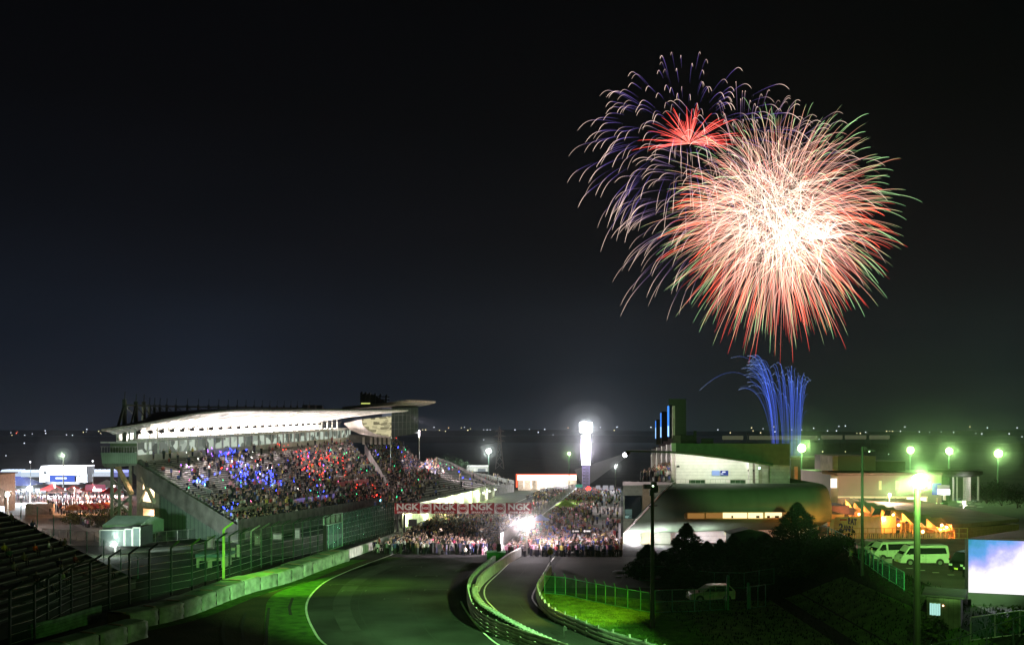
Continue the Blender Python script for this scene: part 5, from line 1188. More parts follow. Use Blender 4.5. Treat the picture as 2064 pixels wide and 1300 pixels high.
p = W(1998, 1120, 88); p.z = LZ; vehicle('black_van', 'tall black van standing behind the big screen', p, .5, 5.2, 2.0, [(x * 1.1, z * 1.35) for x, z in VANB], 2.7, 1.5, [[(x * 1.1, z * 1.35) for x, z in w_] for w_ in VANW], (.95, 4.1), .36, mat('black_car_paint', (0, 0, 0)))
SUVB = [(0.03, .32), (0, .6), (.08, .88), (1.0, 1.02), (1.75, 1.5), (2.2, 1.6), (3.7, 1.58), (4.15, 1.15), (4.22, .9), (4.2, .32)]
SUVW = [[(1.25, 1.06), (1.8, 1.42), (2.25, 1.49), (2.25, 1.06)], [(2.35, 1.06), (2.35, 1.5), (3.65, 1.47), (3.95, 1.1)]]
p = G(1433, 1212); p.z = hgt(p.x, p.y) + .03; vehicle('parked_car', 'white estate car parked behind the green pipe fence', p, .1, 4.22, 1.72, SUVB, 1.6, 1.0, SUVW, (.82, 3.4), .34, mat('pearl_paint', (.55, .58, .5), .3))
# rows of cars on the far car park
b = None; CARS = [mat('car_' + n, c, .3, spec=.6) for n, c in (('silver', (.2, .2, .2)), ('grey', (.06, .06, .07)), ('blue', (.02, .03, .07)), ('black', (.01, .01, .012)), ('red', (.1, .015, .015)))]
def far_car(): 
    t = thing('distant_car', 'x', 'car', (0, 0, 0), 0, 'parked cars on the distant car park'); b = MB(); rows = [[(x - 2.1, s * .86 * (1 if z < 1.05 else .84), z) for x, z in SUVB + [SUVB[0]]] for s in (-1, 1)]; b.grid(rows); b.add(rows[0][:-1], [tuple(range(len(SUVB)))]); b.add(rows[1][:-1], [tuple(range(len(SUVB)))[::-1]]); b.build('body', CARS[0], t)
    b = MB(); b.hexa([(-1, -.88, 1.0), (1.8, -.88, 1.0), (1.8, .88, 1.0), (-1, .88, 1.0), (-.3, -.78, 1.5), (1.3, -.78, 1.5), (1.3, .78, 1.5), (-.3, .78, 1.5)]); b.build('side_window', mat('car_glass', (0, 0, 0)), t); return t
fc = far_car(); note_kids(fc); i = 0
for r_ in range(3):
    for k in range(8):
        px = 1930 + k * 17 + r_ * 5; Y = 330 - r_ * 22 - k * 4; z = W(px, 1014 + k * 2.4 + r_ * 7, Y)
        o = fc if i == 0 else copy_thing(fc, z, .8); o.location = z; o.rotation_euler = (0, 0, .8); i += 1
        ch = [c for c in o.children if c.name.startswith('body')] if i == 1 else [c for c in bpy.data.objects if c.parent == o and c.name.startswith('body')]
        for c in ch: c.material_slots[0].link = 'OBJECT'; cc = random.choice(CARS); c.material_slots[0].material = cc; o['label'] = 'small %s parked car glinting on the distant car park behind the brown shed' % cc.name[4:]; o['group'] = '%s cars on the distant car park' % cc.name[4:]
# parking lot surface
b = MB(); b.add([(34.4, 68, LZ), (95, 60, LZ), (95, 121, LZ), (38.2, 121, LZ)], [(0, 1, 2, 3)]); tag(b.build('car_park', mat('car_park_asphalt', (.085, .085, .08), .8, var=.3, scale=.3, bump=.2, bscale=20)), kind='structure')
b = MB()
for px, py in ((1833, 1145), (1858, 1149), (1886, 1153.5), (1917, 1158), (1948, 1162)): p = lotp(px, py); b.box((p.x, p.y, LZ + .006), (.6, .28, .006))
tag(b.build('parking_marking', M_white), kind='structure')
# rider with scooter
p = lotp(1763, 1140)
t = thing('scooter', 'dark scooter with white panels standing on the car park edge', 'scooter', (p.x + .9, p.y, LZ))
for x in (-.6, .6): b = MB(); b.tube([(x, -.05, .23), (x, .05, .23)], .23, 14); b.build('wheel', M_tyre, t)
b = MB(); b.hexa([(-.1, -.12, .25), (.75, -.12, .3), (.75, .12, .3), (-.1, .12, .25), (.1, -.14, .7), (.8, -.14, .75), (.8, .14, .75), (.1, .14, .7)]); b.bar((-.6, 0, .25), (-.35, 0, 1.0), .1); b.bar((-.35, -.3, 1.0), (-.35, .3, 1.0), .05); b.box((-.25, 0, .3), (.5, .3, .06)); b.build('body', mat('scooter_paint', (.25, .25, .25), .4), t)
b = MB(); b.box((.45, 0, .8), (.65, .28, .12)); b.build('saddle', M_black, t)
person((p.x - .3, p.y, LZ), 'stand', .6, (.5, .55, .5), (.1, .12, .1), 'person in a white jacket standing beside the scooter on the car park')
person((p.x - 2.2, p.y + .5, LZ), 'walk', 1.2, (.3, .35, .25), (.05, .05, .05), 'person in olive clothes walking at the car park fence')

# big screen on its dark truck
t = thing('video_screen', 'big glowing video screen showing white and blue firework smoke', 'screen', (0, 0, 0))
b = MB(); A, B_ = Vector((34.5, 75, 0)), Vector((39.9, 73.2, 0)); z0, z1 = 3.8, 7.8
b.hexa([A + Vector((0, .05, z0)), B_ + Vector((0, .05, z0)), B_ + Vector((0, .6, z0)), A + Vector((0, .6, z0)), A + Vector((0, .05, z1)), B_ + Vector((0, .05, z1)), B_ + Vector((0, .6, z1)), A + Vector((0, .6, z1))]); b.build('housing', M_black, t)
b = MB(); b.add([A + Vector((0, 0, z0)), B_ + Vector((0, 0, z0)), B_ + Vector((0, 0, z1)), A + Vector((0, 0, z1))], [(0, 1, 2, 3)]); 
m = bpy.data.materials.new('screen_image'); m.use_nodes = True; n_ = m.node_tree.nodes; l_ = m.node_tree.links; n_.clear()
o_ = n_.new('ShaderNodeOutputMaterial'); e_ = n_.new('ShaderNodeEmission'); l_.new(e_.outputs[0], o_.inputs[0]); tc_ = n_.new('ShaderNodeTexCoord')
sp_ = n_.new('ShaderNodeSeparateXYZ'); l_.new(tc_.outputs['Generated'], sp_.inputs[0]); zn = n_.new('ShaderNodeTexNoise'); zn.inputs['Scale'].default_value = 3.5; zn.inputs['Detail'].default_value = 6; l_.new(tc_.outputs['Generated'], zn.inputs[0])
ma_ = n_.new('ShaderNodeMath'); ma_.operation = 'MULTIPLY_ADD'; ma_.inputs[1].default_value = -1.0; ma_.inputs[2].default_value = 1.0; l_.new(sp_.outputs['Z'], ma_.inputs[0])
mb_ = n_.new('ShaderNodeMath'); mb_.operation = 'MULTIPLY_ADD'; mb_.inputs[1].default_value = .75; l_.new(sp_.outputs['X'], mb_.inputs[0]); l_.new(ma_.outputs[0], mb_.inputs[2])
mc_ = n_.new('ShaderNodeMath'); mc_.operation = 'MULTIPLY_ADD'; mc_.inputs[1].default_value = .7; l_.new(zn.outputs[0], mc_.inputs[0]); l_.new(mb_.outputs[0], mc_.inputs[2])
r_ = ramp(n_, [(.3, (.04, .28, .42)), (.5, (.12, .35, .75)), (.66, (.45, .45, .9)), (.82, (1, .95, 1)), (1, (1.0, 1.0, 1.0))]); mr_ = n_.new('ShaderNodeMapRange'); mr_.inputs[2].default_value = 1.36; l_.new(mc_.outputs[0], mr_.inputs[0]); l_.new(mr_.outputs[0], r_.inputs[0]); l_.new(r_.outputs[0], e_.inputs[0]); e_.inputs[1].default_value = 1.15
m.cycles.emission_sampling = 'NONE'
b.build('display', m, t)
b = MB(); b.hexa([A + Vector((0, .1, 2.2)), B_ + Vector((0, .1, 2.2)), B_ + Vector((0, 2.4, 2.2)), A + Vector((0, 2.4, 2.2)), A + Vector((0, .1, 3.75)), B_ + Vector((0, .1, 3.75)), B_ + Vector((0, 2.4, 3.75)), A + Vector((0, 2.4, 3.75))]); b.build('truck_bed', mat('violet_black', (.02, .015, .04), .6), t)
light('screen_glow', 'AREA', (37, 74, 5.8), 160, (.8, .85, 1), 3.6, target=(34, 60, 3), parent=t)
# hut
c = W(1902, 1210, 70); t = thing('hut', 'small dark hut with a lit curtained window beside the lamp pole', 'hut', (c.x + .3, 70.5, hgt(c.x, 70)), -.5)
b = MB(); b.box((0, 0, 1.15), (2.2, 1.8, 2.5)); b.build('wall', mat('hut_wall', (.12, .12, .1), .8, var=.3, wave=('X', 1, .7)), t)
b = MB(); b.prism([(-1.4, -1.2, 2.35), (1.4, -1.2, 2.35), (1.4, 1.2, 2.6), (-1.4, 1.2, 2.6)], (0, 0, .1)); b.build('roof', mat('hut_roof', (.04, .04, .045), .7), t)
b = MB(); b.box((-.55, -.93, 1.45), (.72, .03, .95)); f_ = b.build('window', M_steel, t)
b = MB()
for i in range(5): b.box((-.83 + i * .14, -.955, 1.45 - .02 * (i % 2)), (.12, .02, .82))
b.build('curtain', em('curtain_glow', (.45, .85, .75), 1.0), f_)
b = MB(); b.ball((-.02, -.98, 1.75), .06, 8); b.build('wall_lamp', em('hut_lamp', (1, .6, .3), 6), t)

# ================================================================ TREES
def leafmat(n, c): return mat(n, c, .8, var=.5, scale=1.2, spec=.15)
M_leaf = leafmat('conifer_needles', (.025, .05, .022)); M_leaf2 = leafmat('shrub_leaves', (.05, .08, .02)); M_bark = mat('bark', (.05, .035, .025), .9)
def conifer(px, ytop, ybase_Y, width, label, seed, name='conifer', cat_='tree', zb=None):
    rnd = random.Random(seed); Y = ybase_Y; top = W(px, ytop, Y); z0 = hgt(top.x, Y) if zb is None else zb; H = top.z - z0; w_ = width * 1.4 / F * Y / 2
    t = thing(name, label, cat_, (top.x, Y, z0)); b = MB(); b.tube([(0, 0, -.2), (0, 0, H * .5), (0, 0, H * .96)], [.17, .1, .02], 7)
    for k in range(16):
        z = H * (.1 + .8 * k / 16); a = k * 2.4; r_ = w_ * (1 - z / H) * .8; b.tube([(0, 0, z), (r_ * math.cos(a), r_ * math.sin(a), z + .1)], [.04, .01], 4)
    b.build('trunk', M_bark, t)
    b = MB(); n = int(8000 + 900 * H)
    for _ in range(n):
        f_ = rnd.random() ** .95; z = H * (.06 + .94 * f_); a = rnd.random() * 6.283
        lay = .84 + .16 * math.sin(z * 5.2 + math.sin(a * 3) * 1.2); rr = w_ * (1 - f_) ** .78 * lay * (1.4 + .22 * math.sin(a * 5 + seed)) + .01; r_ = rr * math.sqrt(.25 + .75 * rnd.random())
        c = Vector((r_ * math.cos(a), r_ * math.sin(a), z - r_ * .22 + rnd.uniform(-.1, .1))); s = rnd.uniform(.14, .36) * (.5 + .5 * (1 - f_) ** .8)
        d = Vector((math.cos(a), math.sin(a), rnd.uniform(-.1, .7))).normalized(); sd_ = Vector((-math.sin(a), math.cos(a), rnd.uniform(-.4, .4)))
        b.add([c - sd_ * s * .45, c + sd_ * s * .45, c + d * s * 1.7], [(0, 1, 2)])
    b.build('crown', M_leaf, t); return t
for i, (px, yt, Y, w_, lb) in enumerate([(1384, 1056, 112, 76, 'broad dark conifer left of the round-topped dark trees'), (1607, 1014, 112, 92, 'tallest dark conifer in front of the right end of the pit building'),
        (1305, 1098, 120, 34, 'small dark conifer just left of the floodlight pole'), (1425, 1092, 114, 40, 'small dark conifer leaning on the broad one'), (1452, 1088, 115, 44, 'mid-size dark conifer left of the pale shed'),
        (1478, 1078, 116, 50, 'pointed dark conifer behind the pale shed corner'), (1515, 1086, 110, 56, 'dark conifer standing in front of the pale shed'), (1545, 1078, 118, 46, 'dark conifer right of the pale shed'), (1338, 1112, 116, 40, 'low dark conifer between floodlight pole and broad conifer'), (1570, 1100, 114, 50, 'low dark conifer at the foot of the tallest one')]):
    conifer(px, yt, Y, w_, lb, i + 3)
c = W(1510, 1125, 122); t = thing('shed', 'pale green shed with a low gable roof half hidden by conifers', 'shed', (c.x, 122, base(122)))
b = MB(); b.box((0, 1.5, 1.7), (4.4, 3, 3.6)); b.build('wall', mat('shed_wall', (.1, .16, .11), .8), t); b = MB(); b.prism([(-2.5, 0, 3.4), (0, 0, 4.0), (2.5, 0, 3.4)], (0, 3.2, 0)); b.build('roof', mat('shed_roof', (.08, .1, .07), .8), t)
rnd_ = random.Random(21)
def bush(p, r_, h, label, seed, m=M_leaf2, n=900, name='bush', cat_='bush'):
    rnd = random.Random(seed); t = thing(name, label, cat_, p); b = MB()
    cl_ = [(rnd.uniform(-.6, .6) * r_, rnd.uniform(-.6, .6) * r_, rnd.uniform(.25, .75) * h, rnd.uniform(.35, .6) * r_) for _ in range(7)]
    for x, y, z, s in cl_[:4]: b.tube([(0, 0, -.1), (x * .5, y * .5, z * .5), (x, y, z)], [.08, .05, .02], 5)
    b.build('stems' if name == 'bush' else 'trunk', M_bark, t); b = MB()
    for _ in range(n):
        x, y, z, s = rnd.choice(cl_); d = Vector((rnd.gauss(0, 1), rnd.gauss(0, 1), rnd.gauss(0, .8))).normalized(); c = Vector((x, y, z)) + d * s * rnd.uniform(.6, 1.1); c.z = max(.03, c.z)
        u = Vector((rnd.gauss(0, 1), rnd.gauss(0, 1), rnd.gauss(0, 1))).normalized() * rnd.uniform(.06, .16) * (1 + r_ * .15); v = u.cross(d).normalized() * u.length * .6
        b.add([c - u, c - v, c + u, c + v], [(0, 1, 2, 3)])
    b.build('leaves' if name == 'bush' else 'crown', m, t); return t
for i, (x, y, r_, h, lb) in enumerate([(28.5, 68, 1.6, 1.9, 'yellow-green lit bush at the foot of the lamp pole'), (26, 66, 1.4, 1.2, 'low dim bush left of the lamp pole foot'), (33.5, 66, 1.8, 1.2, 'dark bush below the hut'), (37, 66, 1.8, 1.3, 'dark bush below the video screen'), (33.3, 109, 1.8, 1.6, 'dark bush at the top of the slope by the wagon'), (29, 100, 2.0, 1.4, 'dark bush halfway up the slope')]):
    bush(Vector((x, y, hgt(x, y))), r_, h, lb, i)
for i in range(16):
    x = 13.5 + i * 1.35 + rnd_.uniform(-.3, .3); y = 104 + rnd_.uniform(-2, 5); bush(Vector((x, y, hgt(x, y))), rnd_.uniform(1.3, 2.0), rnd_.uniform(1.3, 2.5), 'dense dark shrub below the conifers, %s in its row counted from the paddock road' % ORD[i], 90 + i, M_leaf, 1500)['group'] = 'dark shrubs below the conifers'
# rough ground on the slope
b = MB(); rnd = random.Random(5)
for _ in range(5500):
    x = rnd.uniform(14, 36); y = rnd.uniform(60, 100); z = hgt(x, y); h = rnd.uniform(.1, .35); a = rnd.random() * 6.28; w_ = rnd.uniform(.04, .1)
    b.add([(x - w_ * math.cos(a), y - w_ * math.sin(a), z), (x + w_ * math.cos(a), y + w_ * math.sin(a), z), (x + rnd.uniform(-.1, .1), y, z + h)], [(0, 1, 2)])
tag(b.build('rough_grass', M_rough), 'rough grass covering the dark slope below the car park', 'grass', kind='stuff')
b = MB()
for _ in range(16000):
    x = rnd.uniform(2, 15); y = rnd.uniform(66, 98); 
    if x < B3(y) + .5 or y > 98 - max(0, x - 4) * .5: continue
    z = 0; h = rnd.uniform(.06, .16); a = rnd.random() * 6.28; w_ = rnd.uniform(.03, .07)
    b.add([(x - w_ * math.cos(a), y - w_ * math.sin(a), z), (x + w_ * math.cos(a), y + w_ * math.sin(a), z), (x + rnd.uniform(-.08, .08), y, z + h)], [(0, 1, 2)])
tag(b.build('grass', M_grass), 'short grass blades on the lit infield', 'grass', kind='stuff')
# ================================================================ PADDOCK on the right, lit by orange lamps
def bx2(x0, y0, x1, y1, Y, d, name, m, par, Y2=None):
    Y2 = Y if Y2 is None else Y2
    b = MB(); k = Vector((0, d, 0)); P = [W(x0, y1, Y), W(x1, y1, Y2)]; T = [W(x0, y0, Y), W(x1, y0, Y2)]
    b.hexa([P[0], P[1], P[1] + k, P[0] + k, T[0], T[1], T[1] + k, T[0] + k]); return b.build(name, m, par)
M_brown = mat('brown_cladding', (.3, .22, .18), .7, var=.12, scale=.15); M_brownd = mat('dark_brown_roof', (.14, .1, .08), .8, var=.2, scale=.2)
M_orng = mat('ochre_wall', (.55, .4, .28), .7, var=.2, scale=.5)
t = thing('paddock_building', 'flat brown two-storey building with narrow yellow windows and a lit canopy', 'building', (0, 0, 0))
bx2(1690, 956, 1898, 1022, 200, 26, 'wall', M_brown, t)
b = MB(); b.hexa([W(1660, 949, 196), W(1690, 958, 196), W(1690, 1025, 196), W(1660, 1025, 196), W(1660, 945, 230), W(1690, 950, 230), W(1690, 1020, 230), W(1660, 1020, 230)][0:0] or [W(1674, 1025, 201), W(1690, 1025, 199.5), W(1690, 1025, 225), W(1672, 1025, 225), W(1674, 953, 201), W(1690, 957, 199.5), W(1690, 953, 225), W(1672, 950, 225)]); b.build('lit_side_wall', M_orng, t)  # lit side given a lighter colour than the brown walls
b = MB(); b.hexa([W(1657, 954, 196), W(1688, 959, 194), W(1900, 957, 194), W(1890, 951, 226), W(1657, 948, 196), W(1688, 953, 194), W(1900, 953, 194), W(1890, 947, 226)]); b.build('flat_roof', M_brownd, t)
bx2(1690, 919, 1765, 951, 204, 16, 'upper_wall', M_brown, t); bx2(1678, 919, 1689, 951, 202, 8, 'chimney', M_orng, t); bx2(1690, 930, 1825, 951, 206, 14, 'roof_plant', M_brownd, t)
bx2(1675, 964, 1687, 983, 199, .3, 'window', em('white_window', (1, .92, .8), 1.5), t)
M_yw = em('yellow_window', (1, .75, .3), .8)
for x in (1772, 1806, 1872): bx2(x, 969, x + 5, 987, 199.8, .3, 'window', M_yw, t)
bx2(1692, 1000.5, 1870, 1004, 198, 1, 'lit_canopy', em('canopy_yellow', (1, .75, .35), .9), t); bx2(1828, 1002, 1868, 1011, 197.8, .5, 'lit_shopfront', em('shop_glow', (1, .9, .6), 2), t)
for x in range(1700, 1900, 21): bx2(x, 1003, x + 1.6, 1022, 197.6, .5, 'canopy_post', M_orng, t)
bx2(1880, 974, 1897, 997, 199.3, .3, 'violet_wall_patch', em('violet_wall_glow', (.1, .05, .55), .9), t)  # violet light on the wall, put in as a glowing patch
light('facade_light', 'SPOT', W(1770, 1010, 185), 6500, (1, .62, .42), 1, target=W(1780, 970, 200), angle=120, parent=t)
t = thing('roofed_sign', 'white lit sign cube between the brown building and the round canopy', 'sign', (0, 0, 0)); bx2(1898, 978, 1914, 986, 197, 2, 'sign_box', em('grey_sign', (.5, .4, .4), .7), t); bx2(1898, 986, 1915, 997, 197, 2, 'sign_box', em('white_sign_glow', (1, .95, 1), 2.5), t); bx2(1905, 997, 1907, 1008, 197, 1, 'post', M_ww, t)
t = thing('round_canopy', 'dark flat round canopy on tall white columns', 'canopy', (0, 0, 0)); c = W(1925, 953, 212); b = MB()
b.tube([c + Vector((0, 0, -.7)), c + Vector((0, 0, -.2)), c + Vector((0, 0, .5)), c + Vector((0, 0, .7))], [4.2, 5.4, 5.4, 4.5], 28); b.build('roof', mat('canopy_dark', (.03, .035, .03), .7), t)
for x, dy, w_ in ((1921, -2, .3), (1929, 3, .25), (1943, 1, .3), (1949, -1, .55), (1954, -3, .4), (1971.5, 0, .3)): b = MB(); b.bar(W(x, 1009, 212 + dy), W(x, 960, 212 + dy), w_); b.build('column', M_ww, t)
light('canopy_lamp', 'POINT', W(1945, 966, 206), 500, (1, .9, .9), .5, parent=t)
t = thing('garage_row', 'long brown shed with a sawtooth row of orange lit garage fronts', 'building', (0, 0, 0))
fa, fb = W(1712, 1007, 190), W(1925, 1056, 138); ga, gb = W(1700, 1045, 190), W(1925, 1088, 138); ra, rb = W(1792, 1001, 215), W(2054, 1052, 152)
b = MB(); b.hexa([ga, gb, Vector((rb.x, rb.y, gb.z)), Vector((ra.x, ra.y, ga.z)), fa - Vector((0, 0, .6)), fb - Vector((0, 0, .6)), rb - Vector((0, 0, .3)), ra - Vector((0, 0, .3))]); b.build('wall', mat('brown_shed_wall', (.28, .17, .1), .8, var=.15, wave=('Z', .8, .8)), t)
b = MB(); b.hexa([fa - Vector((0, 0, .6)) + Vector((-.8, -.8, 0)), fb - Vector((0, 0, .6)) + Vector((-.8, -.8, 0)), rb, ra, fa + Vector((-.8, -.8, 0)), fb + Vector((-.8, -.8, 0)), rb + Vector((0, 0, .5)), ra + Vector((0, 0, .5))]); b.build('roof', mat('brown_shed_roof', (.22, .15, .11), .75, var=.2, scale=.3, wave=('Y', .3, .8)), t)
for i in range(10):
    a, c_ = i / 10, (i + .92) / 10; p0, p1 = fa.lerp(fb, a), fa.lerp(fb, c_); o_ = Vector((-2.6, -1.2, 0)); b = MB()
    b.hexa([p0 + o_ - Vector((0, 0, .9)), p1 + o_ - Vector((0, 0, 1.0)), p1 - Vector((0, 0, .95)), p0 - Vector((0, 0, .85)), p0 + o_ + Vector((0, 0, .45)), p1 + o_ - Vector((0, 0, .75)), p1 - Vector((0, 0, .7)), p0 + Vector((0, 0, .5))]); b.build('sawtooth_awning', M_orng, t)
    q0, q1 = ga.lerp(gb, a), ga.lerp(gb, c_); b = MB(); b.bar(q0 + o_ * .3, p0 + o_ * .3 - Vector((0, 0, .8)), .25); b.build('column', M_orng, t)
    if i % 2: b = MB(); b.ball(p0 + o_ * 1.25 + Vector((0, 0, -1.4)), .22, 8); b.build('lamp', em('sodium_lamp', (1, .55, .2), 14), t); light('lamp_light', 'POINT', p0 + o_ * 1.6 + Vector((0, 0, -1.4)), 1300, (1, .27, .04), .4, parent=t)
# trucks and awnings in the yard
M_tr = mat('truck_cream', (.7, .55, .35), .5, var=.08); M_pur = mat('graffiti_violet', (.06, .03, .25), .5)
YZ = lambda y: base(y)
pa, pb = W(1683, 1080, 158), W(1777, 1081, 146)
t = thing('race_truck', 'cream transporter with big violet painted lettering on its side', 'truck', (0, 0, 0)); up = Vector((0, 0, 1)); dd = (pb - pa).normalized(); n_ = Vector((dd.y, -dd.x, 0)).normalized()
Hh = 3.0; b = MB(); b.hexa([pa + up * .5, pb + up * .5, pb - n_ * 2.4 + up * .5, pa - n_ * 2.4 + up * .5, pa + up * Hh, pb + up * Hh, pb - n_ * 2.4 + up * Hh, pa - n_ * 2.4 + up * Hh]); b.build('box_body', M_tr, t)
b = MB(); q = pa - dd * 1.7; b.hexa([q + up * .5, pa - dd * .15 + up * .5, pa - dd * .15 - n_ * 2.3 + up * .5, q - n_ * 2.3 + up * .5, q + dd * .3 + up * 2.7, pa - dd * .15 + up * 2.8, pa - dd * .15 - n_ * 2.3 + up * 2.8, q + dd * .3 - n_ * 2.3 + up * 2.7]); b.build('cab', M_tr, t)
for s in (.8, 1.8, 5.2): b = MB(); c = pa + dd * s + up * .5; b.tube([c - n_ * .1, c + n_ * .12], .5, 14); b.build('wheel', M_tyre, t)
rz_ = math.atan2(dd.y, dd.x)
text('lettering', 'RAT', 1.25, M_pur, t, pa + dd * 4.9 + up * 2.25 + n_ * .05, (R(90), 0, rz_), bold=.07, sx=1.0)
text('lettering', 'ANN', 1.15, M_pur, t, pa + dd * 3.8 + up * 1.15 + n_ * .05, (R(90), 0, rz_), bold=.08, sx=1.0)
text('lettering', '2', 1.5, M_pur, t, pa + dd * 1.8 + up * 1.35 + n_ * .05, (R(90), 0, rz_), bold=.09, sx=1.5)
b = MB(); c = pa + n_ * .03; b.hexa([c + dd * 1.4 + up * 2.45, c + dd * 3.4 + up * 2.45, c + dd * 3.4 + up * 2.46 - n_ * .02, c + dd * 1.4 + up * 2.46 - n_ * .02, c + dd * 1.5 + up * 2.75, c + dd * 3.4 + up * 2.7, c + dd * 3.4 + up * 2.7 - n_ * .02, c + dd * 1.5 + up * 2.75 - n_ * .02]); b.build('red_stripe', M_rb, t)
t = thing('violet_truck', 'dark violet box truck behind the cream transporter', 'truck', (0, 0, 0)); bx2(1676, 1019, 1712, 1036, 176, 8, 'box_body', mat('violet_truck_paint', (.06, .03, .2), .5), t); bx2(1678, 1036, 1710, 1039, 176.3, 6, 'chassis', M_black, t); bx2(1712, 1024, 1722, 1037, 177, 2.4, 'cab', mat('violet_truck_paint', (0, 0, 0)), t)
t = thing('race_truck', 'plain ochre transporter standing left of the lettered one', 'truck', (0, 0, 0)); bx2(1668, 1036, 1702, 1060, 170, 7, 'box_body', M_tr, t); bx2(1670, 1060, 1700, 1064, 170.2, 6, 'chassis', M_black, t)
for i, (x0, x1, y, lb, m) in enumerate(((1758, 1778, 1030, 'slanted dark blue awning nearest the lettered truck', 'a'), (1780, 1797, 1033, 'slanted dark blue awning, second from the lettered truck', 'a'), (1800, 1822, 1042, 'violet awning in the middle of the garage row', 'b'), (1824, 1846, 1046, 'violet awning next to the brown tent roof', 'b'), (1848, 1870, 1050, 'brown tent roof at the end of the awnings', 'c'))):
    t = thing('awning', lb, 'awning', (0, 0, 0)); Y = 160 - i * 3.5; b = MB(); b.hexa([W(x0, y + 8, Y), W(x1 - 5, y + 8, Y), W(x1, y - 4, Y + 3), W(x0 + 6, y - 4, Y + 3), W(x0, y + 6.5, Y), W(x1 - 5, y + 6.5, Y), W(x1, y - 5.5, Y + 3), W(x0 + 6, y - 5.5, Y + 3)])
    b.build('cloth', mat('awning_' + m, {'a': (.02, .03, .12), 'b': (.05, .04, .28), 'c': (.1, .07, .05)}[m], .7), t); b = MB()
    for x in (x0 + 1, x1 - 6): b.bar(W(x, y + 8, Y), W(x, 1084 - i * 1, Y), .14)
    b.build('post', M_orng, t)
yard = MB(); yard.add([(36, 122.5, -.02), (62, 122.5, -.02), (62, 129, -.28), (36, 129, -.28)], [(0, 1, 2, 3)])
ys_ = [132, 150, 170, 195]; yard = MB(); yard.grid([[(.32 * y, y, base(y) + .05), (.46 * y, y, base(y) + .05)] for y in ys_]); tag(yard.build('paddock_yard', mat('yard_asphalt', (.14, .12, .1), .8, var=.3, scale=.3)), kind='structure')
for i in range(24):
    x = random.uniform(1665, 1915); Y = random.uniform(140, 160); p = Vector(((x - 1032) / F * Y, Y, base(Y)))
    person(p, random.choice(['stand', 'walk', 'photo']), random.uniform(-3, 3), random.choice([(.6, .12, .05), (.5, .3, .1), (.2, .1, .1), (.7, .5, .4)]), (.05, .03, .03), 'person walking among the orange lit trucks and garages', 'people in the orange lit yard')
low_fence('railing', [gz(Vector((40, 123, 0))), gz(Vector((56, 122, 0)))], 1.3, 'ochre railing between the car park and the orange lit yard', 1.0, False, None, mat('ochre_rail', (.5, .3, .12), .6), True)
b = MB()
for k in range(60):
    x0 = 1662 + k * 4.2; b.box(W(x0, 1083 - (k * .02), 135), (.16, .05, .9))
tag(b.build('yard_fence', M_orng), 'low picket fence in front of the cream transporter', 'fence')
def point_lamp(px, py, Y, name, label, col, s, rad, power, grp=None, lcol=None, pole=True, pole_r=.1):
    return globe_lamp(name, label, W(px, py, Y), rad, col, s, power, cat_='lamp', lcol=lcol, group=grp, pole_r=pole_r)
OR = (1, .27, .04)
globe_lamp('yard_lamp', 'added orange fill lamp between the lettered transporter and the blue awnings', W(1782, 1046, 146), .18, (1, .7, .35), 12, 1500, cat_='lamp', lcol=OR, pole_r=.06)  # lamp added to brighten the yard and the garage fronts
light('shed_light', 'POINT', W(1990, 1062, 128), 1500, (1, .5, .25), .4)  # unseen light added to brighten the front of the shed
for (px, py, Y, lb, s) in ((1800, 1037, 152, 'orange yard lamp above the violet awnings', 16), (1851, 1050, 146, 'orange yard lamp above the brown tent roof', 16), (1898, 1058, 138, 'left one of two orange lamps at the end of the garage row', 14), (1908, 1062, 137, 'right one of two orange lamps at the end of the garage row', 14)):
    globe_lamp('yard_lamp', lb, W(px, py, Y), .2, (1, .75, .4), s, 2300, cat_='lamp', lcol=OR, pole_r=.06)
globe_lamp('yard_lamp', 'assumed orange lamp hidden behind the pit building end', W(1692, 1018, 182), .2, (1, .7, .35), 12, 2500, cat_='lamp', lcol=OR, pole_r=.08)  # unseen lamp, assumed here to give the yard its orange light
globe_lamp('yard_lamp', 'orange lamp low beside the tallest conifer', W(1655, 1085, 140), .3, (1, .75, .5), 12, 3000, cat_='lamp', lcol=OR, pole_r=.08)

# ================================================================ FLOODLIGHTS
LG = (.45, 1, .28)
t = globe_lamp('floodlight', 'big bright green-white floodlight on the tall pole before the car park', W(1853, 970, 45), .44, (.75, 1, .6), 28, 14000, pole_z=-6, lcol=(.42, 1, .2), pole_r=.17, pm=mat('mossy_pole', (.014, .02, .009), .7, var=.3), lsize=.35)  # pole colour is a dark green, uneven in tone
for (px, py, Y, r_, s, P_, lb) in ((1616, 903, 260, 1.35, 20, 30000, 'green floodlight behind the pit building roof end'), (1835, 907, 330, 1.42, 18, 30000, 'leftmost of three green floodlights in a row beyond the brown building'), (1913, 909, 330, 1.42, 20, 30000, 'middle one of three green floodlights in a row beyond the brown building'), (2012, 914, 330, 1.65, 20, 30000, 'rightmost of three green floodlights in a row beyond the brown building'),
        (985, 909, 420, 1.3, 26, 60000, 'white floodlight left of the power pylon'), (1147, 914, 420, .8, 7, 9000, 'small yellow-green lamp left of the score tower'), (1241, 940, 400, .55, 7, 1500, 'small pale lamp below the pit building spotlight')):
    c = (.7, 1, .35) if 'green' in lb else (.95, 1, .95)
    globe_lamp('floodlight', lb, W(px, py, Y), r_, c, s, P_, lcol=(.5, 1, .3) if 'green' in lb else (.9, 1, .95), pole_r=.16, pm=M_post)
globe_lamp('street_lamp', 'white lamp in front of the brown building wall', W(1793, 997, 185), .32, (1, .9, .85), 18, 9000, cat_='lamp', lcol=(1, .7, .5), pole_r=.07)
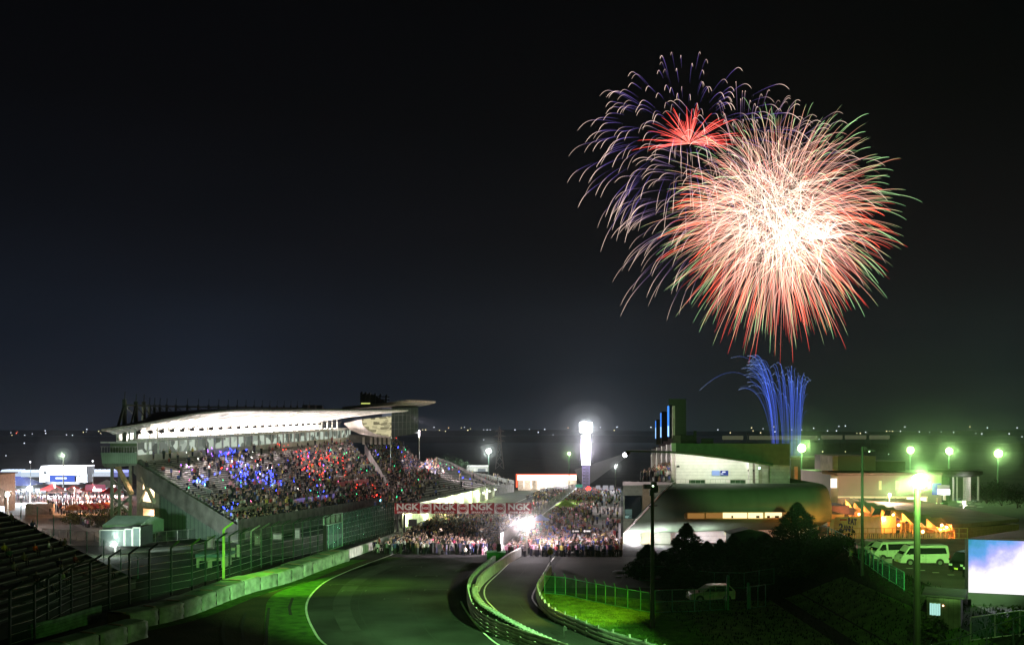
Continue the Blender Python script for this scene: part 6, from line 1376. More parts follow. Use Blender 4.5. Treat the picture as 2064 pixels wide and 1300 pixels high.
globe_lamp('street_lamp', 'pink-white lamp below the round canopy', W(1943, 1013, 190), .35, (1, .8, .75), 12, 9000, cat_='lamp', lcol=(1, .75, .65), pole_r=.07)
globe_lamp('floodlight', 'huge white floodlight on top of the pit wall above the crowd', W(1062, 1058, 129), .8, (1, .97, .98), 40, 3000, cat_='floodlight', lcol=(1, .86, .9), pole_r=.1, lsize=.5)
light('crowd_light', 'SPOT', (1.6, 128.5, 4.2), 24000, (1, .82, .86), .4, target=(-10, 134.5, 1.2), angle=74, blend=.25)
light('crowd_light', 'SPOT', (2.2, 130, 4.4), 15000, (1, .86, .9), .4, target=(13, 150, -1), angle=70, blend=.3)
light('verge_light', 'SPOT', (-56, 92, 26), 230000, (.33, 1, .05), .4, target=(-20, 101, 0), angle=17, blend=1.0)  # spot without a fixture, added off to the left to brighten the verge
light('infield_light', 'SPOT', (10.4, 79.1, 10.6), 15000, (.8, 1, .05), .2, target=(4.2, 89, 0), angle=72, blend=.8)  # spot without its own fixture, assumed at the dark pole to light the infield
light('post_light', 'POINT', (-31.2, 110.6, 5.0), 1300, (.6, 1, .35), .15)  # light without a fixture, assumed above the lit post
globe_lamp('floodlight', 'white lamp in front of the dark container below the tent', W(231, 1096, 130), .42, (.9, 1, .92), 30, 2200, lcol=(.85, 1, .9), pole_r=.08)
globe_lamp('floodlight', 'white lamp on a post at the left end of the service road', W(15, 996, 190), .62, (1, .93, .9), 28, 9000, lcol=(1, .85, .8), pole_r=.12)
globe_lamp('floodlight', 'white lamp above the festival parking at far left', W(60, 984, 300), 1.0, (.95, 1, 1), 26, 80000, lcol=(.85, .95, 1), pole_r=.15)
globe_lamp('floodlight', 'green-white lamp on a mast above the festival stage', W(127, 918, 440), .8, (.7, 1, .5), 6, 2500, lcol=(.7, 1, .6), pole_r=.25)
globe_lamp('street_lamp', 'tiny white lamp right of the festival stage', W(187, 929, 430), .4, (.9, .95, 1), 5, 0, cat_='lamp', pole_r=.12)
globe_lamp('street_lamp', 'tiny lamp above the dark fields left of the stage mast', W(61, 931, 430), .45, (.9, .9, 1), 3, 0, cat_='lamp', pole_r=.1)
light('car_park_light', 'SPOT', (18.5, 44.4, 13.8), 340000, (.42, 1, .22), .3, target=(48, 104, 4.5), angle=24, blend=.5, parent=None)
light('track_light', 'SPOT', (18.4, 44.4, 13.8), 460000, (.36, 1, .27), .3, target=(-4, 83, 0), angle=38, blend=.8, parent=None)
light('facade_flood', 'SPOT', (18.5, 44.4, 14.2), 190000, (.45, 1, .3), .3, target=(40, 150, 17), angle=21, blend=.6)
light('gable_light', 'SPOT', (-52, 129.4, 2.4), 20000, (.75, 1, .85), .2, target=(-50, 155, 3), angle=75, blend=.5)
# spotlight under the wing roof
p = W(1265, 914, 148); t = thing('spotlight', 'bright spotlight hanging under the tip of the wing roof', 'spotlight', p)
b = MB(); b.tube([(-.35, -.1, -.15), (.25, .1, .2)], .3, 12); b.bar((0, 0, .1), (0, 0, .5), .1); b.build('housing', M_black, t); b = MB(); b.ball((-.42, -.12, -.2), .34, 10); b.build('lamp', em('spot_lens', (.9, .95, 1), 25), t)
light('beam', 'SPOT', (-.5, -.2, -.3), 90000, (.8, .9, 1), .2, target=(-6, 1, -3.2), angle=30, blend=.5, parent=t)
b = MB(); b.ball(W(1283, 908, 148) + Vector((0, 0, -.3)), .16, 8)
# unlit floodlight poles
def flood_pole(label, px, pyt, base_p, mt, heads, r_=.16):
    t = thing('floodlight_pole', label, 'pole', base_p); h = W(px, pyt, base_p.y).z - base_p.z
    b = MB(); b.tube([(0, 0, -.3), (0, 0, h)], [r_ * 1.2, r_ * .8], 10); b.build('pole', mt, t)
    for (dx, dz, sx, sz, rot) in heads:
        b = MB(); b.box((dx, -.1, h + dz), (sx, .35, sz), rot); b.bar((0, 0, h + dz), (dx, 0, h + dz), .07); b.build('lamp_head', M_black, t)
    return t, h
g_ = G(1315, 1266); M_pole = mat('brown_pole', (.035, .03, .022), .7)
t, h = flood_pole('dark pole with a cluster of unlit floodlights in front of the pit building', 1313, 980, Vector((g_.x, g_.y, hgt(g_.x, g_.y))), M_pole, [(-.45, .0, .5, .35, .3), (.1, .15, .45, .4, 0), (.3, -.2, .35, .6, -.3), (-.1, -.5, .3, .5, 0)])
b = MB(); b.bar((-.3, 0, h - 1.6), (.4, 0, h - 1.55), .1); b.build('step_bar', M_pole, t)
b = MB(); b.ball((-.0, -.32, h + .05), .07, 8); b.build('lamp', em('small_lamp', (.7, 1, .6), 6), t)
p = Vector((W(1738, 1150, 92).x, 92, hgt(33, 92)))
t, h = flood_pole('dark pole with one flat unlit floodlight arm beside the car park fence', 1733, 900, p, mat('green_black_pole', (.02, .04, .025), .7), [(.62, -.35, .9, .16, 0), (.2, -.2, .25, .4, 0)], .13)
b = MB(); b.ball((.55, -.3, h - .45), .06, 8); b.build('lamp', em('small_lamp', (0, 0, 0), 0), t)
# unseen mast added behind the viewpoint; its green spots brighten verge, barrier and infield
t = thing('floodlight', 'added unseen floodlight mast behind the viewpoint', 'floodlight', (10, -14, 0)); b = MB(); b.tube([(0, 0, 0), (0, 0, 26)], .2, 8); b.build('pole', M_steel, t)
light('light', 'SPOT', (0, .5, 26), 60000, (.25, 1, .08), .5, target=(-18, 97, 0), angle=13, blend=.9, parent=t)
light('light', 'SPOT', (.3, .5, 26), 90000, (.45, 1, .25), .5, target=(-30, 112, 2), angle=9, blend=.7, parent=t)
light('light', 'SPOT', (.6, .5, 26), 15000, (.4, 1, .1), .5, target=(8, 88, 0), angle=9, blend=.9, parent=t)

# ================================================================ FESTIVAL on the left
def tent(c, w_, h, m, label, grp=None, name='tent'):
    t = thing(name, label, 'tent', c, 0, grp); b = MB(); b.add([(-w_/2, -w_/2, h), (w_/2, -w_/2, h), (w_/2, w_/2, h), (-w_/2, w_/2, h), (0, 0, h + w_ * .32)], [(0,1,4),(1,2,4),(2,3,4),(3,0,4)])
    b.grid([[(-w_/2, -w_/2, h - .4), (w_/2, -w_/2, h - .4), (w_/2, w_/2, h - .4)], [(-w_/2, -w_/2, h), (w_/2, -w_/2, h), (w_/2, w_/2, h)]]); b.build('cloth', m, t)
    b = MB(); [b.bar((sx*w_*.48, sy*w_*.48, 0), (sx*w_*.48, sy*w_*.48, h), .1) for sx in (-1, 1) for sy in (-1, 1)]; b.build('leg', M_steel, t); return t
TR_ = [mat('tent_red', (.6, .05, .05), .7), mat('tent_white', (.75, .75, .75), .7), mat('tent_orange', (.65, .22, .08), .7), mat('tent_blue', (.08, .12, .5), .7)]
for i, px in enumerate((150, 162, 174, 186, 197, 207, 216)):
    p = G(px, 1041 - i * .8); tent(p, 3.0, 2.0, TR_[2 if i % 2 == 0 else 0], 'small %s market tent, %s from the service road in its row' % ('orange' if i % 2 == 0 else 'red', ORD[i]), 'orange and red market tents in a row')
for i, (px, py, w_, c, lb) in enumerate(((147, 1003, 9, 1, 'white tent with glowing inside in the middle of the festival area'), (115, 1004, 10, 1, 'long white stall left of the red peaked tent'), (105, 998, 12, 0, 'low red stall roof in front of the stage'), (148, 996, 7, 0, 'small red peaked tent right of the stage'), (185, 1000, 14, 0, 'wide red stall roof in the right half of the festival'), (225, 1005, 12, 0, 'red and white tent behind the stair tower'), (215, 990, 14, 1, 'white tent at the right back of the festival'), (40, 985, 22, 3, 'blue and white long tent at the left back of the festival'), (70, 975, 20, 1, 'white long tent left of the stage'), (15, 978, 16, 3, 'blue tent at the left edge of the festival'), (240, 1042, 9, 1, 'small pale tent behind the stair tower foot'))):
    p = G(px, py); tent(p, w_ * p.y / 700, 2.4, TR_[c], lb)
t = thing('stage', 'glaring white festival stage with a blue banner', 'stage', (0, 0, 0)); Y = 470
bx2(82, 940, 174, 955, Y, 9, 'canopy', mat('stage_canopy', (.85, .85, .9), .6), t); bx2(88, 955, 170, 958, Y + 1, 8, 'truss', em('stage_glow', (.85, .92, 1), 5), t); bx2(84, 938.5, 173, 940.5, Y - .3, 10, 'roof_edge', em('stage_rim', (.9, .95, 1), 2.2), t)
for x in (80, 155): bx2(x, 944, x + 18 if x < 100 else x + 20, 972, Y + .5, 6, 'side_wall', mat('stage_canopy', (0, 0, 0)), t)
bx2(100, 957, 150, 971, Y + .2, .4, 'banner', em('stage_banner', (.05, .12, .6), 1.3), t); bx2(112, 962, 134, 965, Y, .1, 'banner_text_bar', em('stage_rim', (0, 0, 0), 0), t)
for x, y in ((88, 950), (150, 949), (154, 956), (91, 969)): bx2(x, y, x + 6, y + 6, Y - .5, 1, 'loudspeaker', M_black, t)
bx2(95, 971, 160, 976, Y - 2, 6, 'platform', M_black, t)
for x in (95, 125, 155): light('stage_light', 'POINT', W(x, 962, Y - 6), 30000, (.8, .9, 1), 1, parent=t)
for i, (x, y, w_, c, lb) in enumerate(((0, 948, 38, (.6, .75, 1), 'left section of the glowing white tent line at the back'), (42, 949, 38, (.7, .85, 1), 'glowing white tent line just left of the stage'), (175, 948, 48, (.75, .85, 1), 'glowing white tent line just right of the stage'), (226, 949, 26, (.35, .4, 1), 'violet-blue tent line behind the stair tower'))):
    t = thing('marquee', lb, 'tent', (0, 0, 0)); n = 5
    b = MB(); 
    for k in range(n): q0 = W(x + w_ * k / n, y + 3, 480); q1 = W(x + w_ * (k + 1) / n, y + 3, 480); mdl = (q0 + q1) / 2 + Vector((0, 0, 1.1)); b.prism([q0, q1, mdl], (0, 8, 0))
    b.build('roof', em('marquee_roof_%d' % i, c, 1.5), t); bx2(x, y + 3, x + w_, y + 12, 480, 6, 'wall', em('marquee_wall_%d' % i, c, .8 if i != 3 else .5), t)
bx2(172, 977, 205, 988, 330, 3, 'screen', em('festival_pink', (1, .3, .45), .35), thing('stall', 'red stall block with a pale glowing counter', 'stall', (0, 0, 0)))
tag(bx2(187, 985, 203, 990, 325, .6, 'lit_counter', em('counter_glow', (.9, .85, 1), 4), None), 'bright white counter glowing in the red stall block', 'counter')
for (px, py, c, P_) in ((110, 1000, (.9, .95, 1), 5000), (150, 1012, (1, .5, .4), 3000), (190, 1010, (1, .4, .35), 3500), (30, 990, (.7, .85, 1), 5000), (175, 1036, (1, .45, .2), 900), (230, 1000, (1, .6, .6), 3000)):
    p = G(px, py); globe_lamp('festival_lamp', 'bare lamp on a short pole among the festival tents', (p.x, p.y, base(p.y) + 4.5), .25, c, 8, P_ * 13, cat_='lamp', group='bare lamps among the festival tents', pole_r=.05)
cr_ = MB()
for _ in range(420):
    px, py = random.uniform(0, 235), random.uniform(990, 1040)
    if px < 95 and py > 1012: continue
    small_person(cr_, G(px, py), False, pick(6, 3, 2) if px < 110 else random.choice([(.3, .06, .06), (.03, .03, .05), (.03, .03, .05), (.5, .45, .5)]), random.random() * 6, 1.1)
tag(cr_.build('crowd', M_crowd), 'visitors strolling between the festival tents', 'crowd', kind='stuff')
rd = MB(); rd.grid([[G(20, 1040), G(170, 1040)], [G(20, 1058), G(205, 1058)], [G(30, 1082), G(265, 1082)], [G(60, 1100), G(330, 1100)]]); rd.v = [(x, y, z + .08) for x, y, z in rd.v]; tag(rd.build('service_road', mat('service_asphalt', (.13, .12, .11), .85, var=.2)), kind='structure')
tag(bx2(51, 1015, 108, 1038, 236, .5, 'boundary_wall', mat('beige_wall', (.45, .36, .32), .8), None), 'beige wall at the head of the service road', 'wall')
t = thing('service_house', 'pinkish flat house at the left edge of the service road', 'building', (0, 0, 0)); bx2(-90, 957, -16, 1035, 215, 10, 'wall', mat('pinkish_wall', (.4, .33, .32), .8), t); bx2(-90, 955, -15, 957.5, 214.5, 11, 'roof', M_black, t); bx2(-4, 1020, 8, 1034, 214.8, .2, 'window', em('bluish_window', (.8, .85, 1), 3), t)
fg = MB(); fg.grid([[G(-60, 975), G(250, 975)], [G(-60, 1000), G(250, 1000)], [G(-60, 1039), G(250, 1039)]]); fg.v = [(x, y, z + .1) for x, y, z in fg.v]; tag(fg.build('festival_ground', mat('pale_paving', (.3, .3, .3), .8)), kind='structure')  # lighter sheet added so the festival ground looks lit
# tent, containers, planting
t = thing('gable_tent', 'pale green gable tent beside the ribbed stand wall', 'tent', (0, 0, 0)); M_tc = mat('pale_green_cloth', (.4, .5, .46), .7, var=.1)
a, b_, c = W(207, 1083, 150), W(283, 1083, 150), W(292, 1078, 162); hh = Vector((0, 0, 1.9)); pk = Vector((0, 0, 2.9))
b = MB(); m0, m1 = (a + Vector((0, 5, 0)) + pk), (b_ + Vector((0, 5, 0)) + pk); a2, b2 = a + Vector((0, 10, 0)), b_ + Vector((0, 10, 0))
b.add([a + hh, b_ + hh, m1, m0, a2 + hh, b2 + hh], [(0, 1, 2, 3), (3, 2, 5, 4)]); b.add([a, b_, b_ + hh, a + hh], [(0, 1, 2, 3)]); b.add([b_, b2, b2 + hh, m1, b_ + hh], [(0, 1, 2, 3, 4)]); b.build('cloth', M_tc, t)
b = MB(); [b.bar(q, q + hh, .12) for q in (a, b_, b2)]; b.build('leg', M_steel, t)
for i, (x0, x1, y0, lb) in enumerate(((201, 250, 1068, 'dark container with a white frame left of its neighbours'), (252, 266, 1066, 'narrow dark container in the middle of the row'), (268, 282, 1063, 'dark container at the right end of the row'))):
    t = thing('container', lb, 'container', (0, 0, 0)); bx2(x0, y0, x1, 1100, 140, 5, 'body', mat('container_dark', (.06, .08, .085), .6, wave=('X', 2, .7)), t)
    b = MB(); 
    for x in (x0, x1): b.bar(W(x, 1100, 139.9), W(x, y0, 139.9), .14)
    b.bar(W(x0, y0, 139.9), W(x1, y0, 139.9), .14); b.build('frame', M_conc, t)
for i, (px, py, r_, h, lb) in enumerate(((190, 1062, 4.5, 3.2, 'large olive shrub below the row of orange tents'), (225, 1052, 4.0, 3.0, 'olive shrub at the foot of the stair tower'), (160, 1056, 3, 2, 'low olive shrub by the service road bend'), (300, 1086, 1.6, 1.6, 'dark shrub between tent and ribbed wall'))):
    bush(G(px, py), r_, h, lb, 40 + i, leafmat('olive_leaves', (.07, .065, .015)), 1400)
cr_ = MB()
for _ in range(70): k = random.random(); small_person(cr_, G(140 + 40 * k + random.gauss(0, 3), 1042 + 22 * k), False, pick(3, 3, 3), random.random() * 6)
tag(cr_.build('crowd', M_crowd), 'queue of visitors along the service road fence', 'crowd', kind='stuff')
low_fence('wire_fence', [G(85, 1085), G(190, 1092), G(290, 1095), G(400, 1085), G(470, 1075)], 1.6, 'grey wire fence along the service road below the stand wall', 2.4, False, mesh_mat('grey_net', (.2, .22, .22), .25), M_steel)
# service area between catch fence and stand
t = thing('marshal_hut', 'green lit marshal hut behind the catch fence', 'hut', (0, 0, 0)); bx2(396, 1122, 452, 1165, 116, 3, 'wall', mat('pale_hut_wall', (.35, .42, .3), .7), t); bx2(393, 1117, 455, 1123, 115.6, 4, 'roof', mat('hut_blue_roof', (.1, .2, .25), .7), t); bx2(402, 1130, 418, 1148, 115.9, .1, 'window', M_dglass, t); bx2(428, 1130, 446, 1150, 115.9, .1, 'window', M_dglass, t)
p = G(453, 1172); t = thing('lit_post', 'brightly lit yellow-green bent post of the catch fence', 'post', (p.x, p.y - .4, 0)); b = MB(); b.bar((0, 0, 0), (0, 0, 5.6), .22); b.bar((0, 0, 5.6), (1.0, 0, 6.3), .2); b.build('post', mat('yellow_green_paint', (.5, .75, .15), .5), t)  # light on this post is put into its bright colour
for (px, py, lb) in ((470, 1118, 'white upright board left of its twin behind the catch fence'), (481, 1112, 'white upright board right of its twin behind the catch fence')):
    p = W(px, py, 128); b = MB(); b.box((0, 0, 0), (.5, .1, 1.9)); tag(b.build('board', M_ww, loc=p), lb, 'board')
rnd = random.Random(8)
for i, (px, w_, lb) in enumerate(((425, .9, 'white cabinet nearest the marshal hut'), (520, .9, 'grey cabinet in the dark service area under the stand'), (560, 1.4, 'low white cart in the dark service area under the stand'), (600, .8, 'grey box below the purple stand banners'))):
    p = W(px, 1105 - i * 6, 140 + i * 6); t = thing('cabinet', lb, 'cabinet', (p.x, p.y, base(p.y))); b = MB(); b.box((0, 0, .9), (w_, .6, 1.8 if i != 2 else 1.0)); b.build('body', M_conc, t); b = MB(); b.box((0, -.31, .9), (w_ * .8, .02, 1.2 if i != 2 else .6)); b.build('door', M_ww, t)
light('service_light', 'POINT', W(560, 1092, 150), 500, (1, .9, .8), .3, parent=t)
b = MB(); b.grid([[G(300, 1105), G(700, 1075)], [G(300, 1150), G(640, 1115)]]); b.v = [(x, y, z + .05) for x, y, z in b.v]; tag(b.build('service_yard', mat('service_asphalt2', (.1, .1, .09), .85)), kind='structure')

# ================================================================ FAR COUNTRY
t = thing('power_pylon', 'grey lattice power pylon beside the white floodlight', 'pylon', W(1007, 945, 700)); k = 700 / F; b = MB()
lv = [(0, 10), (15, 8), (30, 5.8), (45, 4), (60, 2.8), (72, 2), (86, .4)]
for (z0, w0), (z1, w1) in zip(lv, lv[1:]):
    for sx, sy in ((-1, -1), (1, -1), (1, 1), (-1, 1)): b.bar((sx*w0*k/1.2, sy*w0*k/1.2, z0*k), (sx*w1*k/1.2, sy*w1*k/1.2, z1*k), .45)
    b.bar((-w0*k/1.2, -w0*k/1.2, z0*k), (w1*k/1.2, -w1*k/1.2, z1*k), .3); b.bar((w0*k/1.2, -w0*k/1.2, z0*k), (-w1*k/1.2, -w1*k/1.2, z1*k), .3)
for z, w_ in ((56, 10), (66, 12), (76, 9)): b.bar((-w_*k, 0, z*k), (w_*k, 0, z*k), .4); b.bar((-w_*k, 0, z*k), (0, 0, (z+4)*k), .3); b.bar((w_*k, 0, z*k), (0, 0, (z+4)*k), .3)
b.build('lattice', mat('pylon_grey', (.6, .56, .54), .6), t)
for i, (px, py, r_, h, lb) in enumerate(((905, 952, 7, 9, 'large dark leafy tree behind the pale bench stand'), (925, 953, 6, 8, 'dark leafy tree right of the largest one behind the bench stand'), (883, 950, 5, 6, 'small dark tree at the left of the group behind the bench stand'), (2020, 1010, 8, 9, 'big dark round tree right of the round canopy'), (1990, 1005, 7, 8, 'dark round tree under the rightmost green floodlight'), (2050, 1015, 8, 10, 'dark tree cut by the right picture edge'), (1898, 1012, 3, 2.5, 'clipped dark bush beside the brown building canopy'))):
    Y = 420 if px < 1000 else 240; p = W(px, py, Y); bush(Vector((p.x, Y, p.z - 1)), r_ * (.9 if px < 1000 else .55), h * (1 if px < 1000 else .62), lb, 60 + i, M_leaf, 1500, 'tree' , 'tree')
t = thing('site_office', 'pale site office with an arched lit opening left of the power pylon', 'building', (0, 0, 0)); bx2(941, 940, 984, 950, 430, 10, 'wall', M_conc, t); bx2(963, 944, 979, 950, 429.8, .2, 'window', mat('dark_opening', (.05, .06, .07), .4), t); bx2(941, 938.5, 984, 940.5, 429.5, 11, 'roof', M_ww, t)
# far stands with advertising boards, faint in the dark
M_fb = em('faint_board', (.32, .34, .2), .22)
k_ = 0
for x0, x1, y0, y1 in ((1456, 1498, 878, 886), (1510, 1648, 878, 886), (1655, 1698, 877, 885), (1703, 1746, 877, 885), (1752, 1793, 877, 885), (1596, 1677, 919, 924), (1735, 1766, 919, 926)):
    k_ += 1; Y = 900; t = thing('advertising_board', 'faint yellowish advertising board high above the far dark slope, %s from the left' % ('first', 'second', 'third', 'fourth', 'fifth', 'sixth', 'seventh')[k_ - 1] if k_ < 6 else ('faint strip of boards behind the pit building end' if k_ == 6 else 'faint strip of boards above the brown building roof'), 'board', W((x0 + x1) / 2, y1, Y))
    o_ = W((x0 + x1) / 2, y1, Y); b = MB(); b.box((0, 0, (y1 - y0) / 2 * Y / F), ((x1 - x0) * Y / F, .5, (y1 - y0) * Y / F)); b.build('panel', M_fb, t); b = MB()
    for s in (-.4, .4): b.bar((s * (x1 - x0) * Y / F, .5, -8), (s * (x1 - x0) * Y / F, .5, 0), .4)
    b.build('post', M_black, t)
t = thing('far_hall', 'dark green hall with lit window bays behind the pit building end', 'building', (0, 0, 0)); bx2(1594, 925, 1690, 975, 300, 20, 'wall', mat('hall_green', (.06, .1, .05), .8), t); bx2(1616, 942, 1643, 972, 299.5, .3, 'door', M_black, t); bx2(1602, 940, 1608, 975, 299, 1, 'column', M_orng, t); bx2(1594, 922, 1690, 925.5, 298, 24, 'roof', mat('hall_roof', (.15, .18, .1), .8), t)
light('hall_light', 'POINT', W(1604, 965, 290), 1500, OR, .5, parent=t)
# dark wooded ridge far away and hills
rnd = random.Random(3)
for nm, Y, zt0, x0, x1, sd_ in (('hill_ridge', 5200, 868, -3800, 3800, 1), ('hill_ridge', 2600, 878, -1700, 2300, 2), ('hill_ridge', 1500, 893, 250, 1300, 5)):
    b = MB(); rows = [[], [], [], []]
    n = 120
    for i in range(n + 1):
        x = x0 + (x1 - x0) * i / n; dz = (math.sin(i * .13 * sd_) + .6 * math.sin(i * .31 + sd_) + rnd.uniform(-.15, .15)) * 1.6 * Y / F; z = CAMZ + (868 - zt0) / F * Y + dz * .8
        rows[0].append((x, Y - 60, -16)); rows[1].append((x, Y, z - .5)); rows[2].append((x, Y + 40, z)); rows[3].append((x, Y + 300, -16))
    b.grid(rows); tag(b.build(nm, mat('wooded_ridge', (.02, .03, .022), 1, var=.5, scale=.01)), kind='structure')
far_l = [(22,872,'w'),(35,870,'r'),(24,877,'y'),(33,873,'r'),(50,877,'w'),(65,874,'w'),(91,868,'w'),(92,873,'w'),(134,876,'w'),(146,877,'w'),(49,893,'w'),(12,918,'w'),(175,865,'w'),(174,870,'w'),(168,871,'y'),(199,869,'y'),(205,868,'y'),(209,867,'y'),(213,868,'y'),(217,867,'y'),(222,865,'w'),(203,873,'y'),(240,872,'y'),
 (846,868,'y'),(852,866,'y'),(858,866,'y'),(875,861,'w'),(886,867,'y'),(898,869,'y'),(904,862,'o'),(930,862,'y'),(936,861,'w'),(943,867,'y'),(948,864,'y'),(975,866,'w'),(982,866,'w'),(988,866,'w'),(900,896,'w'),(916,895,'w'),(975,886,'w'),(1038,866,'w'),(1067,865,'w'),(1098,865,'w'),(1115,876,'w'),(1106,878,'w'),(1145,862,'o'),(1210,861,'w'),(1243,861,'w'),(1238,867,'y'),(1085,871,'w'),
 (1245,860,'w'),(1312,861,'w'),(1447,866,'w'),(1472,872,'y'),(1515,862,'y'),(1518,868,'y'),(1538,864,'w'),(1533,872,'y'),(1562,870,'w'),(1596,866,'w'),(1616,866,'w'),(1640,863,'w'),(1668,868,'w'),(1686,868,'w'),(1691,859,'w'),(1651,885,'w'),(1727,873,'y'),(1734,873,'y'),(1745,871,'w'),(1787,869,'y'),(1793,869,'y'),(1799,869,'y'),(1815,869,'w'),(1853,870,'w'),(1874,871,'w'),(1897,870,'w'),(1922,871,'w'),(1967,873,'w'),(1979,874,'w'),(2034,874,'w'),(2060,880,'w'),(1658,910,'y'),(1704,910,'y'),(1791,915,'w'),(1704,858,'w'),(2050,862,'w'),(1990,862,'w'),(1955,860,'y'),(1824,860,'w'),(1560,860,'y')]
MDL = {}
for x_, c_ in ((-2300, (.35, .6, 1)), (-900, (.4, .6, 1)), (300, (.55, .75, 1)), (1500, (.5, .95, .7)), (2500, (.5, .95, .7))):
    light('town_glow', 'POINT', (x_, 3000, 120), (4e6 if x_ < 400 else 2.6e6), c_, 260)  # added unseen lights that brighten the haze over the plain
LC = {'w': (.8, .85, 1), 'y': (1, .85, .45), 'r': (1, .2, .12), 'o': (1, .6, .25)}; LN_ = {'w': 'white', 'y': 'yellow', 'r': 'red', 'o': 'orange'}
for i, (px, py, c) in enumerate(far_l):
    Y = 5000 if py < 880 else 2400 if py < 900 else 900
    if c not in MDL: b = MB(); b.ball((0, 0, 0), 1, 8); o = b.build('distant_lamp', em('distant_' + c, LC[c], 2.2)); MDL[c] = o
    else: o = MDL[c].copy(); COL.objects.link(o)
    o.location = W(px, py, Y); s = random.uniform(.9, 1.6) * Y / F * .75; o.scale = (s, s, s); sd_ = 'left of the grandstand' if px < 300 else 'between grandstand and score tower' if px < 1200 else 'over the pit building and car park'
    tag(o, 'tiny %s town light on the dark horizon, %s' % (LN_[c], sd_), 'distant light', '%s town lights %s' % (LN_[c], sd_))
# ================================================================ FIREWORKS
def trail_mat(name, stops, s, tr_=True):
    """glowing sparks: light adds up where trails cross; stops run along the trail (uv-like attribute)"""
    m = bpy.data.materials.new(name); m.use_nodes = True; n = m.node_tree.nodes; l = m.node_tree.links; n.clear()
    o = n.new('ShaderNodeOutputMaterial'); e_ = n.new('ShaderNodeEmission'); a = n.new('ShaderNodeAttribute'); a.attribute_name = 'tint'
    l.new(a.outputs['Color'], e_.inputs[0]); e_.inputs[1].default_value = s
    t = n.new('ShaderNodeBsdfTransparent'); ad = n.new('ShaderNodeAddShader'); l.new(e_.outputs[0], ad.inputs[0]); l.new(t.outputs[0], ad.inputs[1]); l.new(ad.outputs[0], o.inputs[0])
    m.cycles.emission_sampling = 'NONE'; return m
M_spark = trail_mat('spark_trail', None, 1.0)
def lerp3(a, b, t): return tuple(x + (y - x) * t for x, y in zip(a, b))
def colr(stops, t):
    for (p, c), (p2, c2) in zip(stops, stops[1:]):
        if t <= p2: return lerp3(c, c2, 0 if p2 == p else (t - p) / (p2 - p))
    return stops[-1][1]
def add_trail(b, pts, rad, stops, gain):
    n = len(pts); o = len(b.v); k = 3
    for i, p in enumerate(pts):
        d = (pts[min(i+1, n-1)] - pts[max(0, i-1)]).normalized(); u = d.cross(Vector((.2, 1, .1))).normalized(); v = u.cross(d); r_ = rad[i]
        c = tuple(x * gain for x in colr(stops, i / (n - 1)))
        for j in range(k): b.v.append(tuple(p + (u * math.cos(2*math.pi*j/k) + v * math.sin(2*math.pi*j/k)) * r_)); b.c.append(c)
    for i in range(n-1):
        for j in range(k): b.f.append((o+i*k+j, o+i*k+(j+1) % k, o+(i+1)*k+(j+1) % k, o+(i+1)*k+j)); b.m.append(0)
def shell(b_name, label, cx, cy_, Y, Rpx, N_, t0, drag, drop, stops, wpx, gain, seed, dirf=None, jit=.12, tmax=1.0, hook=0, t0j=.1, par=None, wind=0, cj=0, up=1.0):
    rnd = random.Random(seed); C0 = C = W(cx, cy_, Y); s = Y / F; Rw = Rpx * s
    t = par or thing('firework_burst', label, 'firework', C); off = C if par is None else par.location.copy()
    trails = []
    for _ in range(N_):
        while True:
            d = Vector((rnd.gauss(0, 1), rnd.gauss(0, 1), rnd.gauss(0, 1))).normalized()
            if dirf is None or dirf(d): break
        R_ = Rw * (1 + rnd.uniform(-jit, jit * .6)); C = C0 + Vector((rnd.gauss(0, cj), rnd.gauss(0, cj), rnd.gauss(0, cj))) * s; a0 = max(0, t0 + rnd.uniform(-t0j, t0j)); a1 = tmax - rnd.random() * .12; pts = []; rad = []
        st_ = 12
        for i in range(st_ + 1):
            q = a0 + (a1 - a0) * i / st_; rr = (1 - math.exp(-drag * q)) / (1 - math.exp(-drag)); 
            p = C + Vector((d.x, d.y, d.z * (up if d.z > 0 else 1))) * R_ * rr; p.z -= drop * s * (q ** 2.4); p.x += wind * s * q * q
            if hook: p.z -= hook * s * max(0, (i / st_ - .6) / .4) ** 2; p.x += (1 if d.x > 0 else -1) * 0
            pts.append(p - off); f_ = i / st_; rad.append(wpx * s * (.25 + .75 * math.sin(math.pi * min(1, f_ * .75 + .12))) * (1 if f_ < .97 else .3))
        trails.append((pts, rad, gain * rnd.uniform(.4, 1.3)))
    trails.sort(key=lambda z: -(z[0][-1] - z[0][0]).length)
    for k, (pts, rad, g_) in enumerate(trails[:100] if par is None else []):
        b = MB(); add_trail(b, pts, rad, stops, g_); b.build('trail', M_spark, t)
    b = MB()
    for (pts, rad, g_) in trails[100 if par is None else 0:]: add_trail(b, pts, rad, stops, g_)
    o = b.build('trails', M_spark, t); o['kind'] = 'stuff'; return t
PINK = (1, .42, .3); RED = (1, .09, .06); WARM = (1, .78, .6); GRN = (.42, .85, .3); PALE = (1, .72, .6); VIO = (.22, .16, .6)
K = (0, 0, 0)
FY = 700
big = shell('big', 'huge pink, white and green firework ball, bright white at its heart', 1566, 440, FY, 242, 420, .25, 1.5, 28, [(0, (1, .6, .42)), (.35, (1, .5, .36)), (.7, (1, .42, .3)), (.88, (.7, .75, .35)), (1, (.25, .6, .25))], .46, .5, 1, jit=.14, cj=10)
shell('b2', '', 1572, 468, FY - 5, 208, 400, .25, 1.6, 28, [(0, (1, .6, .45)), (.4, (1, .35, .26)), (.8, (1, .11, .07)), (1, (.9, .05, .04))], .52, .5, 2, par=big, cj=16, jit=.2)
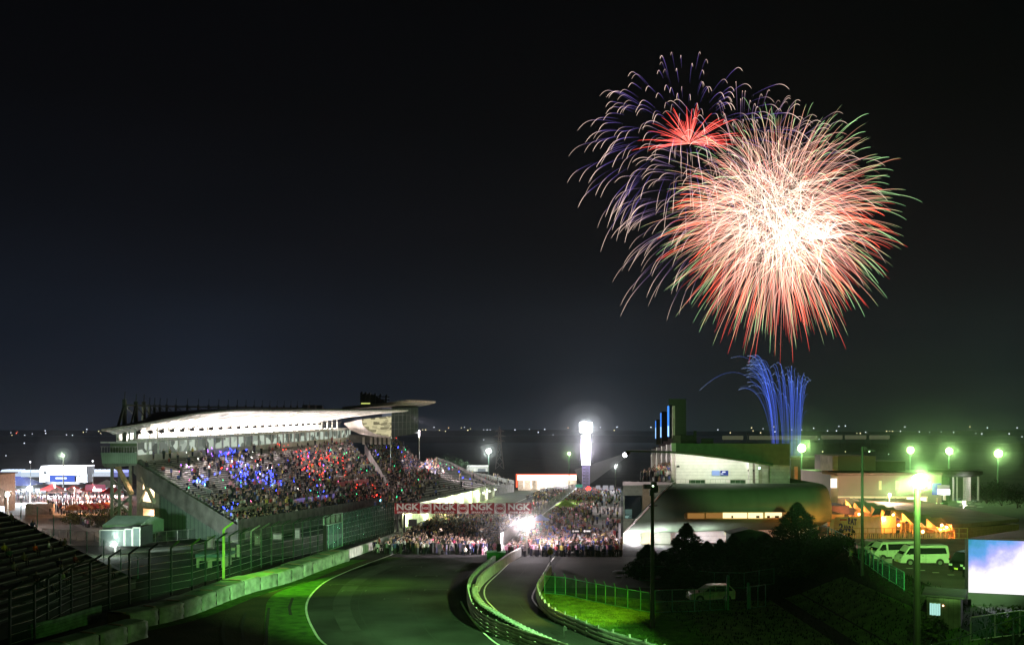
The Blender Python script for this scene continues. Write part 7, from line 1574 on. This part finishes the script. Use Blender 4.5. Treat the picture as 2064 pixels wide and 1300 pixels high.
shell('b3', '', 1550, 405, FY + 5, 190, 460, .25, 1.6, 40, [(0, (1, .62, .52)), (.5, (1, .52, .42)), (.85, (1, .5, .38)), (1, (.8, .3, .25))], .48, .46, 3, par=big, cj=22, jit=.25)
shell('b4', '', 1590, 480, FY + 9, 118, 330, .1, 1.6, 25, [(0, (1, .85, .65)), (.6, (1, .72, .55)), (1, (1, .5, .36))], .5, .45, 4, par=big, cj=26, jit=.4)
shell('b5', '', 1545, 405, FY - 9, 118, 330, .1, 1.6, 20, [(0, (1, .85, .65)), (.6, (1, .7, .55)), (1, (1, .5, .4))], .5, .45, 5, par=big, cj=30, jit=.4)
shell('b6', '', 1572, 425, FY - 2, 250, 170, .55, 1.5, 40, [(0, (.2, .4, .15)), (.5, (.5, .8, .35)), (1, (.3, .7, .3))], .6, .6, 6, par=big, jit=.12, cj=6)
shell('b7', '', 1560, 450, FY - 2, 222, 110, .4, 1.5, 35, [(0, (.8, .2, .12)), (.5, (1, .16, .08)), (1, (1, .1, .06))], .8, .9, 7, par=big, jit=.12, cj=10, dirf=lambda d: d.z < .5)
shell('b8', '', 1600, 470, FY - 4, 90, 110, .05, 1.6, 10, [(0, (1, .95, .8)), (.6, (1, .85, .65)), (1, (1, .6, .45))], 1.0, .5, 14, par=big, cj=34, jit=.5)
shell('b9', '', 1660, 482, FY - 4, 44, 40, .1, 1.2, 8, [(0, (1, .9, .8)), (1, (1, .8, .7))], .8, .7, 15, par=big, jit=.4, dirf=lambda d: d.z > .1)
pale = shell('pale', 'pale silver-violet firework with drooping tips behind the pink ball', 1492, 410, FY + 30, 272, 230, .5, 1.4, 48, [(0, (.04, .025, .07)), (.45, (.16, .1, .2)), (.8, (.9, .62, .5)), (1, (1, .75, .6))], .56, .66, 8, hook=9, jit=.16, dirf=lambda d: d.z > -.5 - .3 * max(0, -d.x))
ul = shell('ul', 'dark violet firework with pale hooked tips, upper left one', 1380, 296, FY + 40, 226, 210, .5, 1.3, 48, [(0, (.015, .012, .05)), (.5, (.08, .05, .2)), (.78, (.7, .48, .4)), (1, (1, .75, .62))], .62, .78, 9, hook=11, jit=.26, dirf=lambda d: d.z > -.75, up=.93)
rs = shell('rs', 'small red star of streaks inside the upper left firework', 1389, 290, FY + 38, 95, 80, .08, 1.0, 10, [(0, (1, .2, .15)), (.5, (1, .1, .08)), (1, (.6, .04, .03))], .75, .8, 10, dirf=lambda d: d.z > -.05 and abs(d.y) < .6, jit=.4, up=.75)
# blue fountain rising behind the pit building
t = thing('firework_fountain', 'blue firework fountain rising behind the pit building roof', 'firework', W(1600, 930, 520)); off = t.location.copy(); rnd = random.Random(4); s = 520 / F
BL = [(0, (.05, .06, .3)), (.4, (.06, .13, .85)), (.85, (.12, .25, 1)), (1, (.45, .6, 1))]; mass = MB()
for k in range(120):
    x0 = rnd.choice([1560, 1568, 1580, 1588, 1596, 1603, 1610]) + rnd.uniform(-3, 3); f_ = (x0 - 1555) / 60
    top = 705 + 42 * f_ + abs(rnd.gauss(0, 1)) * 34 + rnd.uniform(0, 12); xt = 1500 + 128 * f_ ** .85 + rnd.uniform(-13, 10)
    if k == 0: x0, xt, top = 1562, 1478, 750
    if k == 1: x0, xt, top = 1566, 1490, 718
    P0 = W(x0, 930, 520 + rnd.uniform(-4, 4)); xt = min(xt, x0 + 24); pts = []; n = 16; over = rnd.uniform(.02, .16) if k else .45
    for i in range(n + 1):
        q = i / n * (1 + over); z = 1 - (1 - q) ** 2; x = (x0 + (xt - x0) * q ** 1.6); pts.append(W(x, 930 + (top - 930) * z, P0.y) - off)
    b = mass if k >= 100 else MB(); add_trail(b, pts, [.2 * s * (.5 + .5 * i / n) for i in range(n + 1)], BL, rnd.uniform(.2, .75))
    if k < 100: b.build('trail', M_spark, t)
mass.build('trails', M_spark, t)['kind'] = 'stuff'
light('burst_light', 'POINT', W(1570, 450, FY - 20), 20000, (1, .6, .5), 30, parent=None).parent = None
print('PEOPLE', NP[0], 'OBJECTS', len(bpy.data.objects))
# ================================================================ HAZE
HD = 4e-5
b = MB(); b.box((0, 3400, 192), (9600, 7600, 422)); o = b.build('haze', [])
m = bpy.data.materials.new('night_haze'); m.use_nodes = True; n = m.node_tree.nodes; n.clear(); l = m.node_tree.links
ou = n.new('ShaderNodeOutputMaterial'); pv = n.new('ShaderNodeVolumePrincipled'); pv.inputs['Color'].default_value = (.8, .85, .9, 1); pv.inputs['Density'].default_value = HD; pv.inputs['Anisotropy'].default_value = .3
l.new(pv.outputs[0], ou.inputs['Volume']); o.data.materials.append(m); tag(o, kind='stuff')
# haze cone added so that the spotlight's beam shows
a = W(1264, 915.5, 148); d = Vector((-5.5, .7, -2.9)).normalized(); u = d.cross(Vector((0, 0, 1))).normalized(); v = u.cross(d); q = Vector((0, 0, 0)); b = MB()
b.tube([q, q + d * 8], [.25, 1.6], 16)
mm = bpy.data.materials.new('beam_mist'); mm.use_nodes = True; n = mm.node_tree.nodes; n.clear(); ou = n.new('ShaderNodeOutputMaterial'); pv = n.new('ShaderNodeVolumePrincipled'); pv.inputs['Color'].default_value = (.9, .9, .9, 1); pv.inputs['Density'].default_value = .0003; mm.node_tree.links.new(pv.outputs[0], ou.inputs['Volume'])
o = b.build('mist', mm, loc=a, smooth=True); tag(o, kind='stuff')
cy.volume_bounces = 0
